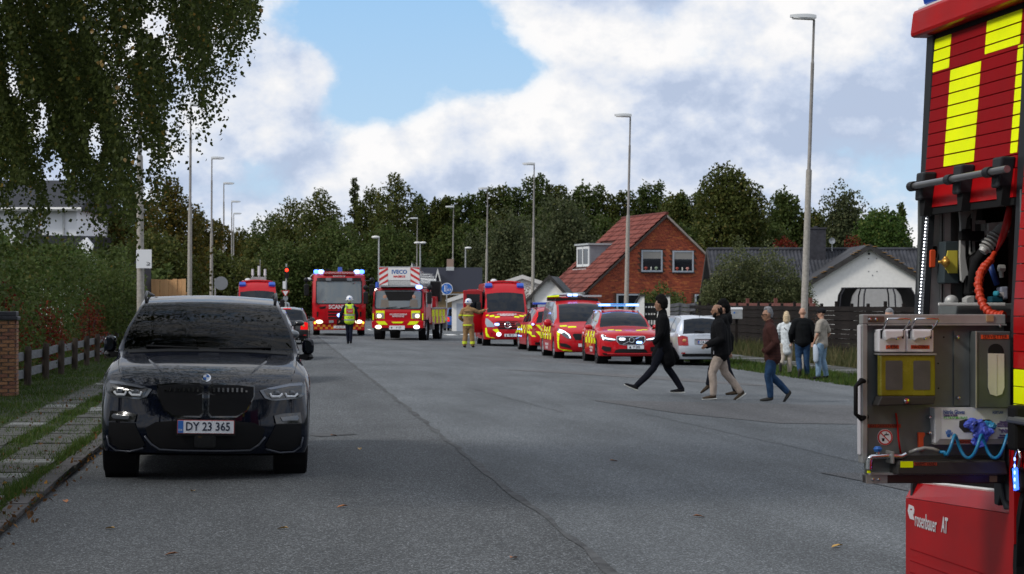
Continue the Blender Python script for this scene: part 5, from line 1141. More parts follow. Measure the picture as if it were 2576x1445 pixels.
for c_ in (c2, c3):
    c_.P('grille', rrect(-.5, .42, .5, .56, .03), c_.ff, TRIM, .012, .03); c_.plate('BC 51 207', 0, .36)
    for sg in (1, -1): c_.P('headlight', [(sg * x, z) for x, z in ((.5, .56), (.72, .60), (.76, .54), (.55, .50))], c_.ff, LAMPG, .012, .03)
q = at(1151, 760, 134); rear_car('blue_hatchback', 'small blue car with a lit tail light far back beside the firefighter', q, R(-3), estate(4.0, 1.7, 1.55), P_BLUE, 'BT 40 118', lit=True, side_glass=SKYGL)
q = at(928, 760, 205); rear_car('dark_green_car', 'distant dark green car seen in the gap between the two fire trucks', q, R(0), estate(4.4, 1.74, 1.45), P_GRN, 'AV 22 390')
q = at(742, 760, 160); rear_car('dark_distant_car', 'dark car far away left of the fire engine, behind the black estate car', q, R(80), estate(4.4, 1.75, 1.72), P_GRN)
# ---------------------------------------------------------------- red emergency cars
SUVr = dict(estate(4.64, 1.88, 1.67), R=.36, tw=.235)
SUVr.update(zb=[(0, .80), (.3, .92), (1.1, 1.02), (2.5, 1.05), (4.4, 1.10), (4.64, .98)], zt=[(0, .85), (.06, .9), (.5, 1.0), (1.2, 1.12), (1.95, 1.56), (2.6, 1.67), (3.6, 1.63), (4.1, 1.53), (4.52, 1.06), (4.64, 1.0)], gh=(1.2, 1.95, 4.12, 4.52), zs=.25, wheels=(.9, 3.67), side=[(1.5, 2.4), (2.5, 3.3), (3.4, 4.05)])
q = at(1398, 760, 76); rc = rear_car('red_response_car', 'red and yellow fire service car seen from behind, left of the van with roof board', (q.x, q.y), R(.5), SUVr, P_RED, light='tall', lit=False)
for sg in (1, -1):
    m = M()
    for k in range(3):
        a = .12 + k * .30; m.patch([(sg * a, .50), (sg * (a + .14), .50), (sg * (a - .12 + .14), .72), (sg * (a - .12), .72)] if 0 else [(sg * a, .82), (sg * (a + .13), .82), (sg * (a + .31), 1.0), (sg * (a + .18), 1.0)], rc.fr, .008, .02, 2)
        m.patch([(sg * a, .56), (sg * (a + .13), .56), (sg * (a + .31), .76), (sg * (a + .18), .76)], rc.fr, .008, .02, 2)
    obj('chevron_marking', m, HIVIZ, rc.root)
    batten(rc, sg, .6, 4.3, None, 2, .36, .16, 3, z0=.66)
    obj('blue_flasher', M().ell(rc.fr(sg * .82, 1.02, .03), (.05, .02, .04), 10, 8), E_BLUEW, rc.root, smooth=True)
    obj('light_edge', M().tube([rc.fr(sg * .80, z, .03) for z in (.96, 1.05, 1.12)] + [rc.ft(sg * .62, 4.3, .03), rc.ft(sg * .60, 4.15, .03)], .012, 5), E_RED, rc.root)
rc.P('bumper_shine', rrect(-.6, .34, .6, .42, .03), rc.fr, CHROME, .02, .03)
lb = obj('light_bar', M().b2((-.55, 2.3, 1.74), (.55, 2.55, 1.82)), LENSB, rc.root, bev=.02); obj('bar_foot', M().b2((-.45, 2.36, 1.64), (-.38, 2.5, 1.74)).b2((.38, 2.36, 1.64), (.45, 2.5, 1.74)), TRIM, lb)
for y in (1.0, 1.5, 2.0): 
    for z in (.55, .8): obj('side_flasher', M().ell(rc.fs(1)(y, z, .01), (.012, .05, .03), 8, 6), E_BLUEW, rc.root)
# Volvo-like response SUV facing the camera
XC = dict(L=4.69, W=1.90, R=.37, tw=.24, wheels=(.88, 3.745), gh=(1.42, 2.22, 4.0, 4.55), zs=.26, crown=.05, bf=.30, fl=1.0, ws=.12,
          zt=[(0, .90), (.06, .945), (.5, 1.03), (1.42, 1.14), (1.8, 1.40), (2.22, 1.575), (2.8, 1.645), (3.6, 1.62), (4.0, 1.55), (4.55, 1.12), (4.69, 1.02)],
          zb=[(0, .86), (.3, .93), (1.3, 1.02), (2.2, 1.05), (4.2, 1.14), (4.69, 1.0)], wm=[(0, .90), (.25, .925), (.88, .95), (2, .93), (3.75, .95), (4.69, .88)], wb=[(0, .87), (.5, .895), (1.4, .88), (3, .87), (4.69, .82)],
          wt=[(0, .76), (.8, .79), (1.42, .79), (2.22, .62), (2.9, .60), (4.0, .59), (4.69, .74)], side=[(1.66, 2.56), (2.64, 3.46), (3.54, 4.15)], pf=[(.2, .10), (.36, 0), (.55, .02), (.75, .03), (.92, .09)])
q = at(1588, 760, 60.5); v = Car('red_response_suv', 'red fire service SUV with blue lights flashing on its roof bar and in the grille', 'fire service car', (q.x, q.y, zg(q.x)), R(-1.0), XC, .99, pmat=P_RED, side_glass=SKYGL, rim=RIMD, step=.07)
gr = v.P('grille_frame', [(-.43, .83), (-.40, .855), (.40, .855), (.43, .83), (.43, .70), (.34, .60), (.25, .585), (-.25, .585), (-.34, .60), (-.43, .70)], v.ff, CHROME, .012, .04)
v.P('grille', [(-.41, .825), (-.39, .838), (.39, .838), (.41, .825), (.41, .70), (.33, .612), (.25, .60), (-.25, .60), (-.33, .612), (-.41, .70)], v.ff, pm('grille_mesh', (.03, .03, .035), .4, var=.5, vscale=60), .016, .03, parent=gr)
obj('grille_bar', M().tube([v.ff(-.25, .61, .03), v.ff(.28, .835, .03)], .009, 5), CHROME, gr); obj('grille_badge', M().tube([v.ff(.012 + .072 * cos(t), .73 + .072 * sin(t), .035) for t in np.linspace(0, 2 * pi, 21)], .012, 6, cap=False), CHROME, gr); obj('badge_core', M().ell(v.ff(.012, .73, .03), (.05, .012, .03), 12, 8), GLOSSB, gr)
for x, z, mt in ((-.27, .765, E_WHITE), (.24, .665, E_BLUEW)): obj('grille_flasher', M().prism(rrect(x - .09, z - .035, x + .09, z + .035, .033), lambda a, z_, t: v.ff(a, z_, t), .02, .045), mt, gr)
obj('model_letters', M().b2((.22, v.ff(.3, .8, .03)[1], .795), (.34, v.ff(.3, .8, .03)[1] + .005, .81)), CHROME, gr)
for sg in (1, -1):
    hl = v.P('headlight', [(sg * x, z) for x, z in ((.45, .77), (.46, .72), (.62, .70), (.80, .735), (.875, .80), (.86, .90), (.80, .895), (.72, .83))], v.ff, LAMPG, .012, .05, sub=.05)
    obj('daylight_strip', M().tube([v.ff(sg * x, z, .03) for x, z in ((.47, .745), (.62, .765), (.80, .795))], [.012, .02, .018], 6).tube([v.ff(sg * x, z, .03) for x, z in ((.80, .74), (.815, .80), (.835, .875))], .018, 6), E_WHITE, hl)
    v.P('corner_intake', [(sg * x, z) for x, z in ((.58, .52), (.83, .56), (.86, .47), (.76, .40), (.60, .40))], v.ff, UNDER, .008, .03, sub=.06); v.P('lower_slot', [(sg * x, z) for x, z in ((.62, .33), (.84, .35), (.80, .30), (.64, .29))], v.ff, UNDER, .012, .03)
    batten(v, sg, 1.05, 3.2, None, 2, .30, .19, 3, z0=.60)
    m = M(); m.patch([(sg * .22, .35), (sg * .40, .42), (sg * .40, .56), (sg * .22, .48)], v.ft, .006, .012, 1).patch([(sg * .42, .56), (sg * .60, .62), (sg * .60, .76), (sg * .42, .70)], v.ft, .006, .012, 1); obj('bonnet_marking', m, HIVIZ, v.root)
    text('door_letters', 'HOVEDSTADENS\nBEREDSKAB', .10, LETW, v.root, (sg * (v.sx(1.95, .45) + .006), 1.95, .43), (R(90), 0, sg * R(90)), ls=.9)
    obj('roof_rail', M().tube([v.ft(sg * .58, 2.2, 0), v.ft(sg * .60, 2.35, .05), v.ft(sg * .59, 3.8, .05), v.ft(sg * .58, 3.95, 0)], .018, 6), CHROME, v.root)
v.P('lower_intake', [(-.46, .44), (-.35, .475), (.35, .475), (.46, .44), (.50, .36), (-.50, .36)], v.ff, UNDER, .010, .03); obj('bumper_lip', M().tube([v.ff(x, .325, .02) for x in np.linspace(-.7, .7, 9)], .014, 6), P_RED, v.root)
v.plate('P 205', .13, .525, w=.50, h=.115, eu=False, rim=False, crown_=True, dy=.03); v.mirror_pair(1.72, 1.10, w=.22, h=.16)
lb = obj('light_bar', M().b2((-.62, 2.50, 1.735), (.62, 2.78, 1.80)), pm('lightbar_clear', (.42, .47, .52), .2), v.root, bev=.02); obj('bar_feet', M().b2((-.52, 2.55, 1.62), (-.45, 2.7, 1.735)).b2((.45, 2.55, 1.62), (.52, 2.7, 1.735)), TRIM, lb)
for x0, x1 in ((-.62, -.26), (.22, .62)): obj('flasher', M().b2((x0, 2.485, 1.74), (x1, 2.498, 1.80)), E_BLUEW, lb, bev=.02)
obj('flasher_rim', M().b2((-.64, 2.49, 1.73), (.64, 2.52, 1.742)).b2((-.64, 2.49, 1.80), (.64, 2.79, 1.81)), pm('lit_cyan', (.1, .5, 1), .3, emit=(.02, .35, 1), estr=1.4), lb)
# Vito-like red van with boards on the roof
VT = dict(L=5.1, W=1.93, R=.345, tw=.225, wheels=(.92, 4.1), gh=(.92, 1.72, 4.88, 5.06), zs=.24, crown=.05, bf=.34, fl=1.0, ws=.12,
          zt=[(0, .88), (.06, .93), (.45, 1.06), (.92, 1.20), (1.3, 1.52), (1.72, 1.79), (2.3, 1.90), (4.6, 1.88), (4.88, 1.80), (5.06, 1.15), (5.1, 1.1)],
          zb=[(0, .84), (.3, .94), (.9, 1.08), (2.0, 1.12), (5.1, 1.12)], wm=[(0, .90), (.25, .94), (.92, .965), (4.1, .965), (5.1, .93)], wb=[(0, .86), (.5, .90), (1.0, .91), (3, .91), (5.1, .88)],
          wt=[(0, .74), (.92, .80), (1.72, .74), (2.5, .74), (4.7, .73), (5.1, .76)], side=[(1.15, 2.15), (2.25, 3.4), (3.5, 4.7)], pf=[(.2, .10), (.36, 0), (.6, .02), (.8, .05), (.95, .12)])
q = at(1474, 760, 66); w = Car('red_service_van', 'red fire service van carrying a long grey board on its roof', 'van', (q.x, q.y, zg(q.x)), R(-1.0), VT, 1.0, pmat=P_RED, side_glass=SKYGL, step=.08)
w.P('grille', [(-.42, .78), (-.38, .82), (.38, .82), (.42, .78), (.34, .62), (-.34, .62)], w.ff, TRIM, .012, .03); obj('badge', M().tube([w.ff(.09 * cos(t), .73 + .09 * sin(t), .03) for t in np.linspace(0, 2 * pi, 17)], .012, 6), CHROME, w.root)
for sg in (1, -1):
    hl = w.P('headlight', [(sg * x, z) for x, z in ((.46, .66), (.50, .80), (.70, .93), (.86, 1.0), (.88, .90), (.72, .76), (.58, .66))], w.ff, LAMPG, .014, .05, sub=.05)
    obj('daylight_strip', M().tube([w.ff(sg * x, z, .03) for x, z in ((.82, .95), (.66, .88), (.54, .78), (.49, .68))], .016, 6), E_WHITE, hl)
    w.P('corner_intake', [(sg * x, z) for x, z in ((.50, .36), (.80, .42), (.82, .52), (.62, .50), (.48, .42))], w.ff, UNDER, .01, .03, sub=.06)
    m = M()
    for k, (a, b_) in enumerate((((.88, .84), (.86, .70)), ((.855, .69), (.83, .58)), ((.83, .57), (.72, .45)))): pass
    for o_ in ([(.60, .62), (.84, .84), (.875, .74), (.70, .56)], [(.62, .55), (.80, .60), (.86, .56), (.845, .42), (.55, .30), (.30, .27), (.42, .31), (.66, .38)]): pass
    m.patch([(sg * .80, .86), (sg * .89, .88), (sg * .89, .76), (sg * .83, .72)], w.ff, .012, .02, 1).patch([(sg * .83, .71), (sg * .89, .75), (sg * .89, .58), (sg * .845, .55)], w.ff, .012, .02, 1).patch([(sg * .845, .54), (sg * .89, .57), (sg * .87, .36), (sg * .83, .34)], w.ff, .012, .02, 1).patch([(sg * .83, .33), (sg * .87, .35), (sg * .70, .27), (sg * .42, .25), (sg * .45, .29)], w.ff, .012, .02, 1)
    obj('reflective_edge', m, HIVIZ, w.root)
    batten(w, sg, 1.4, 4.6, None, 2, .36, .23, 4, z0=.60)
    m = M(); m.patch([(sg * .26, .30), (sg * .52, .34), (sg * .52, .48), (sg * .26, .44)], w.ft, .006, .012, 1).patch([(sg * .54, .48), (sg * .76, .52), (sg * .76, .66), (sg * .54, .62)], w.ft, .006, .012, 1); obj('bonnet_marking', m, HIVIZ, w.root)
    text('door_letters', 'HOVEDSTADENS\nBEREDSKAB', .12, LETW, w.root, (sg * (w.sx(2.6, .4) + .006), 2.6, .38), (R(90), 0, sg * R(90)), ls=.9)
w.mirror_pair(1.30, 1.15, w=.24, h=.26, mat=P_RED); w.plate('P 214', 0, .45, w=.5, eu=False, rim=False)
rb = obj('roof_board', M().tube([(-.95, 2.3, 2.02), (-.8, 2.3, 2.06), (-.3, 2.35, 2.08), (.1, 2.35, 2.05), (.25, 2.35, 2.03)], [.03, .09, .11, .11, .05], 8, sq=.5).b2((.2, 2.25, 2.0), (.82, 2.42, 2.06)), pm('grey_board', (.36, .40, .42), .5), w.root)
obj('board_tip', M().tube([(-.99, 2.24, 2.0), (-.6, 2.24, 2.02)], [.05, .09], 8, sq=.5), HIVIZ, rb); obj('board_edge', M().tube([(-.98, 2.3, 1.975), (-.3, 2.25, 1.975)], .03, 6), P_RED, rb)
obj('roof_bar', M().b2((-.7, 2.2, 1.86), (.7, 2.5, 1.955)), TRIM, w.root); obj('roof_bar', M().b2((-.8, 3.9, 1.86), (.8, 4.0, 1.97)), TRIM, w.root)
for x in (-.24, -.06): obj('flasher', M().b2((x - .08, 2.17, 2.02), (x + .08, 2.23, 2.10)), E_BLUEW, rb, bev=.03)
# ---------------------------------------------------------------- Sprinter-like red vans
SPR = dict(L=5.9, W=1.99, R=.345, tw=.22, wheels=(1.0, 4.65), gh=(.85, 1.50, 5.8, 5.86), zs=.30, crown=.07, bf=.26, fl=.9, ws=.14,
           zt=[(0, 1.08), (.06, 1.14), (.4, 1.28), (.85, 1.44), (1.2, 1.88), (1.50, 2.22), (1.66, 2.42), (1.9, 2.60), (2.4, 2.68), (5.8, 2.66), (5.9, 2.6)],
           zb=[(0, 1.04), (.4, 1.16), (.85, 1.26), (1.4, 1.30), (5.9, 1.32)], wm=[(0, .92), (.3, .96), (1.0, .995), (5.9, .97)], wb=[(0, .88), (.5, .93), (1.2, .955), (5.9, .95)],
           wt=[(0, .76), (.85, .84), (1.50, .82), (2.0, .80), (5.9, .80)], side=[(1.15, 2.1)], pf=[(.3, .06), (.45, 0), (.7, .02), (.95, .06), (1.15, .12)])
def sprinter(label, q, rz, lit=True, front_plate='FE 17', sc=1.0):
    s = Car('red_van', label, 'van', (q.x, q.y, zg(q.x)), rz, SPR, sc, pmat=P_RED, step=.1)
    g1 = s.P('grille', [(-.50, .98), (-.40, 1.03), (.40, 1.03), (.50, .98), (.38, .72), (-.38, .72)], s.ff, TRIM, .012, .03)
    for z in (.80, .89, .97): obj('grille_bar', M().tube([s.ff(x, z, .03) for x in (-.42, -.2, .2, .42)], .014, 6), P_RED, g1)
    obj('badge', M().tube([s.ff(.12 * cos(t), .87 + .12 * sin(t), .04) for t in np.linspace(0, 2 * pi, 21)], .014, 6, cap=False).tube([s.ff(0, .87, .04), s.ff(0, .98, .04)], .012, 5).tube([s.ff(0, .87, .04), s.ff(-.095, .81, .04)], .012, 5).tube([s.ff(0, .87, .04), s.ff(.095, .81, .04)], .012, 5), CHROME, g1)
    for sg in (1, -1):
        s.P('headlight', [(sg * x, z) for x, z in ((.52, .80), (.60, .96), (.80, 1.14), (.88, 1.16), (.90, .96), (.84, .80))], s.ff, pm('clear_headlamp', (.34, .38, .42), .1, .3, spec=1), .014, .05, sub=.06)
        m = M(); m.patch([(sg * .90, .78), (sg * .84, .78), (sg * .80, .52), (sg * .66, .40), (sg * .50, .38), (sg * .42, .44), (sg * .70, .50)][::1] if 0 else [(sg * .84, .76), (sg * .905, .76), (sg * .90, .56), (sg * .82, .54)], s.ff, .012, .02, 1)
        m.patch([(sg * .80, .53), (sg * .90, .55), (sg * .86, .40), (sg * .72, .38)], s.ff, .012, .02, 1).patch([(sg * .62, .38), (sg * .84, .39), (sg * .60, .34), (sg * .50, .34)], s.ff, .014, .02, 1)
        m.patch([(sg * .40, .72), (sg * .62, .70), (sg * .38, .50), (sg * .30, .52)], s.ff, .014, .02, 2); obj('reflective_edge', m, HIVIZ, s.root)
        m = M(); m.patch([(sg * .70, .34), (sg * .52, .34), (sg * .52, .50), (sg * .70, .50)], s.ft, .008, .012, 1).patch([(sg * .50, .18), (sg * .30, .18), (sg * .30, .33), (sg * .50, .33)], s.ft, .008, .012, 1).patch([(sg * .84, .52), (sg * .74, .52), (sg * .74, .64), (sg * .84, .64)], s.ft, .008, .012, 1); obj('bonnet_marking', m, HIVIZ, s.root)
        batten(s, sg, 1.5, 5.6, None, 2, .42, .28, 4, z0=.78)
        obj('corner_beacon', M().box((sg * .66, 1.74, 2.50), (.30, .22, .16), rx=R(38)), LENSB, s.root, bev=.04)
        obj('bonnet_vent', M().prism([(sg * .25, .0), (sg * .70, .0), (sg * .68, .06), (sg * .30, .06)], lambda a, z, t: s.ft(a, .66 + z, t), -.01, .012), TRIM, s.root)
        obj('side_letters', M().b2((sg * .80, 2.2, 2.35), (sg * .806, 3.4, 2.5)), LETW, s.root)
    m = M().prism([(-.62, .30), (.62, .30), (.66, .56), (-.66, .56)], lambda a, z, t: s.ff(a, z, t), -.02, .010); obj('lower_intake', m, UNDER, s.root)
    text('bonnet_letters', 'HOVEDSTADENS\nBEREDSKAB', .105, LETW, s.root, s.ft(0, .36, .03), (R(35), 0, 0), ls=.8, bold=.003)
    s.plate(front_plate, .12, .46, w=.52, h=.12, eu=False, rim=False, crown_=True, dy=.03)
    obj('roof_beam', M().tube([s.ft(x, 2.0, .05) for x in np.linspace(-.7, .7, 9)], .05, 6), P_RED, s.root, smooth=True); obj('roof_dome', M().ell((-.42, 2.1, 2.70), (.14, .14, .09), 12, 8), LETW, s.root, smooth=True)
    for sg in (1, -1):
        o = obj('side_mirror', M().b2((sg * 1.02, .98, 1.38), (sg * 1.22, 1.12, 1.82)), TRIM, s.root, bev=.05); obj('mirror_arm', M().tube([(sg * .93, 1.1, 1.5), (sg * 1.05, 1.06, 1.55)], .03, 6), TRIM, o)
    if lit:
        for x in (-.28, .28): obj('grille_flasher', M().prism(rrect(x * 1.55 - .1, .86, x * 1.55 + .1, .96, .05), lambda a, z, t: s.ff(a, z, t), .02, .05), E_BLUEW, g1)
        obj('fog_lamp', M().ell(s.ff(-.36, .50, .02), (.10, .03, .085), 14, 8), E_WHITE, s.root); obj('fog_lamp', M().ell(s.ff(.36, .50, .02), (.09, .03, .07), 14, 8), LAMPG, s.root)
    return s
q = at(1277, 760, 84.5); s1 = sprinter('red fire service van with its side door open, a firefighter standing at it', q, R(-2.0))
# the open doors on its kerb side
for k, (yy, x0, ang, hh) in enumerate(((1.25, -.97, -68, 1.75), (2.3, -1.02, -80, 1.8))):
    dr = obj('open_door', M().b2((-.85 if k == 0 else -.5, -.03, 0), (0, .03, hh)), P_RED, s1.root, bev=.02, loc=(x0, yy, .55)); dr.rotation_euler = (0, 0, R(22 if k == 0 else 14))
    if k == 0: obj('door_window', M().b2((-.72, -.04, .95), (-.12, .04, 1.6)), CGL, dr)
    else: text('door_letters', 'HOVEDSTADENS\nBEREDSKAB', .07, LETW, dr, (-.25, -.034, 1.4), ls=.9)
obj('door_opening', M().b2((-.999, 1.25, .45), (-.93, 2.25, 2.25)), UNDER, s1.root)
q = at(648, 760, 92); s3 = sprinter('red fire service van with roof aerials, mostly hidden behind the parked dark SUV', q, R(1), lit=False, front_plate='FE 12', sc=1.0)
ar = obj('aerial_plate', M().b2((-.28, 2.3, 2.66), (.42, 2.5, 2.85)), GALV, s3.root)
for x, h in ((-.20, .36), (.08, .5), (.36, .36)): obj('aerial', M().tube([(x, 2.38, 2.8), (x, 2.38, 2.9), (x, 2.38, 2.92), (x, 2.38, 2.85 + h)], [.02, .02, .06, .05], 8), LETW, ar)
obj('whip_aerial', M().cyl((.14, 2.6, 2.8), (.14, 2.6, 3.65), .012, n=5), GALV, ar)
# ================================================================ fire engines
TRED = P_RED; WIND = pm('truck_windscreen', (.10, .12, .13), .05, spec=1.0); SILVP = pm('silver_panel', (.36, .37, .39), .4, .6, var=.1); WSTR = pm('warning_white', (.66, .66, .66), .5); RSTR = pm('warning_red', (.50, .02, .02), .5); ORNG = pm('reflective_orange', (.60, .22, .01), .5)
def wheel_big(t, x, y, Rw=.5, w=.30, side=1, dual=False):
    o = obj('wheel', M().lathe([(Rw * .55, -w / 2 + .02), (Rw * .95, -w / 2), (Rw, -w / 2 + .05), (Rw, w / 2 - .05), (Rw * .95, w / 2), (Rw * .58, w / 2 - .02)], (0, 0, 0), 'X', 28), TYRE, t, smooth=45, loc=(x, y, Rw))
    obj('rim', M().lathe([(Rw * .57, side * w * .42), (Rw * .45, side * w * .25), (Rw * .25, side * w * .3), (Rw * .2, side * w * .5), (0, side * w * .5)], (0, 0, 0), 'X', 24), SILVP, o, smooth=45)
def slab(out, y0, y1): return M().prism(out, lambda a, z, t: (a, t, z), y0, y1)
def faced(x0, x1, z0, z1, y, th=.02, r=.03): return M().prism(rrect(x0, z0, x1, z1, r), lambda a, z, t: (a, t, z), y - th, y)
def mirrors(t, W_, z, y=-.1, up=True):
    for sg in (1, -1):
        o = obj('side_mirror', M().b2((sg * (W_ + .16), y - .08, z - .3), (sg * (W_ + .38), y + .06, z + .25)), TRIM, t, bev=.04)
        obj('mirror_arm', M().tube([(sg * (W_ - .05), y + .15, z + .42), (sg * (W_ + .28), y, z + .42), (sg * (W_ + .28), y, z + .2)], .03, 6).ell((sg * (W_ + .28), y - .02, z + .45), (.12, .09, .12), 10, 8), TRIM, o)
# -- the pumper with the blue lights on its roof
q = at(853, 760, 103); c = thing('fire_engine', 'red fire engine with blue roof lights, right behind the person in a yellow vest', 'fire engine', (q.x, q.y, zg(q.x)), R(-1.5), scale=1.05)
W_ = 1.27
cab = M(); cs = [(0.10, .45, 1.16), (0.0, .62, 1.24), (0.0, 1.45, 1.26), (.04, 1.62, 1.26), (.34, 2.62, 1.22), (.42, 2.86, 1.19), (.75, 3.02, 1.12)]
n = 11
for y, z, hw in cs:
    for k in range(n): u = -1 + 2 * k / (n - 1); cab.v.append((hw * u, y + .20 * abs(u) ** 5 + .02 * u * u, z))
for i in range(len(cs) - 1): cab.f += [(i * n + k, i * n + k + 1, (i + 1) * n + k + 1, (i + 1) * n + k) for k in range(n - 1)]
m2 = []
for sg in (0, n - 1):
    idx = [i * n + sg for i in range(len(cs))]; base = len(cab.v); cab.v += [(cab.v[i][0], 2.3, cab.v[i][2]) for i in idx]
    cab.f += [(idx[i], idx[i + 1], base + i + 1, base + i) for i in range(len(idx) - 1)]; m2.append(base + len(idx) - 1)
cab.f.append(((len(cs) - 1) * n, (len(cs) - 1) * n + n - 1, m2[1], m2[0])); cab.f.append((0, n - 1, len(cab.v) - len(cs), m2[0] - len(cs) + 1))
obj('cab', cab, TRED, c, smooth=35)
def cf(a, z, o=0):
    ys = [s_[0] for s_ in cs]; zs_ = [s_[1] for s_ in cs]; hw = np.interp(z, zs_, [s_[2] for s_ in cs]); u = a / hw; return (a, float(np.interp(z, zs_, ys)) + .20 * abs(u) ** 5 + .02 * u * u - o, z)
def CP(name, out, mat, off=.012, th=.03, par=None, rings=3): return obj(name, M().patch(out, cf, off, th, rings, .15), mat, par or c, smooth=40)
ws = CP('windscreen', rrect(-1.05, 1.55, 1.05, 2.60, .08), WIND); CP('windscreen_rim', rrect(-1.10, 1.50, 1.10, 2.66, .1), TRIM, .006)
CP('sun_visor', rrect(-1.05, 2.62, 1.05, 2.76, .03), TRIM, .08, .06)
for x in (-.5, .5): CP('work_lamp', rrect(x - .13, 2.62, x + .13, 2.76, .03), LAMPG, .10, .02)
obj('header', M().box((0, .62, 2.98), (1.5, .5, .14)), TRED, c, bev=.02); text('header_letters', 'HOVEDSTADENS BEREDSKAB', .11, LETW, c, (0, .36, 2.99))
text('visor_letters', 'BEREDSKAB', .11, LETW, c, (0, cf(0, 2.80)[1] - .02, 2.835)); text('maker_letters', 'SCANIA', .25, LETW, c, (-.05, cf(0, 1.40)[1] - .03, 1.37), bold=.008)
gp = CP('grille', [(-.60, 1.22), (.60, 1.22), (.56, .80), (-.56, .80)], TRED, .02)
for z in (1.14, 1.00, .86): obj('grille_slot', M().patch(rrect(-.52, z - .04, .52, z + .04, .03), cf, .026, .02, 2), UNDER, gp)
for sg in (1, -1):
    CP('corner_vent', [(sg * x, z) for x, z in ((.62, 1.42), (.96, 1.36), (.90, 1.28), (.66, 1.30))], UNDER, .016)
    CP('side_vent', [(sg * x, z) for x, z in ((.98, 1.15), (1.06, 1.14), (1.06, .92), (1.0, .90))], UNDER, .016)
    CP('headlight', [(sg * x, z) for x, z in ((.78, .74), (1.12, .76), (1.16, .60), (.80, .58))], LAMPG, .016); obj('lamp_glow', M().ell(cf(sg * .93, .67, .03), (.17, .03, .09), 14, 8), E_WARM, c, smooth=True)
    obj('indicator_lamp', M().ell(cf(sg * 1.14, .62, .02), (.05, .03, .06), 10, 6), E_AMB, c)
    for x in (.86, 1.08): obj('roof_flasher', M().ell((sg * x, .50, 3.05), (.16 if x < 1 else .13, .12, .105), 12, 8), E_BLUE if x > 1 else E_BLUEW, c, smooth=True)
    obj('roof_lamp', M().box((sg * .55, .5, 3.10), (.2, .15, .2)), TRIM, c)
for x in (-.75, .75): CP('lower_panel', rrect(x - .28, .50, x + .28, .60, .02), TRED, .02)
obj('blue_dome', M().cyl((.05, .9, 3.0), (.05, .9, 3.28), .12, .09, 12), LENSB, c); obj('grille_flasher', M().ell(cf(.02, .98, .04), (.12, .03, .09), 14, 8), E_BLUEW, c, smooth=True)
CP('dark_plate', rrect(-.10, .52, .55, .78, .02), TRIM, .05); CP('badge_plate', rrect(-.48, .62, -.26, .74, .02), GREYS, .03)
m = M(); m_o = M(); nx = 0
for k in range(18):
    for r_ in range(2):
        if (k + r_) % 2 == 0: m.patch(rrect(-1.17 + k * .13, .32 + r_ * .11, -1.17 + (k + 1) * .13, .43 + r_ * .11, .005, 1), lambda a, z, o=0: (a, .045 - o, z), .0, .01, 1)
obj('bumper', slab([(-1.2, .28), (1.2, .28), (1.22, .56), (-1.22, .56)], .06, .5), TRED, c); obj('checker_marking', m, ORNG, c)
pl = obj('number_plate', M().b2((-.26, -.03, .36), (.34, -.015, .48)), PLATEW, c); text('plate_letters', 'AP 26 101', .095, PLATEB, pl, (.04, -.034, .42))
mirrors(c, W_, 2.2)
for sg in (1, -1):
    obj('cab_door', M().b2((sg * 1.262, .55, .75), (sg * 1.275, 1.6, 2.6)), TRED, c, bev=.004); obj('door_window', M().b2((sg * 1.25, .65, 1.65), (sg * 1.282, 1.5, 2.5)), CGL, c, bev=.01)
    for k in range(4): obj('roller_shutter', M().b2((sg * 1.262, 2.5 + k * 1.35, .7), (sg * 1.274, 3.7 + k * 1.35, 2.7)), SILVP, c)
    for y in (1.45, 5.4): wheel_big(c, sg * 1.08, y, side=sg)
    obj('body_trim', M().b2((sg * 1.26, 2.4, 2.74), (sg * 1.285, 8, 2.86)), TRED, c)
obj('equipment_body', M().b2((-1.26, 2.34, .55), (1.26, 8.0, 2.92)), TRED, c, bev=.03); obj('chassis', M().b2((-.9, .3, .42), (.9, 7.9, .75)), UNDER, c)
obj('roof_gear', M().b2((-.9, 3, 2.93), (-.4, 7, 3.12)).b2((.1, 2.6, 2.93), (.7, 6, 3.08)), TRED, c)
# -- turntable ladder truck
q = at(1001, 760, 94.5); c = thing('ladder_truck', 'red turntable ladder truck with a white and red striped rescue basket over its cab', 'fire engine', (q.x, q.y, zg(q.x)), R(-12.5))
cs = [(0.02, .92, 1.18), (0.0, 1.30, 1.20), (.02, 1.42, 1.20), (.16, 2.22, 1.15), (.22, 2.36, 1.11), (.5, 2.44, 1.0)]
cab = M()
for y, z, hw in cs:
    for k in range(n): u = -1 + 2 * k / (n - 1); cab.v.append((hw * u, y + .10 * abs(u) ** 6, z))
for i in range(len(cs) - 1): cab.f += [(i * n + k, i * n + k + 1, (i + 1) * n + k + 1, (i + 1) * n + k) for k in range(n - 1)]
m2 = []
for sg in (0, n - 1):
    idx = [i * n + sg for i in range(len(cs))]; base = len(cab.v); cab.v += [(cab.v[i][0], 2.0, cab.v[i][2]) for i in idx]
    cab.f += [(idx[i], idx[i + 1], base + i + 1, base + i) for i in range(len(idx) - 1)]; m2.append(base + len(idx) - 1)
cab.f.append(((len(cs) - 1) * n, (len(cs) - 1) * n + n - 1, m2[1], m2[0])); obj('cab', cab, TRED, c, smooth=35)
def cf(a, z, o=0):
    zs_ = [s_[1] for s_ in cs]; hw = np.interp(z, zs_, [s_[2] for s_ in cs]); u = a / hw; return (a, float(np.interp(z, zs_, [s_[0] for s_ in cs])) + .10 * abs(u) ** 6 - o, z)
CP('windscreen_rim', rrect(-1.10, 1.40, 1.10, 2.30, .12), TRIM, .006); ws = CP('windscreen', rrect(-1.05, 1.45, 1.05, 2.25, .1), WIND)
CP('cab_interior_shade', [(-.65, 2.23), (.75, 2.23), (.60, 1.80), (-.45, 1.80)], UNDER, .014, .01, ws)
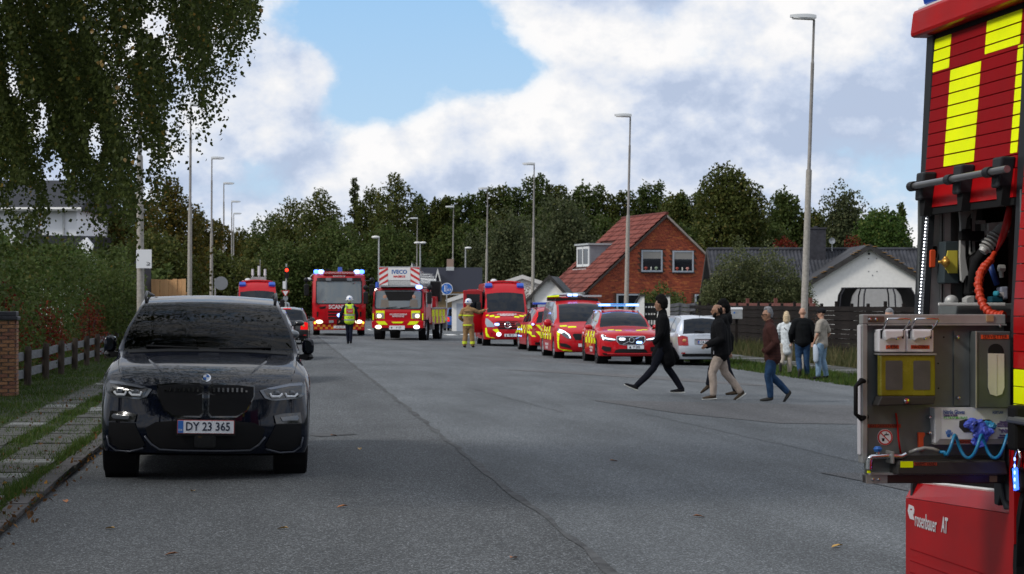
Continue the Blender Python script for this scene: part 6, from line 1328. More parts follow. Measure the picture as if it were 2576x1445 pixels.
SKINP = pm('skin_tan', (.36, .19, .13), .6); TAN = pm('turnout_tan', (.20, .13, .065), .85, var=.25, vscale=8, bump=.4)
for x in (-.62, .72): obj('crew_figure', M().patch([(x - .2, 1.5), (x + .2, 1.5), (x + .16, 1.85), (x - .16, 1.85)], cf, .017, .01, 1), pm('crew_jacket', (.14, .12, .10), .8), ws); obj('crew_head', M().ell(cf(x, 1.96, .005), (.09, .02, .11), 10, 8), SKINP, ws)
for x in (-.55, .1): obj('wiper', M().tube([cf(x, 1.47, .03), cf(x + .5, 1.52, .03)], .014, 5), TRIM, c)
CP('front_panel', rrect(-1.12, .88, 1.12, 1.36, .04), TRED, .012); text('front_letters', 'HOVEDSTADENS\nBEREDSKAB', .105, LETW, c, (.02, -.03, 1.13), ls=.8, bold=.002)
for sg in (1, -1):
    CP('headlight_surround', [(sg * x, z) for x, z in ((.62, .98), (.62, 1.34), (1.02, 1.34), (1.02, .98))], HIVIZ, .02)
    CP('headlight', rrect(sg * .84 - .19, 1.0, sg * .84 + .19, 1.24, .05), pm('lamp_reflector', (.5, .5, .48), .2, .5), .04); obj('lamp_glow', M().ell(cf(sg * .84 + (.06 if sg > 0 else -.02), 1.10, .05), (.10, .02, .09), 12, 8), E_WARM, c, smooth=True)
    obj('marker_stripe', M().b2((sg * 1.12, -.01, .92), (sg * 1.17, .02, 1.22)), HIVIZ, c)
bmp = obj('bumper', slab([(-1.18, .55), (1.18, .55), (1.2, .88), (-1.2, .88)], -.12, .4), TRED, c, bev=.02); obj('bumper_skirt', slab([(-1.0, .42), (1.0, .42), (1.2, .62), (-1.2, .62)], -.10, .35), UNDER, c)
for sg in (1, -1):
    obj('bumper_marking', M().prism([(sg * .45, .70), (sg * .85, .70), (sg * 1.0, .86), (sg * .58, .86)], lambda a, z, t: (a, t, z), -.135, -.124), HIVIZ, bmp)
    obj('fog_lamp', M().ell((sg * .88, -.12, .60), (.15, .03, .09), 12, 8), E_WHITE if sg > 0 else E_WARM, bmp, smooth=True)
obj('bumper_marking', M().prism([(-.28, .84), (.28, .84), (.2, .77), (-.2, .77)], lambda a, z, t: (a, t, z), -.135, -.124), HIVIZ, bmp)
pl = obj('number_plate', faced(-.38, .34, .48, .66, -.125, .02, .02), PLATEW, c); text('plate_letters', 'P 57', .13, PLATEB, pl, (.06, -.149, .57)); obj('plate_crest', M().b2((-.30, -.15, .53), (-.24, -.146, .60)), PLATEB, pl)
mirrors(c, 1.2, 1.95)
for y in (1.15, 5.6): 
    for sg in (1, -1): wheel_big(c, sg * 1.0, y, .5, .30, sg); obj('wheel_arch', M().lathe([(.6, 0), (.6, .35), (.01, .35)] if sg < 0 else [(.6, 0), (.6, -.35), (.01, -.35)], (0, 0, 0), 'X', 18), UNDER, c, loc=(sg * 1.205, y, .5))
obj('rear_cab', M().b2((-1.19, 1.7, .75), (1.19, 2.4, 2.36)), TRED, c, bev=.02)
for sg in (1, -1):
    obj('cab_door', M().b2((sg * 1.19, .45, .95), (sg * 1.215, 1.25, 2.2)), TRED, c, bev=.01); obj('door_window', M().b2((sg * 1.19, .5, 1.5), (sg * 1.222, 1.2, 2.15)), CGL, c)
    b_ = obj('equipment_locker', M().b2((sg * .6, 2.5, .7), (sg * 1.2, 7.8, 1.42)), TRED, c, bev=.01)
    obj('deck', M().b2((sg * .3, 2.45, 1.42), (sg * 1.24, 8.0, 1.47)), SILVP, b_)
    m = M()
    for k in range(16):
        if k % 4 != 3: m.b2((sg * 1.2, 2.6 + k * .30, 1.05), (sg * 1.208, 2.6 + k * .30 + .2, 1.38)); 
        if k % 4 in (1, 2): m.b2((sg * 1.2, 2.6 + k * .30, .74), (sg * 1.208, 2.6 + k * .30 + .2, 1.04))
    obj('reflective_marking', m, HIVIZ, b_)
    for y in (2.7, 7.2): obj('outrigger', M().b2((sg * .9, y, .45), (sg * 1.26, y + .25, .8)), SILVP, c)
obj('chassis', M().b2((-.7, .3, .4), (.7, 7.9, 1.3)), UNDER, c)
obj('turntable', M().lathe([(0, 1.45), (.85, 1.45), (.85, 1.7), (.6, 1.8), (.5, 2.2), (0, 2.2)], (0, 5.8, 0), 'Z', 24), TRED, c)
obj('control_seat', M().b2((.75, 5.0, 1.75), (1.25, 5.6, 2.75)), TRIM, c, bev=.06); obj('control_stand', M().b2((.6, 4.2, 1.5), (1.15, 5.0, 2.0)), TRED, c, bev=.03)
obj('white_canister', M().lathe([(0, 1.47), (.26, 1.47), (.28, 1.9), (.2, 2.05), (0, 2.1)], (.85, 3.2, 0), 'Z', 16), WSTR, c, smooth=40)
LAD = pm('ladder_aluminium', (.38, .40, .42), .45, .6)
ld_ = None
for s_i, (hw, zo) in enumerate(((.52, 0), (.44, .10), (.36, .2))):
    m = M(); z0, y0, y1 = 2.38 + zo, 1.0 - s_i * .2, 8.6
    for sg in (1, -1):
        m.b2((sg * hw - .03, y0, z0), (sg * hw + .03, y1, z0 + .07)).b2((sg * (hw + .02) - .02, y0, z0 + .52), (sg * (hw + .02) + .02, y1, z0 + .57))
        for k in range(19): y = y0 + .2 + k * .4; m.tube([(sg * hw, y, z0 + .05), (sg * (hw + .02), y + .2, z0 + .54), (sg * hw, y + .4, z0 + .05)], .018, 4)
    o = obj('ladder_section', m, LAD, c); ld_ = ld_ or o
    for k in range(24): obj('rung', M().cyl((-hw, y0 + .15 + k * .3, z0 + .04), (hw, y0 + .15 + k * .3, z0 + .04), .018, n=5), LAD, o)
bk = obj('basket', M().b2((-.88, .0, 2.44), (1.02, .95, 2.50)).b2((-.88, .02, 3.30), (1.02, .08, 3.36)).b2((-.88, .02, 2.5), (-.84, .08, 3.3)).b2((.98, .02, 2.5), (1.02, .08, 3.3)).b2((-.88, .9, 3.1), (1.02, .95, 3.16)).tube([(-.86, .05, 3.3), (-.86, .93, 3.1)], .025, 6).tube([(1.0, .05, 3.3), (1.0, .93, 3.1)], .025, 6), LAD, c)
obj('basket_front', faced(-.86, 1.0, 2.52, 3.32, .02, .03, .06), pm('basket_mesh', (.42, .43, .43), .6, .3, var=.35, vscale=30), bk)
cp = obj('basket_board', faced(-.45, .58, 2.74, 3.30, -.012, .015, .02), WSTR, bk); text('maker_letters', 'IVECO', .25, pm('iveco_blue', (.02, .10, .32), .5), cp, (.07, -.032, 3.11), bold=.008); text('maker_letters', 'MAGIRUS', .13, RSTR, cp, (.07, -.032, 2.90), bold=.006)
for sg in (-1, 1):
    xo = -.86 if sg < 0 else 1.0; xi = -.46 if sg < 0 else .59
    pn = obj('warning_panel', M().b2((min(xo, xi), -.022, 2.50), (max(xo, xi), -.012, 3.32)), WSTR, bk)
    for k in range(4):
        z0 = 2.42 + k * .27; pts = [(xo, z0), (xi, z0 + .25), (xi, z0 + .37), (xo, z0 + .12)]; pts = [(a, min(max(z, 2.5), 3.32)) for a, z in pts]
        if len(set(pts)) > 2: obj('warning_stripe', M().prism(pts, lambda a, z, t: (a, t, z), -.032, -.023), RSTR, pn)
obj('blue_beacon', M().ell((.98, -.02, 2.42), (.16, .12, .10), 12, 8), E_BLUEW, c, smooth=True); obj('blue_beacon', M().cyl((-1.0, .3, 2.40), (-1.0, .3, 2.66), .1, .08, 10), LENSB, c)
# ================================================================ the open fire truck at the right edge
A0 = at(2287, 760, 10.6); DV = (at(480, 760, 40) - at(480, 760, 1)).normalized(); DV.z = 0; DV.normalize(); DD = -DV       # DD points from the rear corner towards the camera
TR = thing('fire_truck', 'large red and yellow fire truck standing open at the right edge of the picture', 'fire truck', (A0.x, A0.y, zg(3.3)), atan2(DD.y, DD.x) + 0)
# local frame: +x runs along the truck's side towards the camera, +y points away from the street side (to the right), z up
TZ = zg(3.3)
MI = (Matrix.Translation(TR.location) @ Matrix.Rotation(TR.rotation_euler.z, 4, 'Z')).inverted()
Cl = MI @ Vector((0, 0, CAMH)); SGN = 1 if True else -1
def TP(px, py, inset=0.0):
    """where the view through a photo point meets the side of the truck: (distance along the side, height)"""
    t = (px - CX) / F; dirw = Vector((sin(YAW) + cos(YAW) * t, cos(YAW) - sin(YAW) * t, (HY - py) / F)); d = MI.to_3x3() @ dirw
    k = (inset - Cl.y) / d.y; p = Cl + d * k
    for _ in range(4): k = (inset + lean(p.z) - Cl.y) / d.y; p = Cl + d * k
    return (p.x, p.z)
def lean(z): return .078 * max(0, z - 1.66)
def S(u, z, o=0.0): return (u, lean(z) - o, z)          # o: how far proud of the side
def side(name, pts, o0, o1, mat, parent=None, bev=0.0, pix=True, label=None):
    q = [TP(*p) for p in pts] if pix else pts
    return obj(name, M().prism(q, lambda a, z, t: S(a, z, t), o0, o1), mat, parent or TR, bev=bev, label=label)
RAL = pm('truck_red', (.38, .004, .006), .45, coat=.25, spec=.15, var=.13, vscale=2.5, bump=.03, bscale=8); RALD = pm('shutter_red', (.25, .004, .007), .6, spec=.08, var=.06, vscale=3); GUIDE = pm('black_guide', (.020, .022, .026), .5, var=.2); ALU = pm('aluminium_sheet', (.78, .78, .76), .5, .1, var=.12, bump=.15, bscale=20)
ALUD = pm('dull_metal', (.12, .13, .13), .5, .2, var=.15, vscale=4, bump=.1); FLUO = pm('fluorescent_yellow', (.86, .98, .002), .6, spec=.1, var=.05); ORAN = pm('orange_plastic', (.62, .07, .015), .5); HOSEO = pm('orange_hose', (.48, .035, .008), .5)
def Zs(zx, zy, k): # photo crops used for measuring: k = crop number
    x0, y0, s_ = {1: (3380, 0, 1.806), 2: (3380, 700, 2.408), 3: (3380, 1220, 1.9525), 4: (3500, 1850, 3.2248)}[k]
    return ((x0 + zx / s_) * .6289, (y0 + zy / s_) * .6289)
def tp(zx, zy, k, ins=0.0): return TP(*Zs(zx, zy, k), ins)
# body block, with a real recess behind the open shutter
bd = obj('body', M().b2((1.38, .005, .75), (6.6, 2.45, 1.60)).b2((0, .95, .62), (1.38, 2.45, 1.60)).prism([(1.38, 1.60), (6.6, 1.60), (6.6, 3.05), (1.38, 3.05)], lambda a, z, t: (a, lean(z) + t, z), .02, 2.3).prism([(0.0, 1.60), (1.38, 1.60), (1.38, 3.05), (0.0, 3.05)], lambda a, z, t: (a, lean(z) + t, z), .95, 2.3), RAL, TR)
side('rear_wall', [(0, .62), (.03, .62), (.03, 3.05), (0, 3.05)], -.96, -.002, GUIDE, pix=False)
side('roof_cornice', [(-.10, 3.06), (6.6, 3.06), (6.6, 3.20), (-.08, 3.20)], -.10, .075, RAL, pix=False, bev=.02)
side('roof_upper', [(.17, 3.21), (6.6, 3.21), (6.6, 3.60), (.34, 3.60), (.22, 3.30)], -.6, .03, RALD, pix=False, bev=.02); side('roof_seam', [(-.06, 3.203), (6.6, 3.203), (6.6, 3.212), (-.06, 3.212)], .0, .05, LETW, pix=False)
side('blue_beacon', [(-.03, 3.215), (.15, 3.215), (.17, 3.50), (.02, 3.50)], -.10, .05, LENSB, pix=False, bev=.03)
side('shutter_guide', [(-.01, .80), (.085, .80), (.085, 3.055), (-.01, 3.055)], -.04, .012, GUIDE, pix=False, bev=.006)
side('shutter_guide', [(1.275, .80), (1.385, .80), (1.385, 3.055), (1.275, 3.055)], -.04, .020, GUIDE, pix=False, bev=.006)
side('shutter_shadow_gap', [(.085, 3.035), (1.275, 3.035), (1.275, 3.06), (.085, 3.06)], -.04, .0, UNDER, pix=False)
# slats of the half-raised shutter
zt0, zb0 = 3.033, 2.30; NS = 12; pit = (zt0 - zb0) / NS
rects = [(.085, tp(762, 380, 1)[0], tp(635, 255, 1)[1], tp(610, 533, 1)[1]), (tp(762, 510, 1)[0], tp(988, 430, 1)[0], tp(760, 510, 1)[1], tp(697, 1210, 1)[1]), (tp(1030, 95, 1)[0], tp(1288, 30, 1)[0], zt0, tp(1000, 398, 1)[1]), (tp(1232, 560, 1)[0], 1.275, tp(1255, 330, 1)[1], tp(1185, 1112, 1)[1])]
for k in range(NS):
    z1 = zt0 - k * pit; z0 = z1 - pit + .004
    sl_ = side('shutter_slat', [(.087, z0), (1.273, z0), (1.273, z1), (.087, z1)], -.02, .0 , RALD, pix=False, bev=.002)
    for (a, b_, zt_, zb_) in rects:
        q0, q1 = max(z0 + .0015, zb_), min(z1 - .0015, zt_)
        if q1 - q0 > .008: side('reflective_label', rrect(a + .004, q0, b_ - .004, q1, .006, 2), .0, .0015, FLUO, sl_, pix=False)
side('bottom_rail', [(.087, zb0 - .13), (1.273, zb0 - .13), (1.273, zb0), (.087, zb0)], -.03, .006, RAL, pix=False); side('rail_seal', [(.087, zb0 - .165), (1.273, zb0 - .165), (1.273, zb0 - .133), (.087, zb0 - .133)], -.03, .0, UNDER, pix=False)
a0, a1 = tp(465, 1352, 1, -.10), tp(1172, 1222, 1, -.10); bar = obj('handle_bar', M().tube([S(a0[0], a0[1], .10), S(a1[0], a1[1], .10)], .0165, 14), pm('anodised_bar', (.22, .22, .23), .35, .7), TR, smooth=50)
for zx in (545, 815, 1100):
    u = tp(zx, 1352 - (zx - 465) * .184, 1, -.06)[0]; zc = a0[1] + (a1[1] - a0[1]) * (u - a0[0]) / (a1[0] - a0[0])
    side('bar_clamp', [(u - .045, zc - .07), (u + .045, zc - .07), (u + .065, zc + .07), (u - .05, zc + .07)], .0, .07, GUIDE, bar, pix=False, bev=.01); obj('clamp_ring', M().cyl(S(u - .03, zc, .10), S(u + .03, zc, .10), .025, n=14), GUIDE, bar)
    side('clamp_foot', [(u - .01, zc - .15), (u + .035, zc - .15), (u + .045, zc - .06), (u - .04, zc - .06)], .0, .045, UNDER, bar, pix=False)
# recess lining
side('recess_back', [(.03, .62), (1.38, .62), (1.38, 2.2), (.03, 2.2)], -.96, -.945, ALUD, pix=False)
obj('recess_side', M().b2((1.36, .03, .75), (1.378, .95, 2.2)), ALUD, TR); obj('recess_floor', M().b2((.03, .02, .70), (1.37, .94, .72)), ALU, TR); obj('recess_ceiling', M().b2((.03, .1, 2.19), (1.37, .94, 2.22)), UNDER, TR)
side('led_channel', [(.088, 1.55), (.135, 1.55), (.135, 2.14), (.088, 2.14)], -.05, -.02, GUIDE, pix=False)
led = obj('led_strip', M().b2((.098, .0, 1.2), (.103, .001, 1.201)), pm('led_strip_white', (1, 1, 1), .3, emit=(.9, .93, 1), estr=7), TR)
m = M()
for k in range(34):
    z = 1.57 + k * .0170; y = lean(z) + .016
    m.b2((.098, y, z), (.104, y + .004, z + .007))
led.data.clear_geometry(); led.data.from_pydata(m.v, [], m.f); led['kind'] = 'stuff'
# end wall of the locker, seen along the side of the truck: plane x = ux in the truck's frame
def IQ(zx, zy, k, ux):
    px, py = Zs(zx, zy, k); t = (px - CX) / F; d = MI.to_3x3() @ Vector((sin(YAW) + cos(YAW) * t, cos(YAW) - sin(YAW) * t, (HY - py) / F)); s_ = (ux - Cl.x) / d.x; p = Cl + d * s_; return (p.y, p.z)
def I(name, pts, ux, th, mat, bev=.003, par=None, k=2):
    return obj(name, M().prism([IQ(x, y, k, ux) for x, y in pts], lambda a, z, t: (ux + t, a, z), 0, th), mat, par or TR, bev=bev)
def P3(x, y, ux): q = IQ(x, y, 2, ux); return Vector((ux, q[0], q[1]))
def Ib(name, x0, y0, x1, y1, ux, th, mat, bev=.003, par=None): return I(name, [(x0, y0), (x1, y0), (x1, y1), (x0, y1)], ux, th, mat, bev, par)
Ib('end_wall', 700, 180, 1700, 1420, .035, .012, ALUD, 0)
Ib('panel_sheet', 790, 245, 905, 1400, .06, .01, ALU); Ib('panel_rib', 908, 245, 922, 1400, .065, .018, pm('bright_profile', (.62, .62, .60), .4, .2)); Ib('panel_rib', 940, 245, 950, 1400, .065, .016, MAT['bright_profile']); Ib('panel_sheet', 955, 250, 1015, 1400, .06, .008, ALU); Ib('panel_recess', 1015, 250, 1060, 640, .058, .006, ALUD)
for x, y in ((780, 434), (753, 972)): q = IQ(x, y, 2, .2); obj('screw', M().ell((.2, q[0], q[1]), (.004, .006, .006), 8, 6), CHROME, TR)
I('orange_handle', [(803, 730), (820, 722), (850, 722), (858, 740), (852, 893), (800, 893)], .12, .03, ORAN, .004); I('switch', [(848, 688), (875, 688), (872, 800), (850, 800)], .10, .02, UNDER)
VBG = pm('valve_box_grey', (.045, .06, .068), .35); vb = I('valve_box', [(900, 645), (1035, 645), (1028, 1048), (895, 1050), (884, 1040)], .12, .10, VBG, .012); I('valve_box_side', [(1038, 650), (1085, 690), (1092, 1045), (1030, 1048)], .12, .09, UNDER, .008, vb)
I('valve_plate', [(985, 730), (1078, 730), (1078, 948), (990, 948), (985, 930), (962, 905), (970, 880), (955, 850), (960, 800), (975, 780)], .225, .010, pm('valve_yellow', (.62, .52, .06), .55), .001, vb)
a_ = P3(968, 840, .25); obj('brass_valve', M().ell(a_, (.03, .022, .022), 10, 8).tube([a_, P3(900, 840, .26)], [.010, .006], 8).ell(P3(968, 805, .25), (.012, .012, .012), 8, 6).ell(P3(968, 872, .25), (.012, .012, .012), 8, 6), pm('brass', (.62, .34, .07), .35, .6), vb, smooth=True)
WR = pm('forged_grey', (.46, .46, .45), .45, .2)
I('spanner', [(1070, 300), (1120, 300), (1140, 330), (1180, 330), (1215, 305), (1210, 360), (1165, 420), (1150, 520), (1148, 640), (1150, 800), (1180, 970), (1155, 975), (1125, 1040), (1105, 1020), (1092, 800), (1095, 640), (1100, 470), (1092, 380)], .26, .02, WR)
I('spanner', [(1215, 350), (1260, 335), (1240, 480), (1240, 640), (1245, 760), (1215, 795), (1190, 760), (1195, 600)], .20, .02, WR); I('spanner_slot', [(1207, 420), (1222, 420), (1222, 740), (1207, 740)], .221, .002, UNDER)
I('tool_clamp', [(1085, 545), (1120, 540), (1122, 525), (1180, 522), (1185, 545), (1310, 545), (1310, 610), (1260, 640), (1085, 630)], .285, .05, UNDER, .006)
for x in (1110, 1200): q = IQ(x, 320, 2, .285); obj('bolt_head', M().ell((.285, q[0], q[1]), (.006, .008, .008), 8, 6), CHROME, TR)
Ib('shelf', 895, 1238, 1540, 1350, .30, .25, ALUD, .006); Ib('shelf_lip', 895, 1232, 1540, 1262, .56, .01, ALU, .003); I('upper_shelf', [(1320, 470), (1525, 450), (1525, 560), (1320, 585)], .10, .08, ALU); Ib('bracket', 1255, 440, 1320, 475, .12, .05, WR); Ib('side_plate', 1305, 470, 1318, 700, .11, .05, WR)
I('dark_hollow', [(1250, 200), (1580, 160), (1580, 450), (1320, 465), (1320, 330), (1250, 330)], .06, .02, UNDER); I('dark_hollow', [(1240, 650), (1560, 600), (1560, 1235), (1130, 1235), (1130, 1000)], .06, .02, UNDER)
I('bottle', [(1455, 1080), (1530, 1075), (1530, 1200), (1490, 1200), (1455, 1120)], .40, .06, pm('pale_bottle', (.35, .38, .48), .5), .008); I('label_card', [(1490, 1130), (1530, 1130), (1530, 1200), (1490, 1190)], .47, .005, LETW, .001); I('blue_box', [(1365, 1172), (1480, 1168), (1480, 1228), (1365, 1228)], .42, .06, pm('teal_plastic', (.01, .06, .09), .5), .006)
I('teal_cap', [(1420, 1120), (1455, 1118), (1460, 1165), (1420, 1168)], .44, .05, pm('teal_light', (.03, .28, .38), .5), .008); I('block', [(1125, 1190), (1170, 1165), (1205, 1165), (1205, 1232), (1125, 1232)], .40, .06, WR); I('block', [(1208, 1165), (1250, 1165), (1250, 1232), (1208, 1232)], .38, .05, ALUD)
I('black_case', [(1160, 800), (1190, 780), (1300, 700), (1340, 720), (1320, 860), (1240, 980), (1230, 1120), (1180, 1170), (1130, 1160), (1150, 980)], .22, .08, UNDER, .012); obj('ball_joint', M().ell(P3(1025, 1215, .4), (.03, .035, .03), 12, 8), WR, TR, smooth=True)
cm_ = M().tube([P3(1520, 500, .55), P3(1465, 570, .55)], [.026, .030], 12)
for t_ in range(5): a, b_ = P3(1455 - t_ * 24, 580 + t_ * 30, .56), P3(1443 - t_ * 24, 597 + t_ * 30, .56); cm_.tube([a, a.lerp(b_, .5), b_], [.031, .036, .031], 14)
obj('coupling', cm_.tube([P3(1350, 710, .56), P3(1325, 745, .56)], [.028, .022], 12), WR, TR, smooth=40)
obj('suction_hose', M().tube([P3(1330, 735, .50), P3(1270, 830, .48), P3(1235, 960, .45), P3(1240, 1120, .42)], .026, 10), UNDER, TR, smooth=True); obj('tap_body', M().tube([P3(1500, 880, .45), P3(1510, 990, .45)], [.014, .012], 8).tube([P3(1480, 900, .45), P3(1535, 900, .45)], .018, 8), WR, TR)
obj('red_strap', M().tube([P3(1585, 300, .9), P3(1560, 470, .8), P3(1510, 620, .7), P3(1455, 745, .66)], [.014, .020, .017, .006], 8), RAL, TR, smooth=True)
hp = [P3(x, y, .66 + .04 * i) for i, (x, y) in enumerate(((1440, 755), (1405, 820), (1350, 880), (1305, 950), (1285, 1050), (1300, 1170), (1340, 1270), (1400, 1335), (1470, 1355), (1545, 1350)))]
hh = []; rr = []
for i in range(len(hp) - 1):
    for k in range(8): hh.append(hp[i].lerp(hp[i + 1], k / 8)); rr.append((.009 + .010 * min(1, (i + .5) / 2)) * (1.18 if k % 4 < 2 else .9))
obj('corrugated_hose', M().tube(hh, rr, 12), HOSEO, TR, smooth=25)
obj('blue_hose', M().tube([P3(1400, 870, .42), P3(1430, 960, .42), P3(1465, 1060, .42)], .016, 8), pm('blue_hose_dark', (.01, .04, .20), .5), TR, smooth=True); obj('grey_pipe', M().tube([P3(1400, 150, .3), P3(1480, 230, .3), P3(1560, 290, .3)], .012, 8), WR, TR, smooth=True)
# the panels right of the open locker
for k in range(28):
    z1 = 3.033 - k * .078; u1 = 2.9 if z1 > 1.2 else 1.46
    mt = FLUO if 1.22 < z1 < 1.43 else RAL
    side('shutter_slat', [(1.388, z1 - .074), (u1, z1 - .074), (u1, z1), (1.388, z1)], -.0, .012, mt, pix=False, bev=.002)
for a in (3.0, 4.6): side('roller_shutter', [(a, 1.2), (a + 1.5, 1.2), (a + 1.5, 3.03), (a, 3.03)], .0, .012, RALD, pix=False)
# lower red locker flap
fl = [(0, .28), (1.42, .28), (1.42, .735), (0, .735)]
fp_ = obj('lower_panel', M().prism([(-.05, .18), (1.40, .18), (1.40, .745), (-.05, .685)], lambda a, z, t: (a, t, z), -.0, .03), RAL, TR)
P_a, P_b, P_c = tp(395, 440, 4), tp(458, 275, 4), tp(1790, 660, 4)
obj('panel_chamfer', M().add([(-.05, 0, .688), (1.40, 0, .748), (1.40, .035, .83), (-.03, .035, .765)] + [(-.05, .03, .688), (1.40, .03, .748), (1.40, .06, .83), (-.03, .06, .765)], [(0, 1, 2, 3), (4, 5, 6, 7), (0, 3, 7, 4), (1, 2, 6, 5), (3, 2, 6, 7)]), RAL, TR)
obj('panel_edge', M().tube([(-.02, .05, .772), (1.40, .05, .838)], .009, 6), ALU, TR)
for z in (.43, .37, .31): obj('panel_seam', M().b2((.02, -.003, z), (1.40, -.0005, z + .004)), RALD, TR)
obj('locker_floor', M().b2((.03, .11, .60), (1.38, .56, .63)), ALU, TR); obj('locker_end', M().b2((.0, .03, .25), (.02, .55, .76)), RAL, TR); obj('locker_box', M().b2((.35, .28, .63), (.85, .5, .72)), ALUD, TR, bev=.01); obj('rope_eye', M().tube([(1.0 + .02 * cos(t), .12, .68 + .035 * sin(t)) for t in np.linspace(0, 2 * pi, 13)], .006, 6), UNDER, TR)
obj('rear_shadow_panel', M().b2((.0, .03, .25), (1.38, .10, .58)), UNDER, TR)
t1 = text('maker_letters', 'rosenbauer', .088, LETW, TR, (0, 0, 0), ext=.0008, align='LEFT', bold=.0004); u0, z0 = tp(520, 690, 4); t1.location = (u0, -.003, z0 - .018); t1.rotation_euler = (R(90), 0, 0)
u1_ = tp(803, 780, 4)[0]; w0 = max(v.co.x for v in t1.data.vertices); t1.scale = ((u1_ - u0) / w0, 1.25, 1)
t2 = text('maker_letters', 'AT', .105, LETW, TR, (0, 0, 0), ext=.0008, align='LEFT', bold=.003, shear=.15); u2, z2 = tp(865, 810, 4); t2.location = (u2, -.003, z2); t2.rotation_euler = (R(90), 0, 0); t2.scale = ((tp(948, 800, 4)[0] - u2) / max(v.co.x for v in t2.data.vertices), 1, 1)
lg = [tp(x, y, 4) for x, y in ((443, 543), (500, 570), (512, 620), (508, 665), (495, 680), (508, 745), (480, 735), (470, 690), (455, 655), (458, 615), (484, 622), (486, 600), (462, 595), (452, 640), (478, 735), (455, 725), (428, 625))]
obj('maker_emblem', M().prism([(a, z) for a, z in lg], lambda a, z, t: (a, t, z), -.003, -.0005), LETW, TR)
# wheel arch, wheel, and the rest of the lorry forward of it
obj('wheel_arch', M().lathe([(.66, 0), (.66, .6), (.02, .6)], (0, 0, 0), 'Y', 28), UNDER, TR, loc=(2.10, -.006, .52))
obj('arch_lip', M().lathe([(.66, -.02), (.70, -.02), (.70, .02), (.66, .02)], (0, 0, 0), 'Y', 28, True), UNDER, TR, loc=(2.10, .0, .52))
wl = obj('wheel', M().lathe([(.28, .02), (.50, 0), (.53, .05), (.53, .28), (.50, .32), (.28, .30)], (0, 0, 0), 'Y', 32), TYRE, TR, loc=(2.10, .06, .53), smooth=45); obj('rim', M().lathe([(.29, .03), (.24, .12), (.1, .10), (.1, .02), (0, .02)], (0, 0, 0), 'Y', 28), SILVP, wl, smooth=45)
side('side_skirt', [(2.85, .35), (6.6, .35), (6.6, .76), (2.85, .76)], -.05, .0, RAL, pix=False); obj('cab', M().b2((6.75, .02, .5), (8.6, 2.45, 3.0)), RAL, TR, bev=.08); obj('cab_window', M().b2((7.0, .0, 1.7), (8.3, .021, 2.7)), CGL, TR, bev=.02); obj('windscreen', M().b2((8.58, .3, 1.5), (8.61, 2.2, 2.7)), CGL, TR, bev=.02)
wl = obj('wheel', M().lathe([(.28, .02), (.50, 0), (.53, .05), (.53, .28), (.50, .32), (.28, .30)], (0, 0, 0), 'Y', 32), TYRE, TR, loc=(7.3, .0, .53), smooth=45); obj('chassis', M().b2((.6, .5, .35), (8.4, 2.0, .75)), UNDER, TR)
side('corner_guard', [(1.385, .62), (1.44, .62), (1.44, 1.16), (1.385, 1.16)], .0, .03, RAL, pix=False)
obj('blue_light_housing', M().prism([tp(x, y, 4, -.04) for x, y in ((1755, 60), (1860, 60), (1905, 330), (1890, 400), (1800, 370))], lambda a, z, t: (a, t, z), -.05, -.015), UNDER, TR, bev=.01)
q = [tp(x, y, 4, -.055) for x, y in ((1790, 80), (1835, 75), (1850, 350), (1810, 365))]; bl_ = obj('blue_light', M().prism(q, lambda a, z, t: (a, t, z), -.062, -.052), pm('lit_deep_blue', (.05, .1, 1), .3, emit=(.03, .10, 1), estr=4), TR)
for k in range(5): z = q[3][1] + .02 + k * .030; obj('led_dot', M().ell((q[3][0] + .012, -.063, z), (.008, .003, .009), 8, 6), E_BLUEW, bl_)
obj('carabiner', M().tube([(1.50, -.05, .95), (1.54, -.05, .97), (1.56, -.05, 1.02), (1.53, -.05, 1.06), (1.50, -.05, 1.02), (1.495, -.05, .96)], .008, 6), CHROME, TR, smooth=True)
obj('grab_rail', M().tube([(1.47, -.06, 1.175), (2.1, -.06, 1.175)], .018, 10), pm('rail_grey', (.16, .17, .18), .4, .5), TR); obj('rail_bracket', M().b2((1.45, -.07, 1.04), (1.54, .0, 1.24)), UNDER, TR, bev=.015)
obj('swing_arm', M().prism([tp(x, y, 4) for x, y in ((1625, 0), (1700, 0), (1700, 230), (1740, 480), (1815, 600), (1740, 610), (1690, 450), (1665, 560), (1615, 540), (1610, 300))], lambda a, z, t: (a, t, z), -.03, .0), GUIDE, TR, bev=.006)
# ---- the hygiene board swung out of the locker, facing the camera: plane x = UB in the truck's frame
UB = 1.27
def BQ(zx, zy, k=3):
    px, py = Zs(zx, zy, k); t = (px - CX) / F; d = MI.to_3x3() @ Vector((sin(YAW) + cos(YAW) * t, cos(YAW) - sin(YAW) * t, (HY - py) / F)); s_ = (UB - Cl.x) / d.x; p = Cl + d * s_; return (p.y, p.z)
wb = obj('wash_board', M().prism([BQ(160, 150), BQ(1240, 150), BQ(1240, 1330), BQ(160, 1330)], lambda a, z, t: (UB + t, a, z), -.02, .0), ALUD, TR)
def B(name, pts, o0, o1, mat, par=None, bev=0.0, smooth=False):
    if len(pts) == 4 and not isinstance(pts[0], tuple): x0, y0, x1, y1 = pts; pts = [(x0, y0), (x1, y0), (x1, y1), (x0, y1)]
    return obj(name, M().prism([BQ(*p) for p in pts], lambda a, z, t: (UB + t, a, z), o0, o1), mat, par or wb, bev=bev, smooth=smooth)
def BV(zx, zy, o): y, z = BQ(zx, zy); return Vector((UB + o, y, z))
BSTL = pm('brushed_steel', (.30, .30, .29), .45, .3, var=.15, vscale=5); DGREY = pm('tray_dark', (.055, .052, .05), .5, .4); WPL = pm('white_plastic', (.66, .66, .68), .35); 
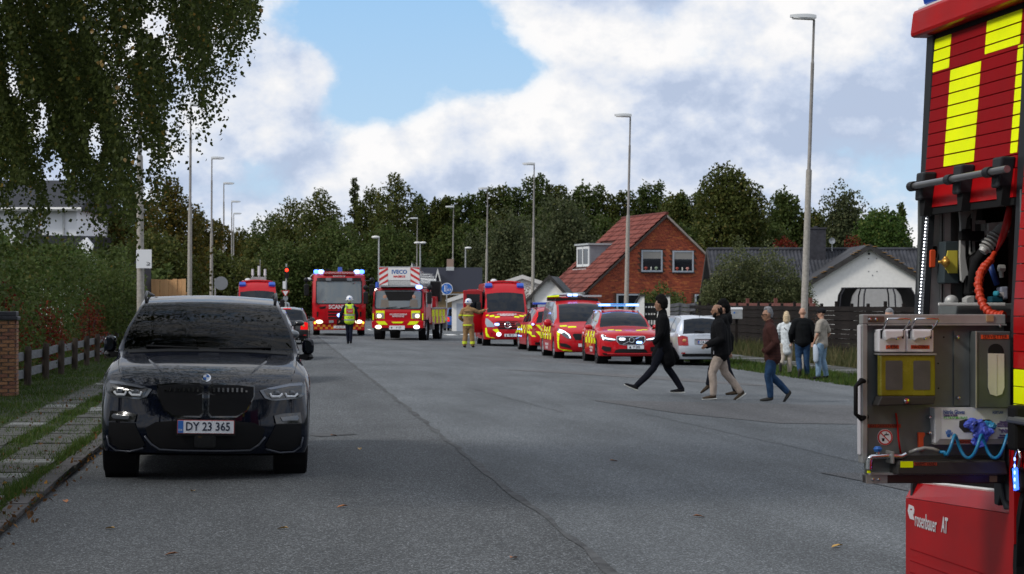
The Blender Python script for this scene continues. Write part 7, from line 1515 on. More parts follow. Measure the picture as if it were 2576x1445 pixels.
B('top_rail', (120, 75, 1235, 150), -.02, .03, BSTL, bev=.004); B('top_lip', (165, 150, 1235, 160), .0, .04, BSTL); B('bottom_rail', (145, 1322, 1235, 1390), -.02, .03, pm('rail_bronze', (.075, .06, .055), .4, .7), bev=.004)
B('edge_channel', (118, 150, 160, 1235), -.03, .03, BSTL, bev=.004); B('edge_seal', (105, 160, 118, 1170), -.02, .02, LETW, bev=.003); B('corner_block', (160, 90, 285, 135), .03, .036, pm('brown_block', (.10, .06, .045), .5)); B('cork_block', (1083, 80, 1137, 130), .03, .036, pm('cork', (.38, .23, .12), .8)); B('cork_block', (1108, 1330, 1165, 1378), .03, .036, MAT['cork']); B('corner_plate', (145, 1322, 310, 1390), .03, .037, BSTL)
for x, y in ((172, 112), (220, 112), (195, 1358), (240, 1358), (665, 165), (1187, 165), (643, 878), (643, 998), (857, 250), (865, 725), (1207, 1280)): obj('bolt_head', M().lathe([(0, .045), (.007, .043), (.009, .03), (.009, .0)], (0, 0, 0), 'X', 10), CHROME, wb, loc=BV(x, y, 0), smooth=40)
for x, y in ((676, 253), (771, 253), (727, 458), (730, 652)): obj('hole', M().lathe([(0, .001), (.004, .001), (.004, 0)], (0, 0, 0), 'X', 8), UNDER, wb, loc=BV(x, y, 0))
hd_ = obj('grip_handle', M().tube([BV(155, 600, .01), BV(110, 590, .03), BV(62, 635, .04), BV(62, 850, .04), BV(110, 885, .03), BV(158, 870, .01)], [.016, .013, .010, .010, .013, .016], 10), UNDER, wb, smooth=50)
# soap and sanitiser dispensers
for x0, lab, sz in ((222, 'SÆBE', .034), (438, 'HÅNDSPRIT', .028)):
    ds = B('dispenser', (x0, 190, x0 + 213, 367), .0, .07, WPL, bev=.006)
    obj('spout', M().prism([BQ(x0 + 30, 195), BQ(x0 + 178, 195), BQ(x0 + 178, 245), BQ(x0 + 110, 262), BQ(x0 + 78, 262), BQ(x0 + 48, 280), BQ(x0 + 35, 250)], lambda a, z, t: (UB + t, a, z), .07, .10), WPL, ds, bev=.006)
    B('slot', (x0 + 14, 195, x0 + 27, 262), .0702, .0712, UNDER, ds); B('slot', (x0 + 182, 195, x0 + 195, 262), .0702, .0712, UNDER, ds); obj('nozzle', M().ell(BV(x0 + 125, 258, .10), (.008, .008, .008), 8, 6), CHROME, ds)
    obj('wire_lever', M().tube([BV(x0 + 30, 200, .075), BV(x0 + 42, 125, .10), BV(x0 + 50, 108, .11), BV(x0 + 220, 108, .11), BV(x0 + 225, 118, .11), BV(x0 + 198, 192, .075)], .0045, 8), CHROME, ds, smooth=True)
    w_ = (278, 380) if lab[0] == 'S' else (472, 617); lb_ = B('label', (w_[0], 313, w_[1], 342), .0702, .0715, ORAN, ds)
    tt = text('letters', lab, sz, UNDER, lb_, BV(sum(w_) / 2, 328, .0722), (R(90), 0, R(90)), ext=.0003); mx = max(v.co.x for v in tt.data.vertices); tt.scale = ((BQ(w_[1], 0)[0] - BQ(w_[0], 0)[0]) * .42 / mx, .75, 1)
AMBP = glassmat('amber_acrylic', (.50, .46, .06), .5, .1); bx2 = B('dispenser_cover', (228, 388, 655, 708), .04, .085, pm('amber_box', (.17, .15, .012), .25, spec=.6, var=.2, vscale=8), bev=.006)
for x0 in (268, 483): B('cover_window', [(x0, 440), (x0 + 8, 432), (x0 + 122, 432), (x0 + 130, 440), (x0 + 130, 650), (x0 + 122, 658), (x0 + 8, 658), (x0, 650)], .0852, .0866, pm('canister_grey', (.09, .085, .08), .5, var=.2), bx2)
B('cover_frame', (222, 376, 660, 388), .0, .09, BSTL); B('tray', [(235, 708), (655, 708), (640, 770), (205, 780)], .0, .09, DGREY, bev=.004); obj('lock', M().lathe([(0, .105), (.012, .103), (.014, .09), (.014, .08)], (0, 0, 0), 'X', 14), CHROME, wb, loc=BV(420, 742, 0) , smooth=40)
# paper towel box
B('bracket_plate', (845, 205, 965, 785), .0, .012, ALUD); tb = B('towel_box', (968, 205, 1235, 800), .0, .09, pm('box_steel', (.08, .09, .09), .45, .2, var=.12), bev=.005)
ov = [(1117 + 62 * cos(R(a)), (362 if a > 180 else 643) + 62 * (sin(R(a)))) for a in range(0, 361, 20)]; B('slot', ov, .0905, .0915, UNDER, tb); B('paper', [(1055, 375), (1180, 378), (1182, 640), (1165, 690), (1120, 706), (1072, 690), (1056, 640)], .0918, .094, pm('tissue', (.52, .50, .44), .9, bump=.4, bscale=10, var=.08), tb)
for x in (1120,): B('paper_fold', (x, 385, x + 4, 690), .094, .0955, pm('tissue_fold', (.40, .38, .33), .9), tb)
B('box_edge', (960, 205, 970, 800), .088, .094, BSTL)
def label3(pts, s, size, mat_bg, ink=UNDER, o=.001, par=None):
    x0, y0, x1, y1 = pts; l_ = B('label', pts, o, o + .001, mat_bg, par); tt = text('letters', s, size, ink, l_, BV((x0 + x1) / 2, (y0 + y1) / 2, o + .0016), (R(90), 0, R(90)), ext=.0003); mx = max(v.co.x for v in tt.data.vertices); tt.scale = ((BQ(x1, 0)[0] - BQ(x0, 0)[0]) * .44 / mx, .8, 1)
label3((1002, 232, 1217, 264), 'SERVIETTER', .03, ORAN, o=.091, par=tb); label3((175, 932, 435, 960), 'IKKE DRIKKEVAND', .028, pm('dark_orange', (.32, .035, .012), .5)); label3((790, 1046, 990, 1076), 'ENGANGSHANDSKER', .026, MAT['dark_orange'], o=.062)
# no drinking water sign
m = M(); sc_ = BV(312, 1035, 0); rr_ = abs(BQ(372, 0)[0] - BQ(312, 0)[0])
sg_ = obj('prohibition_sign', M().lathe([(0, .002), (rr_, .002), (rr_, 0)], (0, 0, 0), 'X', 32), WHITE, wb, loc=sc_)
obj('red_ring', M().lathe([(rr_ * .78, .003), (rr_ * .97, .003), (rr_ * .97, .002), (rr_ * .78, .002)], (0, 0, 0), 'X', 32, True).box((.0027, 0, 0), (.001, rr_ * 1.7, rr_ * .14), rx=R(-45)), REDS, sg_)
obj('tap_symbol', M().b2((.002, -rr_ * .1, rr_ * .25), (.0025, rr_ * .5, rr_ * .4)).b2((.002, rr_ * .1, rr_ * .4), (.0025, rr_ * .2, rr_ * .6)).b2((.002, -rr_ * .1, rr_ * .1), (.0025, 0, rr_ * .4)).add([(.0025, -rr_ * .45, -rr_ * .1), (.0025, -rr_ * .05, -rr_ * .1), (.0025, -rr_ * .12, -rr_ * .5), (.0025, -rr_ * .38, -rr_ * .5)], [(0, 1, 2, 3)]), UNDER, sg_)
obj('red_tie', M().tube([BV(392, 845, .01), BV(402, 920, .012), BV(412, 1050, .012), BV(428, 1160, .012)], .0045, 6), RAL, wb, smooth=True)
B('orange_clip', [(562, 995), (612, 995), (617, 1015), (602, 1040), (606, 1140), (568, 1142)], .0, .02, ORAN, bev=.003)
# glove box
gb = B('glove_box', [(662, 800), (1235, 798), (1235, 1042), (700, 1040), (672, 1072)], .0, .06, pm('carton_white', (.60, .61, .64), .7, bump=.1, bscale=8)); B('box_shelf', [(700, 1042), (1235, 1040), (1235, 1080), (665, 1085)], .0, .062, BSTL); B('box_side', [(662, 800), (715, 802), (712, 1035), (672, 1070)], .0605, .0612, pm('carton_grey', (.45, .46, .48), .7), gb)
for s, x0, x1, y, sz, mt in (('Nitrile Gloves', 730, 895, 833, .03, pm('ink_blue', (.02, .06, .28), .5)), ('Guantes de Nitrilo', 732, 840, 857, .018, pm('ink_purple', (.10, .05, .2), .5)), ('HUAYUAN', 1112, 1193, 836, .024, MAT['ink_blue']), ('Disposable', 1165, 1232, 908, .014, MAT['ink_purple']), ('Nitrile Gloves', 1148, 1232, 924, .014, MAT['ink_purple']), ('Guantes de Nitrilo', 1145, 1232, 940, .014, MAT['ink_purple']), ('Powder Free', 1160, 1232, 970, .014, MAT['ink_purple']), ('Sin Polvo', 1178, 1232, 985, .014, MAT['ink_purple']), ('Non-Sterile', 1165, 1232, 1013, .014, MAT['ink_purple']), ('Ambidextrous', 1150, 1232, 1030, .014, MAT['ink_purple'])):
    tt = text('letters', s, sz, mt, gb, BV((x0 + x1) / 2, y, .0615), (R(90), 0, R(90)), ext=.0003, bold=.0006); mx = max(v.co.x for v in tt.data.vertices); tt.scale = ((BQ(x1, 0)[0] - BQ(x0, 0)[0]) / 2 / mx, .9, 1)
gn = B('green_band', (732, 868, 915, 885), .0605, .0612, pm('ink_green', (.07, .36, .06), .5), gb); tt = text('letters', 'Powder Free · Sin Polvo', .013, WHITE, gn, BV(820, 877, .0618), (R(90), 0, R(90)), ext=.0003)
hp_ = M()
for k, (dx, h_) in enumerate(((-16, 20), (-7, 30), (2, 33), (11, 28))): a = BV(772 + dx, 1005, .0612); b_ = BV(772 + dx * 1.3, 1000 - h_, .0612); hp_.tube([a, b_], .0022, 5)
hp_.tube([BV(790, 1012, .0612), BV(800, 990, .0612)], .0022, 5).ell(BV(772, 1015, .0605), (.001, .009, .008), 8, 6); obj('hand_print', hp_, PLATEE, gb)
NIT = pm('nitrile_blue', (.06, .10, .55), .45, spec=.6); NIT2 = pm('nitrile_teal', (.02, .22, .45), .45, spec=.6); rg = random.Random(3)
m1, m2_ = M(), M()
for k in range(34):
    x, y = 860 + rg.random() * 255, 905 + rg.random() * 70
    if k > 22: x, y = 950 + rg.random() * 110, 960 + (k - 22) * 11
    (m2_ if x < 880 or x > 1020 and y < 960 else m1).ell(BV(x, y, .068 + rg.random() * .018), (.006 + rg.random() * .010, .012 + rg.random() * .014, .009 + rg.random() * .014), 7, 5, Matrix.Rotation(rg.random() * 3, 3, 'X') @ Matrix.Rotation(rg.random(), 3, 'Z'))
def crumple(m_, amp): m_.v = [tuple(Vector(v) + Vector((rg.uniform(-1, 1), rg.uniform(-1, 1), rg.uniform(-1, 1))) * amp) for v in m_.v]
crumple(m1, .0028); crumple(m2_, .0028); B('box_opening', [(855, 900), (900, 888), (1090, 890), (1130, 920), (1125, 960), (1080, 980), (890, 990), (852, 950)], .0605, .0615, DGREY, gb); obj('nitrile_gloves', m1, NIT, gb); obj('nitrile_gloves', m2_, NIT2, gb)
# spiral hose, tap and lower tray
HB = pm('spiral_hose_blue', (.01, .20, .40), .35, spec=.6); pts = []
for i in range(120):
    u = i / 119 * 2.78; ph = u * 2 * pi; x = 660 + u * 204 + 0; y = 1085 - 88 * math.sin(ph - 2.3) * (1 if u > .2 else .5); pts.append(BV(x, y + 8, .115 + .028 * math.cos(ph - 2.3)))
obj('spiral_hose', M().tube(pts, .0075, 8), HB, wb, smooth=True)
obj('steel_hose', M().tube([BV(455, 1145, .08), BV(500, 1120, .10), BV(560, 1108, .10), BV(620, 1113, .10), BV(665, 1130, .11)], .009, 8), BSTL, wb, smooth=True)
tap = obj('tap', M().tube([BV(440, 1160, .06), BV(400, 1180, .06), BV(340, 1175, .06)], .014, 10).tube([BV(320, 1172, .06), BV(170, 1178, .06), BV(160, 1190, .06), BV(155, 1275, .06)], [.011, .013, .014, .012], 10).tube([BV(155, 1205, .06), BV(152, 1275, .06)], .017, 10).cyl(BV(222, 1172, .06), BV(222, 1140, .06), .010, n=10), CHROME, wb, smooth=40)
obj('tap_knob', M().tube([BV(222, 1140, .06), BV(222, 1118, .06), BV(222, 1098, .06)], [.015, .021, .012], 10), PLATEE, tap); B('tap_flange', (315, 1135, 335, 1230), .0, .09, BSTL, tap, bev=.003); B('tap_tip', (143, 1285, 160, 1305), .05, .07, FLUO, tap)
B('back_strip', (175, 1175, 1210, 1205), .0, .02, DGREY); tr_ = B('lower_tray', [(365, 1205), (1180, 1205), (1205, 1312), (342, 1312), (350, 1230)], .0, .11, DGREY, bev=.006); B('yellow_label', (367, 1208, 465, 1256), .1105, .112, FLUO, tr_)
label3((470, 1215, 650, 1241), 'VARMT VAND', .028, MAT['dark_orange'], o=.1105, par=tr_); B('tray_lip', (175, 1306, 1210, 1322), .0, .05, BSTL)
# ================================================================ people
SKIN = pm('skin', (.40, .22, .15), .55, spec=.4); SKIN2 = pm('skin_olive', (.30, .16, .10), .55, spec=.4)
def cloth(name, col, **k): return pm(name, col, .9, var=k.get('var', .18), vscale=k.get('vs', 10), bump=k.get('bump', .5), bscale=k.get('bs', 18), spec=.08, bdist=.02)
def body_mesh(name, chains, mat, parent, vox=.016, smooth_it=4, label=None):
    """limbs given as tapered elliptical tubes, fused into one continuous skin"""
    m = M()
    for ch in chains:
        pts = [Vector(p[:3]) for p in ch]; rs = [p[3] for p in ch]; fl = [p[4] if len(p) > 4 else 1.0 for p in ch]; n = 14; P = []; RR = []; FF = []
        for i in range(len(pts) - 1):
            for k in range(4):
                t = k / 4; tt = t * t * (3 - 2 * t); P.append(pts[i].lerp(pts[i + 1], t)); RR.append(rs[i] + (rs[i + 1] - rs[i]) * tt); FF.append(fl[i] + (fl[i + 1] - fl[i]) * tt)
        P.append(pts[-1]); RR.append(rs[-1]); FF.append(fl[-1])
        # rounded ends
        d0 = (P[0] - P[1]).normalized(); d1 = (P[-1] - P[-2]).normalized()
        P = [P[0] + d0 * RR[0] * .55, P[0] + d0 * RR[0] * .35] + P + [P[-1] + d1 * RR[-1] * .35, P[-1] + d1 * RR[-1] * .55]; RR = [RR[0] * .45, RR[0] * .8] + RR + [RR[-1] * .8, RR[-1] * .45]; FF = [FF[0]] * 2 + FF + [FF[-1]] * 2
        k0 = len(m.v)
        for i, p in enumerate(P):
            t = (P[min(i + 1, len(P) - 1)] - P[max(i - 1, 0)]).normalized()
            # frame: side axis along x where possible so that fl flattens front to back
            ax = Vector((1, 0, 0)); ax = ax - t * ax.dot(t)
            if ax.length < .3: ax = Vector((0, 0, 1)) - t * t.z
            ax.normalize(); b_ = t.cross(ax)
            for j in range(n): th = 2 * pi * j / n; m.v.append(tuple(p + ax * cos(th) * RR[i] + b_ * sin(th) * RR[i] * FF[i]))
        for i in range(len(P) - 1):
            for j in range(n): j2 = (j + 1) % n; m.f.append((k0 + i * n + j, k0 + i * n + j2, k0 + (i + 1) * n + j2, k0 + (i + 1) * n + j))
        m.f.append(tuple(k0 + j for j in range(n))[::-1]); m.f.append(tuple(k0 + (len(P) - 1) * n + j for j in range(n)))
    o = obj(name, m, mat, parent, smooth=True, label=label)
    r = o.modifiers.new('r', 'REMESH'); r.mode = 'VOXEL'; r.voxel_size = vox; r.use_smooth_shade = True
    s_ = o.modifiers.new('s', 'SMOOTH'); s_.iterations = smooth_it; s_.factor = .5
    return o
def V3(*a): return Vector(a)
def person(label, foot, H, face, pose, cloths, hair='short', hairc=(.01, .008, .007), skin=SKIN, extras=None, group=None):
    """foot: ground point; face: heading of the body in radians (0 = away from the camera along +Y, +pi/2 = to the left);
    pose: dict with hip, knees, ankles, elbows, hands in the person's frame (x right, y forward, z up, height 1.8)"""
    t = thing('person', label, 'person', foot, face, scale=H / 1.8, group=group)
    p = pose; hz = p.get('hz', .93); lean_ = p.get('lean', 0.0); sh = V3(0, lean_, 1.47); hip = V3(0, 0, hz); hd = V3(0, lean_ + p.get('hy', .03), 1.66)
    J = {}
    for s, n_ in ((-1, 'L'), (1, 'R')):
        J['h' + n_] = hip + V3(s * .09, 0, -.02); J['k' + n_] = V3(*p['knee'][n_ == 'R']); J['a' + n_] = V3(*p['ankle'][n_ == 'R'])
        J['s' + n_] = sh + V3(s * .185, 0, -.05); J['e' + n_] = V3(*p['elbow'][n_ == 'R']); J['w' + n_] = V3(*p['hand'][n_ == 'R'])
    # body: one continuous figure
    ch = [[(*hip, .135, .72), (0, lean_ * .4, 1.12, .125, .70), (0, lean_ * .8, 1.32, .15, .66), (*(sh + V3(0, 0, -.03)), .10, .7), (*(sh + V3(0, .005, .05)), .055), (*(hd + V3(0, -.02, -.07)), .052)],
          [(*(J['sL']), .055), (*(sh), .07), (*(J['sR']), .055)]]
    for n_ in 'LR': ch += [[(*J['h' + n_], .085), (*J['k' + n_], .052), (*J['a' + n_], .036)], [(*J['s' + n_], .050), (*J['e' + n_], .038), (*J['w' + n_], .024)]]
    hdir = p.get('head', 0.0); RM = Matrix.Rotation(hdir, 3, 'Z')
    hp_ = lambda x, y, z: tuple(hd + RM @ V3(x, y, z))
    ch += [[(*hp_(0, -.01, .09), .065, 1.15), (*hp_(0, -.005, .03), .078, 1.2), (*hp_(0, .01, -.04), .062, 1.2), (*hp_(0, .035, -.09), .035, 1.1)], [(*hp_(0, .085, .02), .008), (*hp_(0, .105, -.015), .014), (*hp_(0, .085, -.03), .01)], [(*hp_(0, .07, -.055), .020), (*hp_(0, .075, -.06), .016)]]
    for s in (-1, 1): ch += [[(*hp_(s * .078, -.005, .025), .016), (*hp_(s * .080, -.012, -.02), .011)]]
    ch += [[(*hp_(s_ * .03, .078, .03), .014) for s_ in (-1, 1)]]
    bd_ = body_mesh('body', ch, skin, t, .011, 2)
    for s in (-1, 1): obj('eye', M().ell(hp_(s * .03, .091, .012), (.010, .006, .006), 8, 6), UNDER, bd_)
    obj('mouth', M().ell(hp_(0, .088, -.062), (.022, .006, .005), 8, 6), pm('lips', (.25, .09, .07), .5), bd_)
    # hands: palm, four fingers and a thumb
    for n_, s in (('L', -1), ('R', 1)):
        if n_ in p.get('hidden', ''): continue
        w_ = J['w' + n_]; d = (w_ - J['e' + n_]).normalized(); sd = V3(0, 1, 0) - d * d.y; sd = sd.normalized() if sd.length > .2 else V3(1, 0, 0); nn = d.cross(sd)
        c_ = [[(*(w_ - d * .02), .022), (*(w_ + d * .05), .026, .6), (*(w_ + d * .075), .022, .6)]]
        c_ += [[(*(w_ + d * .03 + sd * .02), .013), (*(w_ + d * .06 + sd * .045), .011), (*(w_ + d * .085 + sd * .048), .009)]]
        for k in range(4): b_ = w_ + d * .07 + sd * (.024 - .016 * k); L = (.065, .075, .07, .055)[k]; c_.append([(*b_, .010), (*(b_ + d * L * .5 + nn * .006 * s), .0095), (*(b_ + d * L * .85 + nn * .028 * s), .008)])
        body_mesh('hand', c_, skin, t, .006, 1)
    # trousers
    tr_ = cloths['legs']; tw = tr_.get('w', 1.0); c_ = [[(*(hip + V3(0, 0, .08)), .150, .74), (*(hip + V3(0, 0, -.02)), .152, .78)]]
    for n_ in 'LR':
        a_, k_ = J['a' + n_], J['k' + n_]; c_ += [[(*J['h' + n_], .100 * tw), (*(J['h' + n_].lerp(k_, .5) + V3(0, .01, 0)), .088 * tw), (*k_, .070 * tw), (*(k_.lerp(a_, .45) + V3(0, -.012, 0)), .066 * tw), (*(k_.lerp(a_, .96)), .056 * tw)]]
    body_mesh('trousers', c_, tr_['mat'], t, .014, 2)
    # shoes
    for n_ in 'LR':
        a_ = J['a' + n_]; fd = V3(*p['toe'][n_ == 'R']).normalized(); up = V3(1, 0, 0).cross(fd) if abs(fd.x) < .9 else V3(0, 0, 1)
        c_ = [[(*(a_ + V3(0, 0, .03)), .042), (*(a_ - up * .015 - fd * .02), .046), (*(a_ - up * .035 + fd * .06), .046, .8), (*(a_ - up * .045 + fd * .14), .044, .65), (*(a_ - up * .05 + fd * .19), .036, .6)]]
        sh_ = body_mesh('shoe', c_, cloths['shoe'], t, .010, 1)
        if cloths.get('sole'): body_mesh('sole', [[(*(a_ - up * .062 - fd * .05), .040, .35), (*(a_ - up * .068 + fd * .08), .043, .32), (*(a_ - up * .068 + fd * .20), .034, .32)]], cloths['sole'], sh_, .008, 1)
    # top
    tp_ = cloths['top']; hem = tp_.get('hem', .86); w1 = tp_.get('w', 1.0); bel = tp_.get('belly', 0.0)
    c_ = [[(0, tp_.get('hemy', 0), hem, .165 * w1 * tp_.get('hw', 1), .80), (0, lean_ * .2 + bel * .5, hem + (1.32 - hem) * .4, .158 * w1, .80 + bel * 2), (0, lean_ * .7 + bel * .5, 1.25, .172 * w1, .72), (0, lean_ * .9, 1.38, .165 * w1, .68), (*(sh + V3(0, 0, 0)), .12 * w1, .68), (*(sh + V3(0, 0, .035)), .075)], [(*(J['sL']), .072 * w1), (*sh, .085), (*(J['sR']), .072 * w1)]]
    for n_ in 'LR':
        e_, w_ = J['e' + n_], J['w' + n_]
        if tp_.get('short'): c_ += [[(*J['s' + n_], .074 * w1), (*J['s' + n_].lerp(e_, .75), .072 * w1)]]
        else: c_ += [[(*J['s' + n_], .074 * w1), (*e_, .062 * w1), (*w_.lerp(e_, .04), .046 * w1)]]
    if tp_.get('collar'): c_ += [[(*(sh + V3(0, .0, .02)), .085), (*(sh + V3(0, .0, .085)), .078)]]
    if tp_.get('hood'): c_ += [[(-.07, lean_ - .085, 1.50, .07), (.07, lean_ - .085, 1.50, .07)], [(0, lean_ - .10, 1.42, .08), (0, lean_ - .09, 1.55, .08)]]
    tops = body_mesh(tp_.get('name', 'jacket'), c_, tp_['mat'], t, .014, 3)
    if tp_.get('name2'): pass
    # hair or headgear
    hm = pm('hair_%d' % int(sum(hairc) * 1e4), hairc, .85, var=.3, vscale=30, bump=.8, bscale=60, spec=.1)
    if hair == 'short': body_mesh('hair', [[(*hp_(0, .035, .125), .045, 1.1), (*hp_(0, -.03, .115), .070, 1.0), (*hp_(0, -.065, .04), .066, .9), (*hp_(0, -.075, -.02), .05, .8)], [(*hp_(-.05, -.03, .07), .042), (*hp_(.05, -.03, .07), .042)]], hm, t, .010, 2)
    elif hair == 'curly': body_mesh('hair', [[(*hp_(0, .05, .12), .06), (*hp_(0, -.02, .135), .085, 1.1), (*hp_(0, -.07, .06), .09), (*hp_(0, -.085, -.03), .07)], [(*hp_(-.065, -.02, .07), .055), (*hp_(.065, -.02, .07), .055)]], hm, t, .014, 1)
    elif hair == 'ring': body_mesh('hair', [[(*hp_(0, -.06, .055), .058, .9), (*hp_(0, -.078, -.01), .052, .8), (*hp_(0, -.075, -.045), .04, .8)], [(*hp_(-.062, -.02, .04), .030), (*hp_(-.05, -.05, .0), .035)], [(*hp_(.062, -.02, .04), .030), (*hp_(.05, -.05, .0), .035)]], hm, t, .010, 1)
    elif hair == 'long': body_mesh('hair', [[(*hp_(0, .04, .12), .05), (*hp_(0, -.03, .12), .078), (*hp_(0, -.07, .03), .088), (*hp_(0, -.075, -.10), .085), (*hp_(0.02, -.06, -.19), .05)], [(*hp_(-.06, .01, .05), .04), (*hp_(-.07, .0, -.10), .035)], [(*hp_(.06, .01, .05), .04), (*hp_(.07, .0, -.10), .035)]], hm, t, .012, 2)
    elif hair == 'helmet':
        hl_ = obj('helmet', M().ell(hp_(0, -.012, .075), (.125, .150, .125), 20, 12), pm('helmet_white', (.66, .68, .72), .25, coat=.6), t, smooth=True); obj('helmet_brim', M().lathe([(.10, -.01), (.150, -.018), (.152, -.006), (.11, .012)], hp_(0, -.012, .045), 'Z', 24, True), MAT['helmet_white'], hl_, smooth=True); obj('helmet_band', M().b2(Vector(hp_(-.02, -.17, .06)), Vector(hp_(.03, -.14, .12))), PLATEE, hl_)
    elif hair == 'cap':
        cp_ = obj('cap', M().ell(hp_(0, -.01, .07), (.100, .118, .085), 18, 10), cloth('cap_black', (.014, .014, .016)), t, smooth=True); obj('cap_peak', M().prism([(-.07, .08), (.07, .08), (.06, .17), (0, .19), (-.06, .17)], lambda a, b_, q: hp_(a, b_, q), .045, .057), MAT['cap_black'], cp_)
    if extras: extras(t, J, hp_, tops, bd_)
    return t, tops
DKN = cloth('trousers_navy', (.010, .011, .017)); DEN = cloth('denim_blue', (.022, .050, .105), var=.3); DENL = cloth('denim_pale', (.17, .26, .36), var=.35, vs=6); BEI = cloth('trousers_beige', (.38, .31, .26)); COATB = cloth('coat_black', (.006, .006, .007), var=.25); JACB = cloth('jacket_black', (.009, .009, .010), var=.25)
BRN = cloth('puffer_brown', (.052, .022, .019), bump=.7); TEE = cloth('tee_grey', (.30, .27, .23)); WHC = cloth('coat_white_print', (.52, .56, .58), var=.22, vs=14); SHB = cloth('shoe_black', (.012, .012, .014)); SHBR = cloth('shoe_brown', (.055, .04, .028)); SHN = cloth('shoe_dark', (.04, .038, .035)); SOLE = pm('sole_white', (.62, .62, .58), .6)
TO = cloth('turnout_gear', (.24, .150, .075), var=.25); YB = pm('yellow_band', (.50, .60, .02), .6)
def rib(t, z, r, ry, y0=0.0, h=.035, mat=YB, name='reflective_band', cx=0.0, cy=0.0, rx=0.0):
    return obj(name, M().lathe([(1.0, -h / 2), (1.02, -h / 2), (1.02, h / 2), (1.0, h / 2)], (0, 0, 0), 'Z', 26, True), mat, t, loc=(cx, cy + y0, z))
def band(parent, z, rx_, ry_, cx=0, cy=0, h=.035, mat=YB, name='reflective_band'):
    o = rib(parent, z, 1, 1, 0, h, mat, name, cx, cy); o.scale = (rx_, ry_, 1); return o
HANG = dict(elbow=((-.27, -.03, 1.13), (.27, -.03, 1.13)), hand=((-.28, .08, .90), (.28, .08, .90)))
STAND = dict(knee=((-.10, .03, .50), (.10, .02, .50)), ankle=((-.12, -.02, .09), (.12, .0, .09)), toe=((0, 1, 0), (0, 1, 0)), **HANG)
LEFT = R(90) - 0  # walking to the left of the picture
yv = -YAW
# 1 coat man, striding left
def coat_extras(t, J, hp_, tops, bd_):
    body_mesh('coat_tail', [[(0, -.02, .95, .17, .75), (0, -.08, .72, .18, .8), (0, -.12, .60, .16, .8)], [(0, .03, .92, .15, .7), (0, .10, .74, .15, .7), (0, .12, .63, .13, .7)], [(0.02, -.16, .84, .09, .8), (.02, -.27, .68, .07, .8)]], COATB, tops, .014, 3)
    obj('zip_tag', M().b2((-.17, .03, .80), (-.165, .045, .86)), LETW, tops)
pz = at(1667, 760, 39.5); pz.z = zg(pz.x)
person('man in a long black coat striding left in front of the red SUV', pz, 1.86, yv + R(92), dict(hz=.90, lean=.0, hy=.05, head=R(-25), knee=((-.08, .18, .50), (.08, -.10, .50)), ankle=((-.08, .50, .17), (.08, -.36, .11)), toe=((0, .88, .42), (0, 1, .04)), elbow=((-.27, .05, 1.14), (.27, -.02, 1.12)), hand=((-.22, .18, .97), (.24, .12, .93)), hidden='LR'),
       dict(legs=dict(mat=DKN), top=dict(mat=COATB, hem=.82, w=1.12, collar=1, name='coat', hw=1.05), shoe=SHB, sole=SOLE), hair='curly', hairc=(.008, .007, .007), skin=SKIN2, extras=coat_extras)
# 2 man in black parka and beige trousers
def parka(t, J, hp_, tops, bd_):
    body_mesh('beard', [[(*hp_(0, .05, -.075), .040), (*hp_(0, .03, -.085), .045)], [(*hp_(-.055, .02, -.03), .025), (*hp_(-.03, .05, -.075), .028)], [(*hp_(.055, .02, -.03), .025), (*hp_(.03, .05, -.075), .028)]], pm('beard_dark', (.012, .010, .009), .8), t, .009, 1)
    a = obj('arm_patch', M().lathe([(0, -.004), (.036, -.004), (.036, 0), (0, 0)], (0, 0, 0), 'X', 18), REDS, tops, loc=(-.262, .035, 1.25)); obj('patch_ring', M().lathe([(0, -.006), (.030, -.006), (.030, -.004), (0, -.004)], (0, 0, 0), 'X', 18), LETW, a); obj('patch_core', M().lathe([(0, -.008), (.02, -.008), (.02, -.006), (0, -.006)], (0, 0, 0), 'X', 14), PLATEE, a)
    obj('drawcord', M().b2((-.205, .14, .86), (-.20, .15, .92)), LETW, tops)
pz = at(1812, 760, 38.0); pz.z = zg(pz.x)
person('balding man in a black parka and beige trousers walking left', pz, 1.76, yv + R(90), dict(hz=.90, lean=.03, hy=.04, knee=((-.09, .16, .50), (.09, -.10, .50)), ankle=((-.09, .14, .085), (.09, -.40, .13)), toe=((0, 1, -.02), (0, .82, -.50)), elbow=((-.30, .0, 1.14), (.28, .02, 1.13)), hand=((-.24, .25, 1.03), (.24, .25, 1.0)), hidden='R'),
       dict(legs=dict(mat=BEI, w=1.12), top=dict(mat=JACB, hem=.84, w=1.36, hood=1, collar=1), shoe=SHBR, sole=SOLE), hair='ring', hairc=(.016, .012, .010), skin=SKIN2, extras=parka)
# 3 man behind him, mostly hidden
pz = at(1822, 760, 39.6); pz.z = zg(pz.x)
person('man in dark hooded jacket and navy trousers half hidden behind the beige trousers', pz, 1.80, yv + R(92), dict(hz=.91, lean=.02, hy=.02, head=R(10), knee=((-.08, .26, .52), (.08, -.08, .50)), ankle=((-.08, .32, .22), (.08, -.24, .09)), toe=((0, .8, -.5), (0, 1, 0)), elbow=((-.27, .02, 1.13), (.27, -.16, 1.12)), hand=((-.24, .18, .95), (.26, -.16, .86))),
       dict(legs=dict(mat=DKN), top=dict(mat=JACB, hem=.86, w=1.12, hood=1, collar=1), shoe=SHBR), hair='curly', hairc=(.006, .006, .006), skin=SKIN)
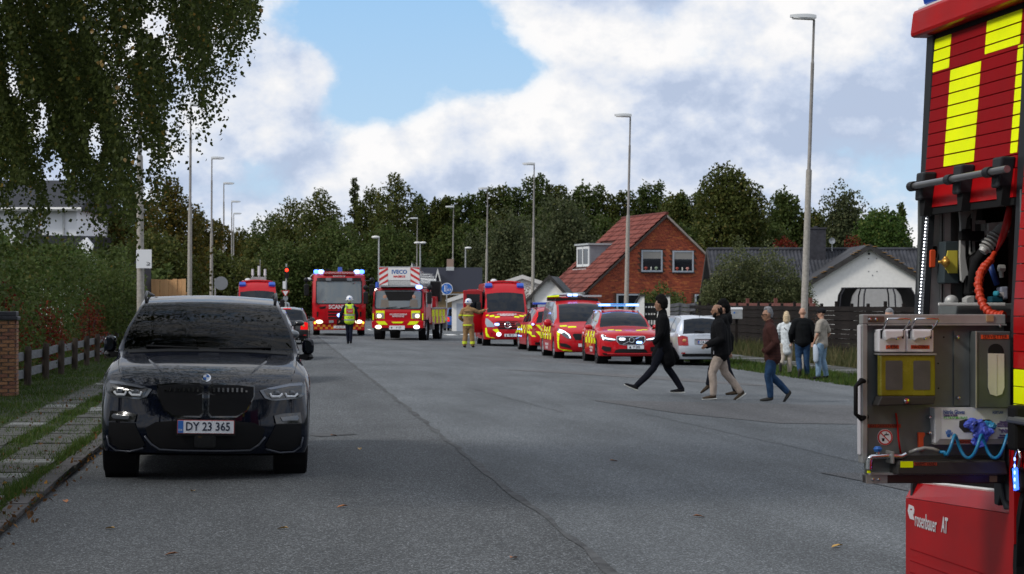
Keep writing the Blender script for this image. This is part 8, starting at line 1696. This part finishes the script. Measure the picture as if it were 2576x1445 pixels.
# 4 grey haired man in brown quilted jacket
def quilt(t, J, hp_, tops, bd_):
    obj('glasses', M().tube([hp_(-.085, .0, .02), hp_(-.075, .095, .02), hp_(.075, .095, .02), hp_(.085, .0, .02)], .005, 5).b2(Vector(hp_(-.05, .10, .0)), Vector(hp_(-.01, .104, .028))).b2(Vector(hp_(.01, .10, .0)), Vector(hp_(.05, .104, .028))), UNDER, t)
    for k in range(10): z = .86 + k * .058; w_ = .205 if z > 1.1 else .195; band(tops, z, w_ * 1.03, .165 + .004 * math.sin(k), 0, .02 * (z - .8), .006, pm('quilt_seam', (.022, .010, .009), .9), 'quilt_seam')
pz = at(1944, 760, 37.6); pz.z = zg(pz.x)
person('grey haired man with glasses in a brown quilted jacket and blue jeans walking left', pz, 1.70, yv + R(88), dict(hz=.90, lean=.06, hy=.05, knee=((-.09, .10, .50), (.09, .02, .49)), ankle=((-.09, .05, .085), (.09, -.30, .17)), toe=((0, 1, 0), (0, .62, -.75)), elbow=((-.28, -.04, 1.14), (.28, -.02, 1.13)), hand=((-.20, .16, .96), (.20, .16, .96)), hidden='LR'),
       dict(legs=dict(mat=DEN, w=1.08), top=dict(mat=BRN, hem=.82, w=1.26, collar=1), shoe=SHN), hair='short', hairc=(.20, .20, .21), skin=SKIN2, extras=quilt)
# 5 blond woman
def bag(t, J, hp_, tops, bd_):
    obj('shoulder_bag', M().box((.20, .08, 1.06), (.10, .16, .24)), UNDER, tops, bev=.03); obj('bag_strap', M().tube([(.18, .05, 1.18), (.05, .14, 1.40), (-.08, .05, 1.50), (-.02, -.13, 1.35), (.18, -.06, 1.15)], .010, 6), UNDER, tops); obj('shade_band', M().tube([hp_(-.08, .02, .05), hp_(0, .10, .04), hp_(.08, .02, .05)], .010, 6), UNDER, t)
pz = at(1978, 760, 53.5); pz.z = ZR
person('blond woman in a white patterned coat walking away beside the fence', pz, 1.62, yv + R(-20), dict(hz=.90, knee=((-.08, -.06, .52), (.08, .05, .50)), ankle=((-.10, -.32, .32), (.10, .0, .09)), toe=((0, .3, -.95), (0, 1, 0)), elbow=((-.26, -.02, 1.14), (.26, .0, 1.14)), hand=((-.26, .08, .92), (.25, .08, .92)), head=R(10)),
       dict(legs=dict(mat=cloth('trousers_pale', (.33, .29, .24)), w=1.1), top=dict(mat=WHC, hem=.66, w=1.0, name='coat', collar=1), shoe=SHN), hair='long', hairc=(.48, .38, .25), extras=bag)
# 6 bald man in black sweater, seen from behind
pz = at(2019, 760, 51.5); pz.z = ZR
person('bald man in a black sweater and blue jeans seen from behind at the lamp post', pz, 1.76, yv, dict(STAND, knee=((-.10, .03, .50), (.10, .02, .50)), ankle=((-.10, -.20, .20), (.12, .04, .09)), toe=((0, .6, -.8), (0, 1, 0)), elbow=((-.30, -.03, 1.14), (.30, -.03, 1.14)), hand=((-.27, .12, .93), (.27, .12, .93))),
       dict(legs=dict(mat=DEN, w=1.12), top=dict(mat=cloth('sweater_black', (.007, .008, .009)), hem=.90, w=1.30, name='sweater'), shoe=SHN), hair=None)
# 7 man with cap in grey t-shirt
def tote(t, J, hp_, tops, bd_):
    obj('plastic_bag', M().tube([(-.27, .10, .90), (-.27, .08, .84), (-.27, .06, .70), (-.27, .06, .50), (-.27, .06, .42)], [.02, .06, .075, .07, .03], 10, sq=.5), pm('bag_pale', (.36, .42, .50), .6), tops, smooth=True)
pz = at(2068, 760, 50.5); pz.z = ZR
person('man in a black cap, grey t-shirt and pale jeans standing on the footpath', pz, 1.74, yv + R(60), dict(STAND, hz=.92, head=R(25), knee=((-.12, .06, .50), (.10, .02, .50)), ankle=((-.14, .05, .085), (.14, -.06, .09)), elbow=((-.28, .02, 1.14), (.29, -.08, 1.15)), hand=((-.24, .12, .95), (.25, .12, .92)), hidden='R'),
       dict(legs=dict(mat=DENL, w=1.12), top=dict(mat=TEE, hem=.87, w=1.16, short=1, name='t_shirt', belly=.06), shoe=SHB), hair='cap', skin=SKIN, extras=tote)
# 8 grey head behind the wash board
pz = at(2238, 760, 33); pz.z = zg(pz.x)
person('grey haired person in dark jacket of whom only the head shows above the steel board', pz, 1.70, yv + R(150), dict(STAND, head=R(10)), dict(legs=dict(mat=DKN), top=dict(mat=JACB, w=1.1, collar=1), shoe=SHB), hair='short', hairc=(.25, .25, .26))
# 9 incident commander in the yellow vest
def vest(t, J, hp_, tops, bd_):
    VY = pm('vest_yellow', (.50, .72, .02), .6, emit=(.5, .75, .02), estr=0.0)
    body_mesh('vest', [[(0, 0, .86, .200, .88), (0, 0, 1.12, .200, .84), (0, 0, 1.33, .215, .80), (0, 0, 1.43, .185, .78)], [(-.12, 0, 1.46, .085), (.12, 0, 1.46, .085)]], VY, tops, .014, 2)
    band(tops, 1.12, .206, .176, h=.05, mat=GALV); band(tops, .93, .206, .184, h=.05, mat=GALV)
    obj('back_panel', M().b2((-.13, -.182, 1.18), (.13, -.170, 1.36)), REDS, tops); text('vest_letters', 'INDSATS\nLEDER', .055, LETW, tops, (0, -.186, 1.27), ls=.9); text('vest_letters', 'BEREDSKAB', .045, UNDER, tops, (0, -.186, 1.02))
    for s in (-1, 1): obj('shoulder_stripe', M().b2((s * .12 - .02, -.178, 1.37), (s * .12 + .02, -.12, 1.50)), GALV, tops)
pz = at(879, 760, 82.5); pz.z = zg(pz.x)
person('person in a white helmet and yellow high visibility vest standing before the fire engine', pz, 1.88, yv + R(6), dict(STAND, knee=((-.07, .05, .50), (.06, -.02, .50)), ankle=((-.05, .08, .085), (.05, -.10, .10)), elbow=((-.32, -.02, 1.14), (.29, -.02, 1.13)), hand=((-.36, .10, .93), (.28, .10, .92))),
       dict(legs=dict(mat=cloth('uniform_navy', (.008, .010, .020)), w=.95), top=dict(mat=MAT['uniform_navy'], hem=.90, w=1.04, collar=1), shoe=SHB), hair='helmet', extras=vest)
# 10 firefighter in tan turnout gear
def gear(t, J, hp_, tops, bd_):
    band(tops, 1.22, .200, .165, h=.05); band(tops, .86, .205, .18, h=.055)
    for n_ in 'LR': a, k = J['a' + n_], J['k' + n_]; q = k.lerp(a, .72); band(tops, q.z, .092, .092, q.x, q.y, h=.10)
    e_, w_ = J['eL'], J['wL']; q = J['sL'].lerp(e_, .7); band(tops, q.z, .092, .092, q.x, q.y, h=.045)
    obj('back_letters', M().b2((-.12, -.170, 1.34), (.12, -.164, 1.37)), pm('dark_print', (.07, .045, .03), .9), tops)
pz = at(1178, 760, 80); pz.z = zg(pz.x)
person('firefighter in tan gear and white helmet leaning at the open door of the red van', pz, 1.86, yv - R(12), dict(STAND, hz=.92, knee=((-.11, .03, .50), (.13, .02, .50)), ankle=((-.15, -.0, .09), (.17, .02, .09)), elbow=((-.32, -.02, 1.15), (.38, .10, 1.33)), hand=((-.24, .14, 1.02), (.60, .22, 1.42))),
       dict(legs=dict(mat=TO, w=1.35), top=dict(mat=TO, hem=.80, w=1.20, collar=1, hw=1.02), shoe=SHB), hair='helmet', extras=gear)
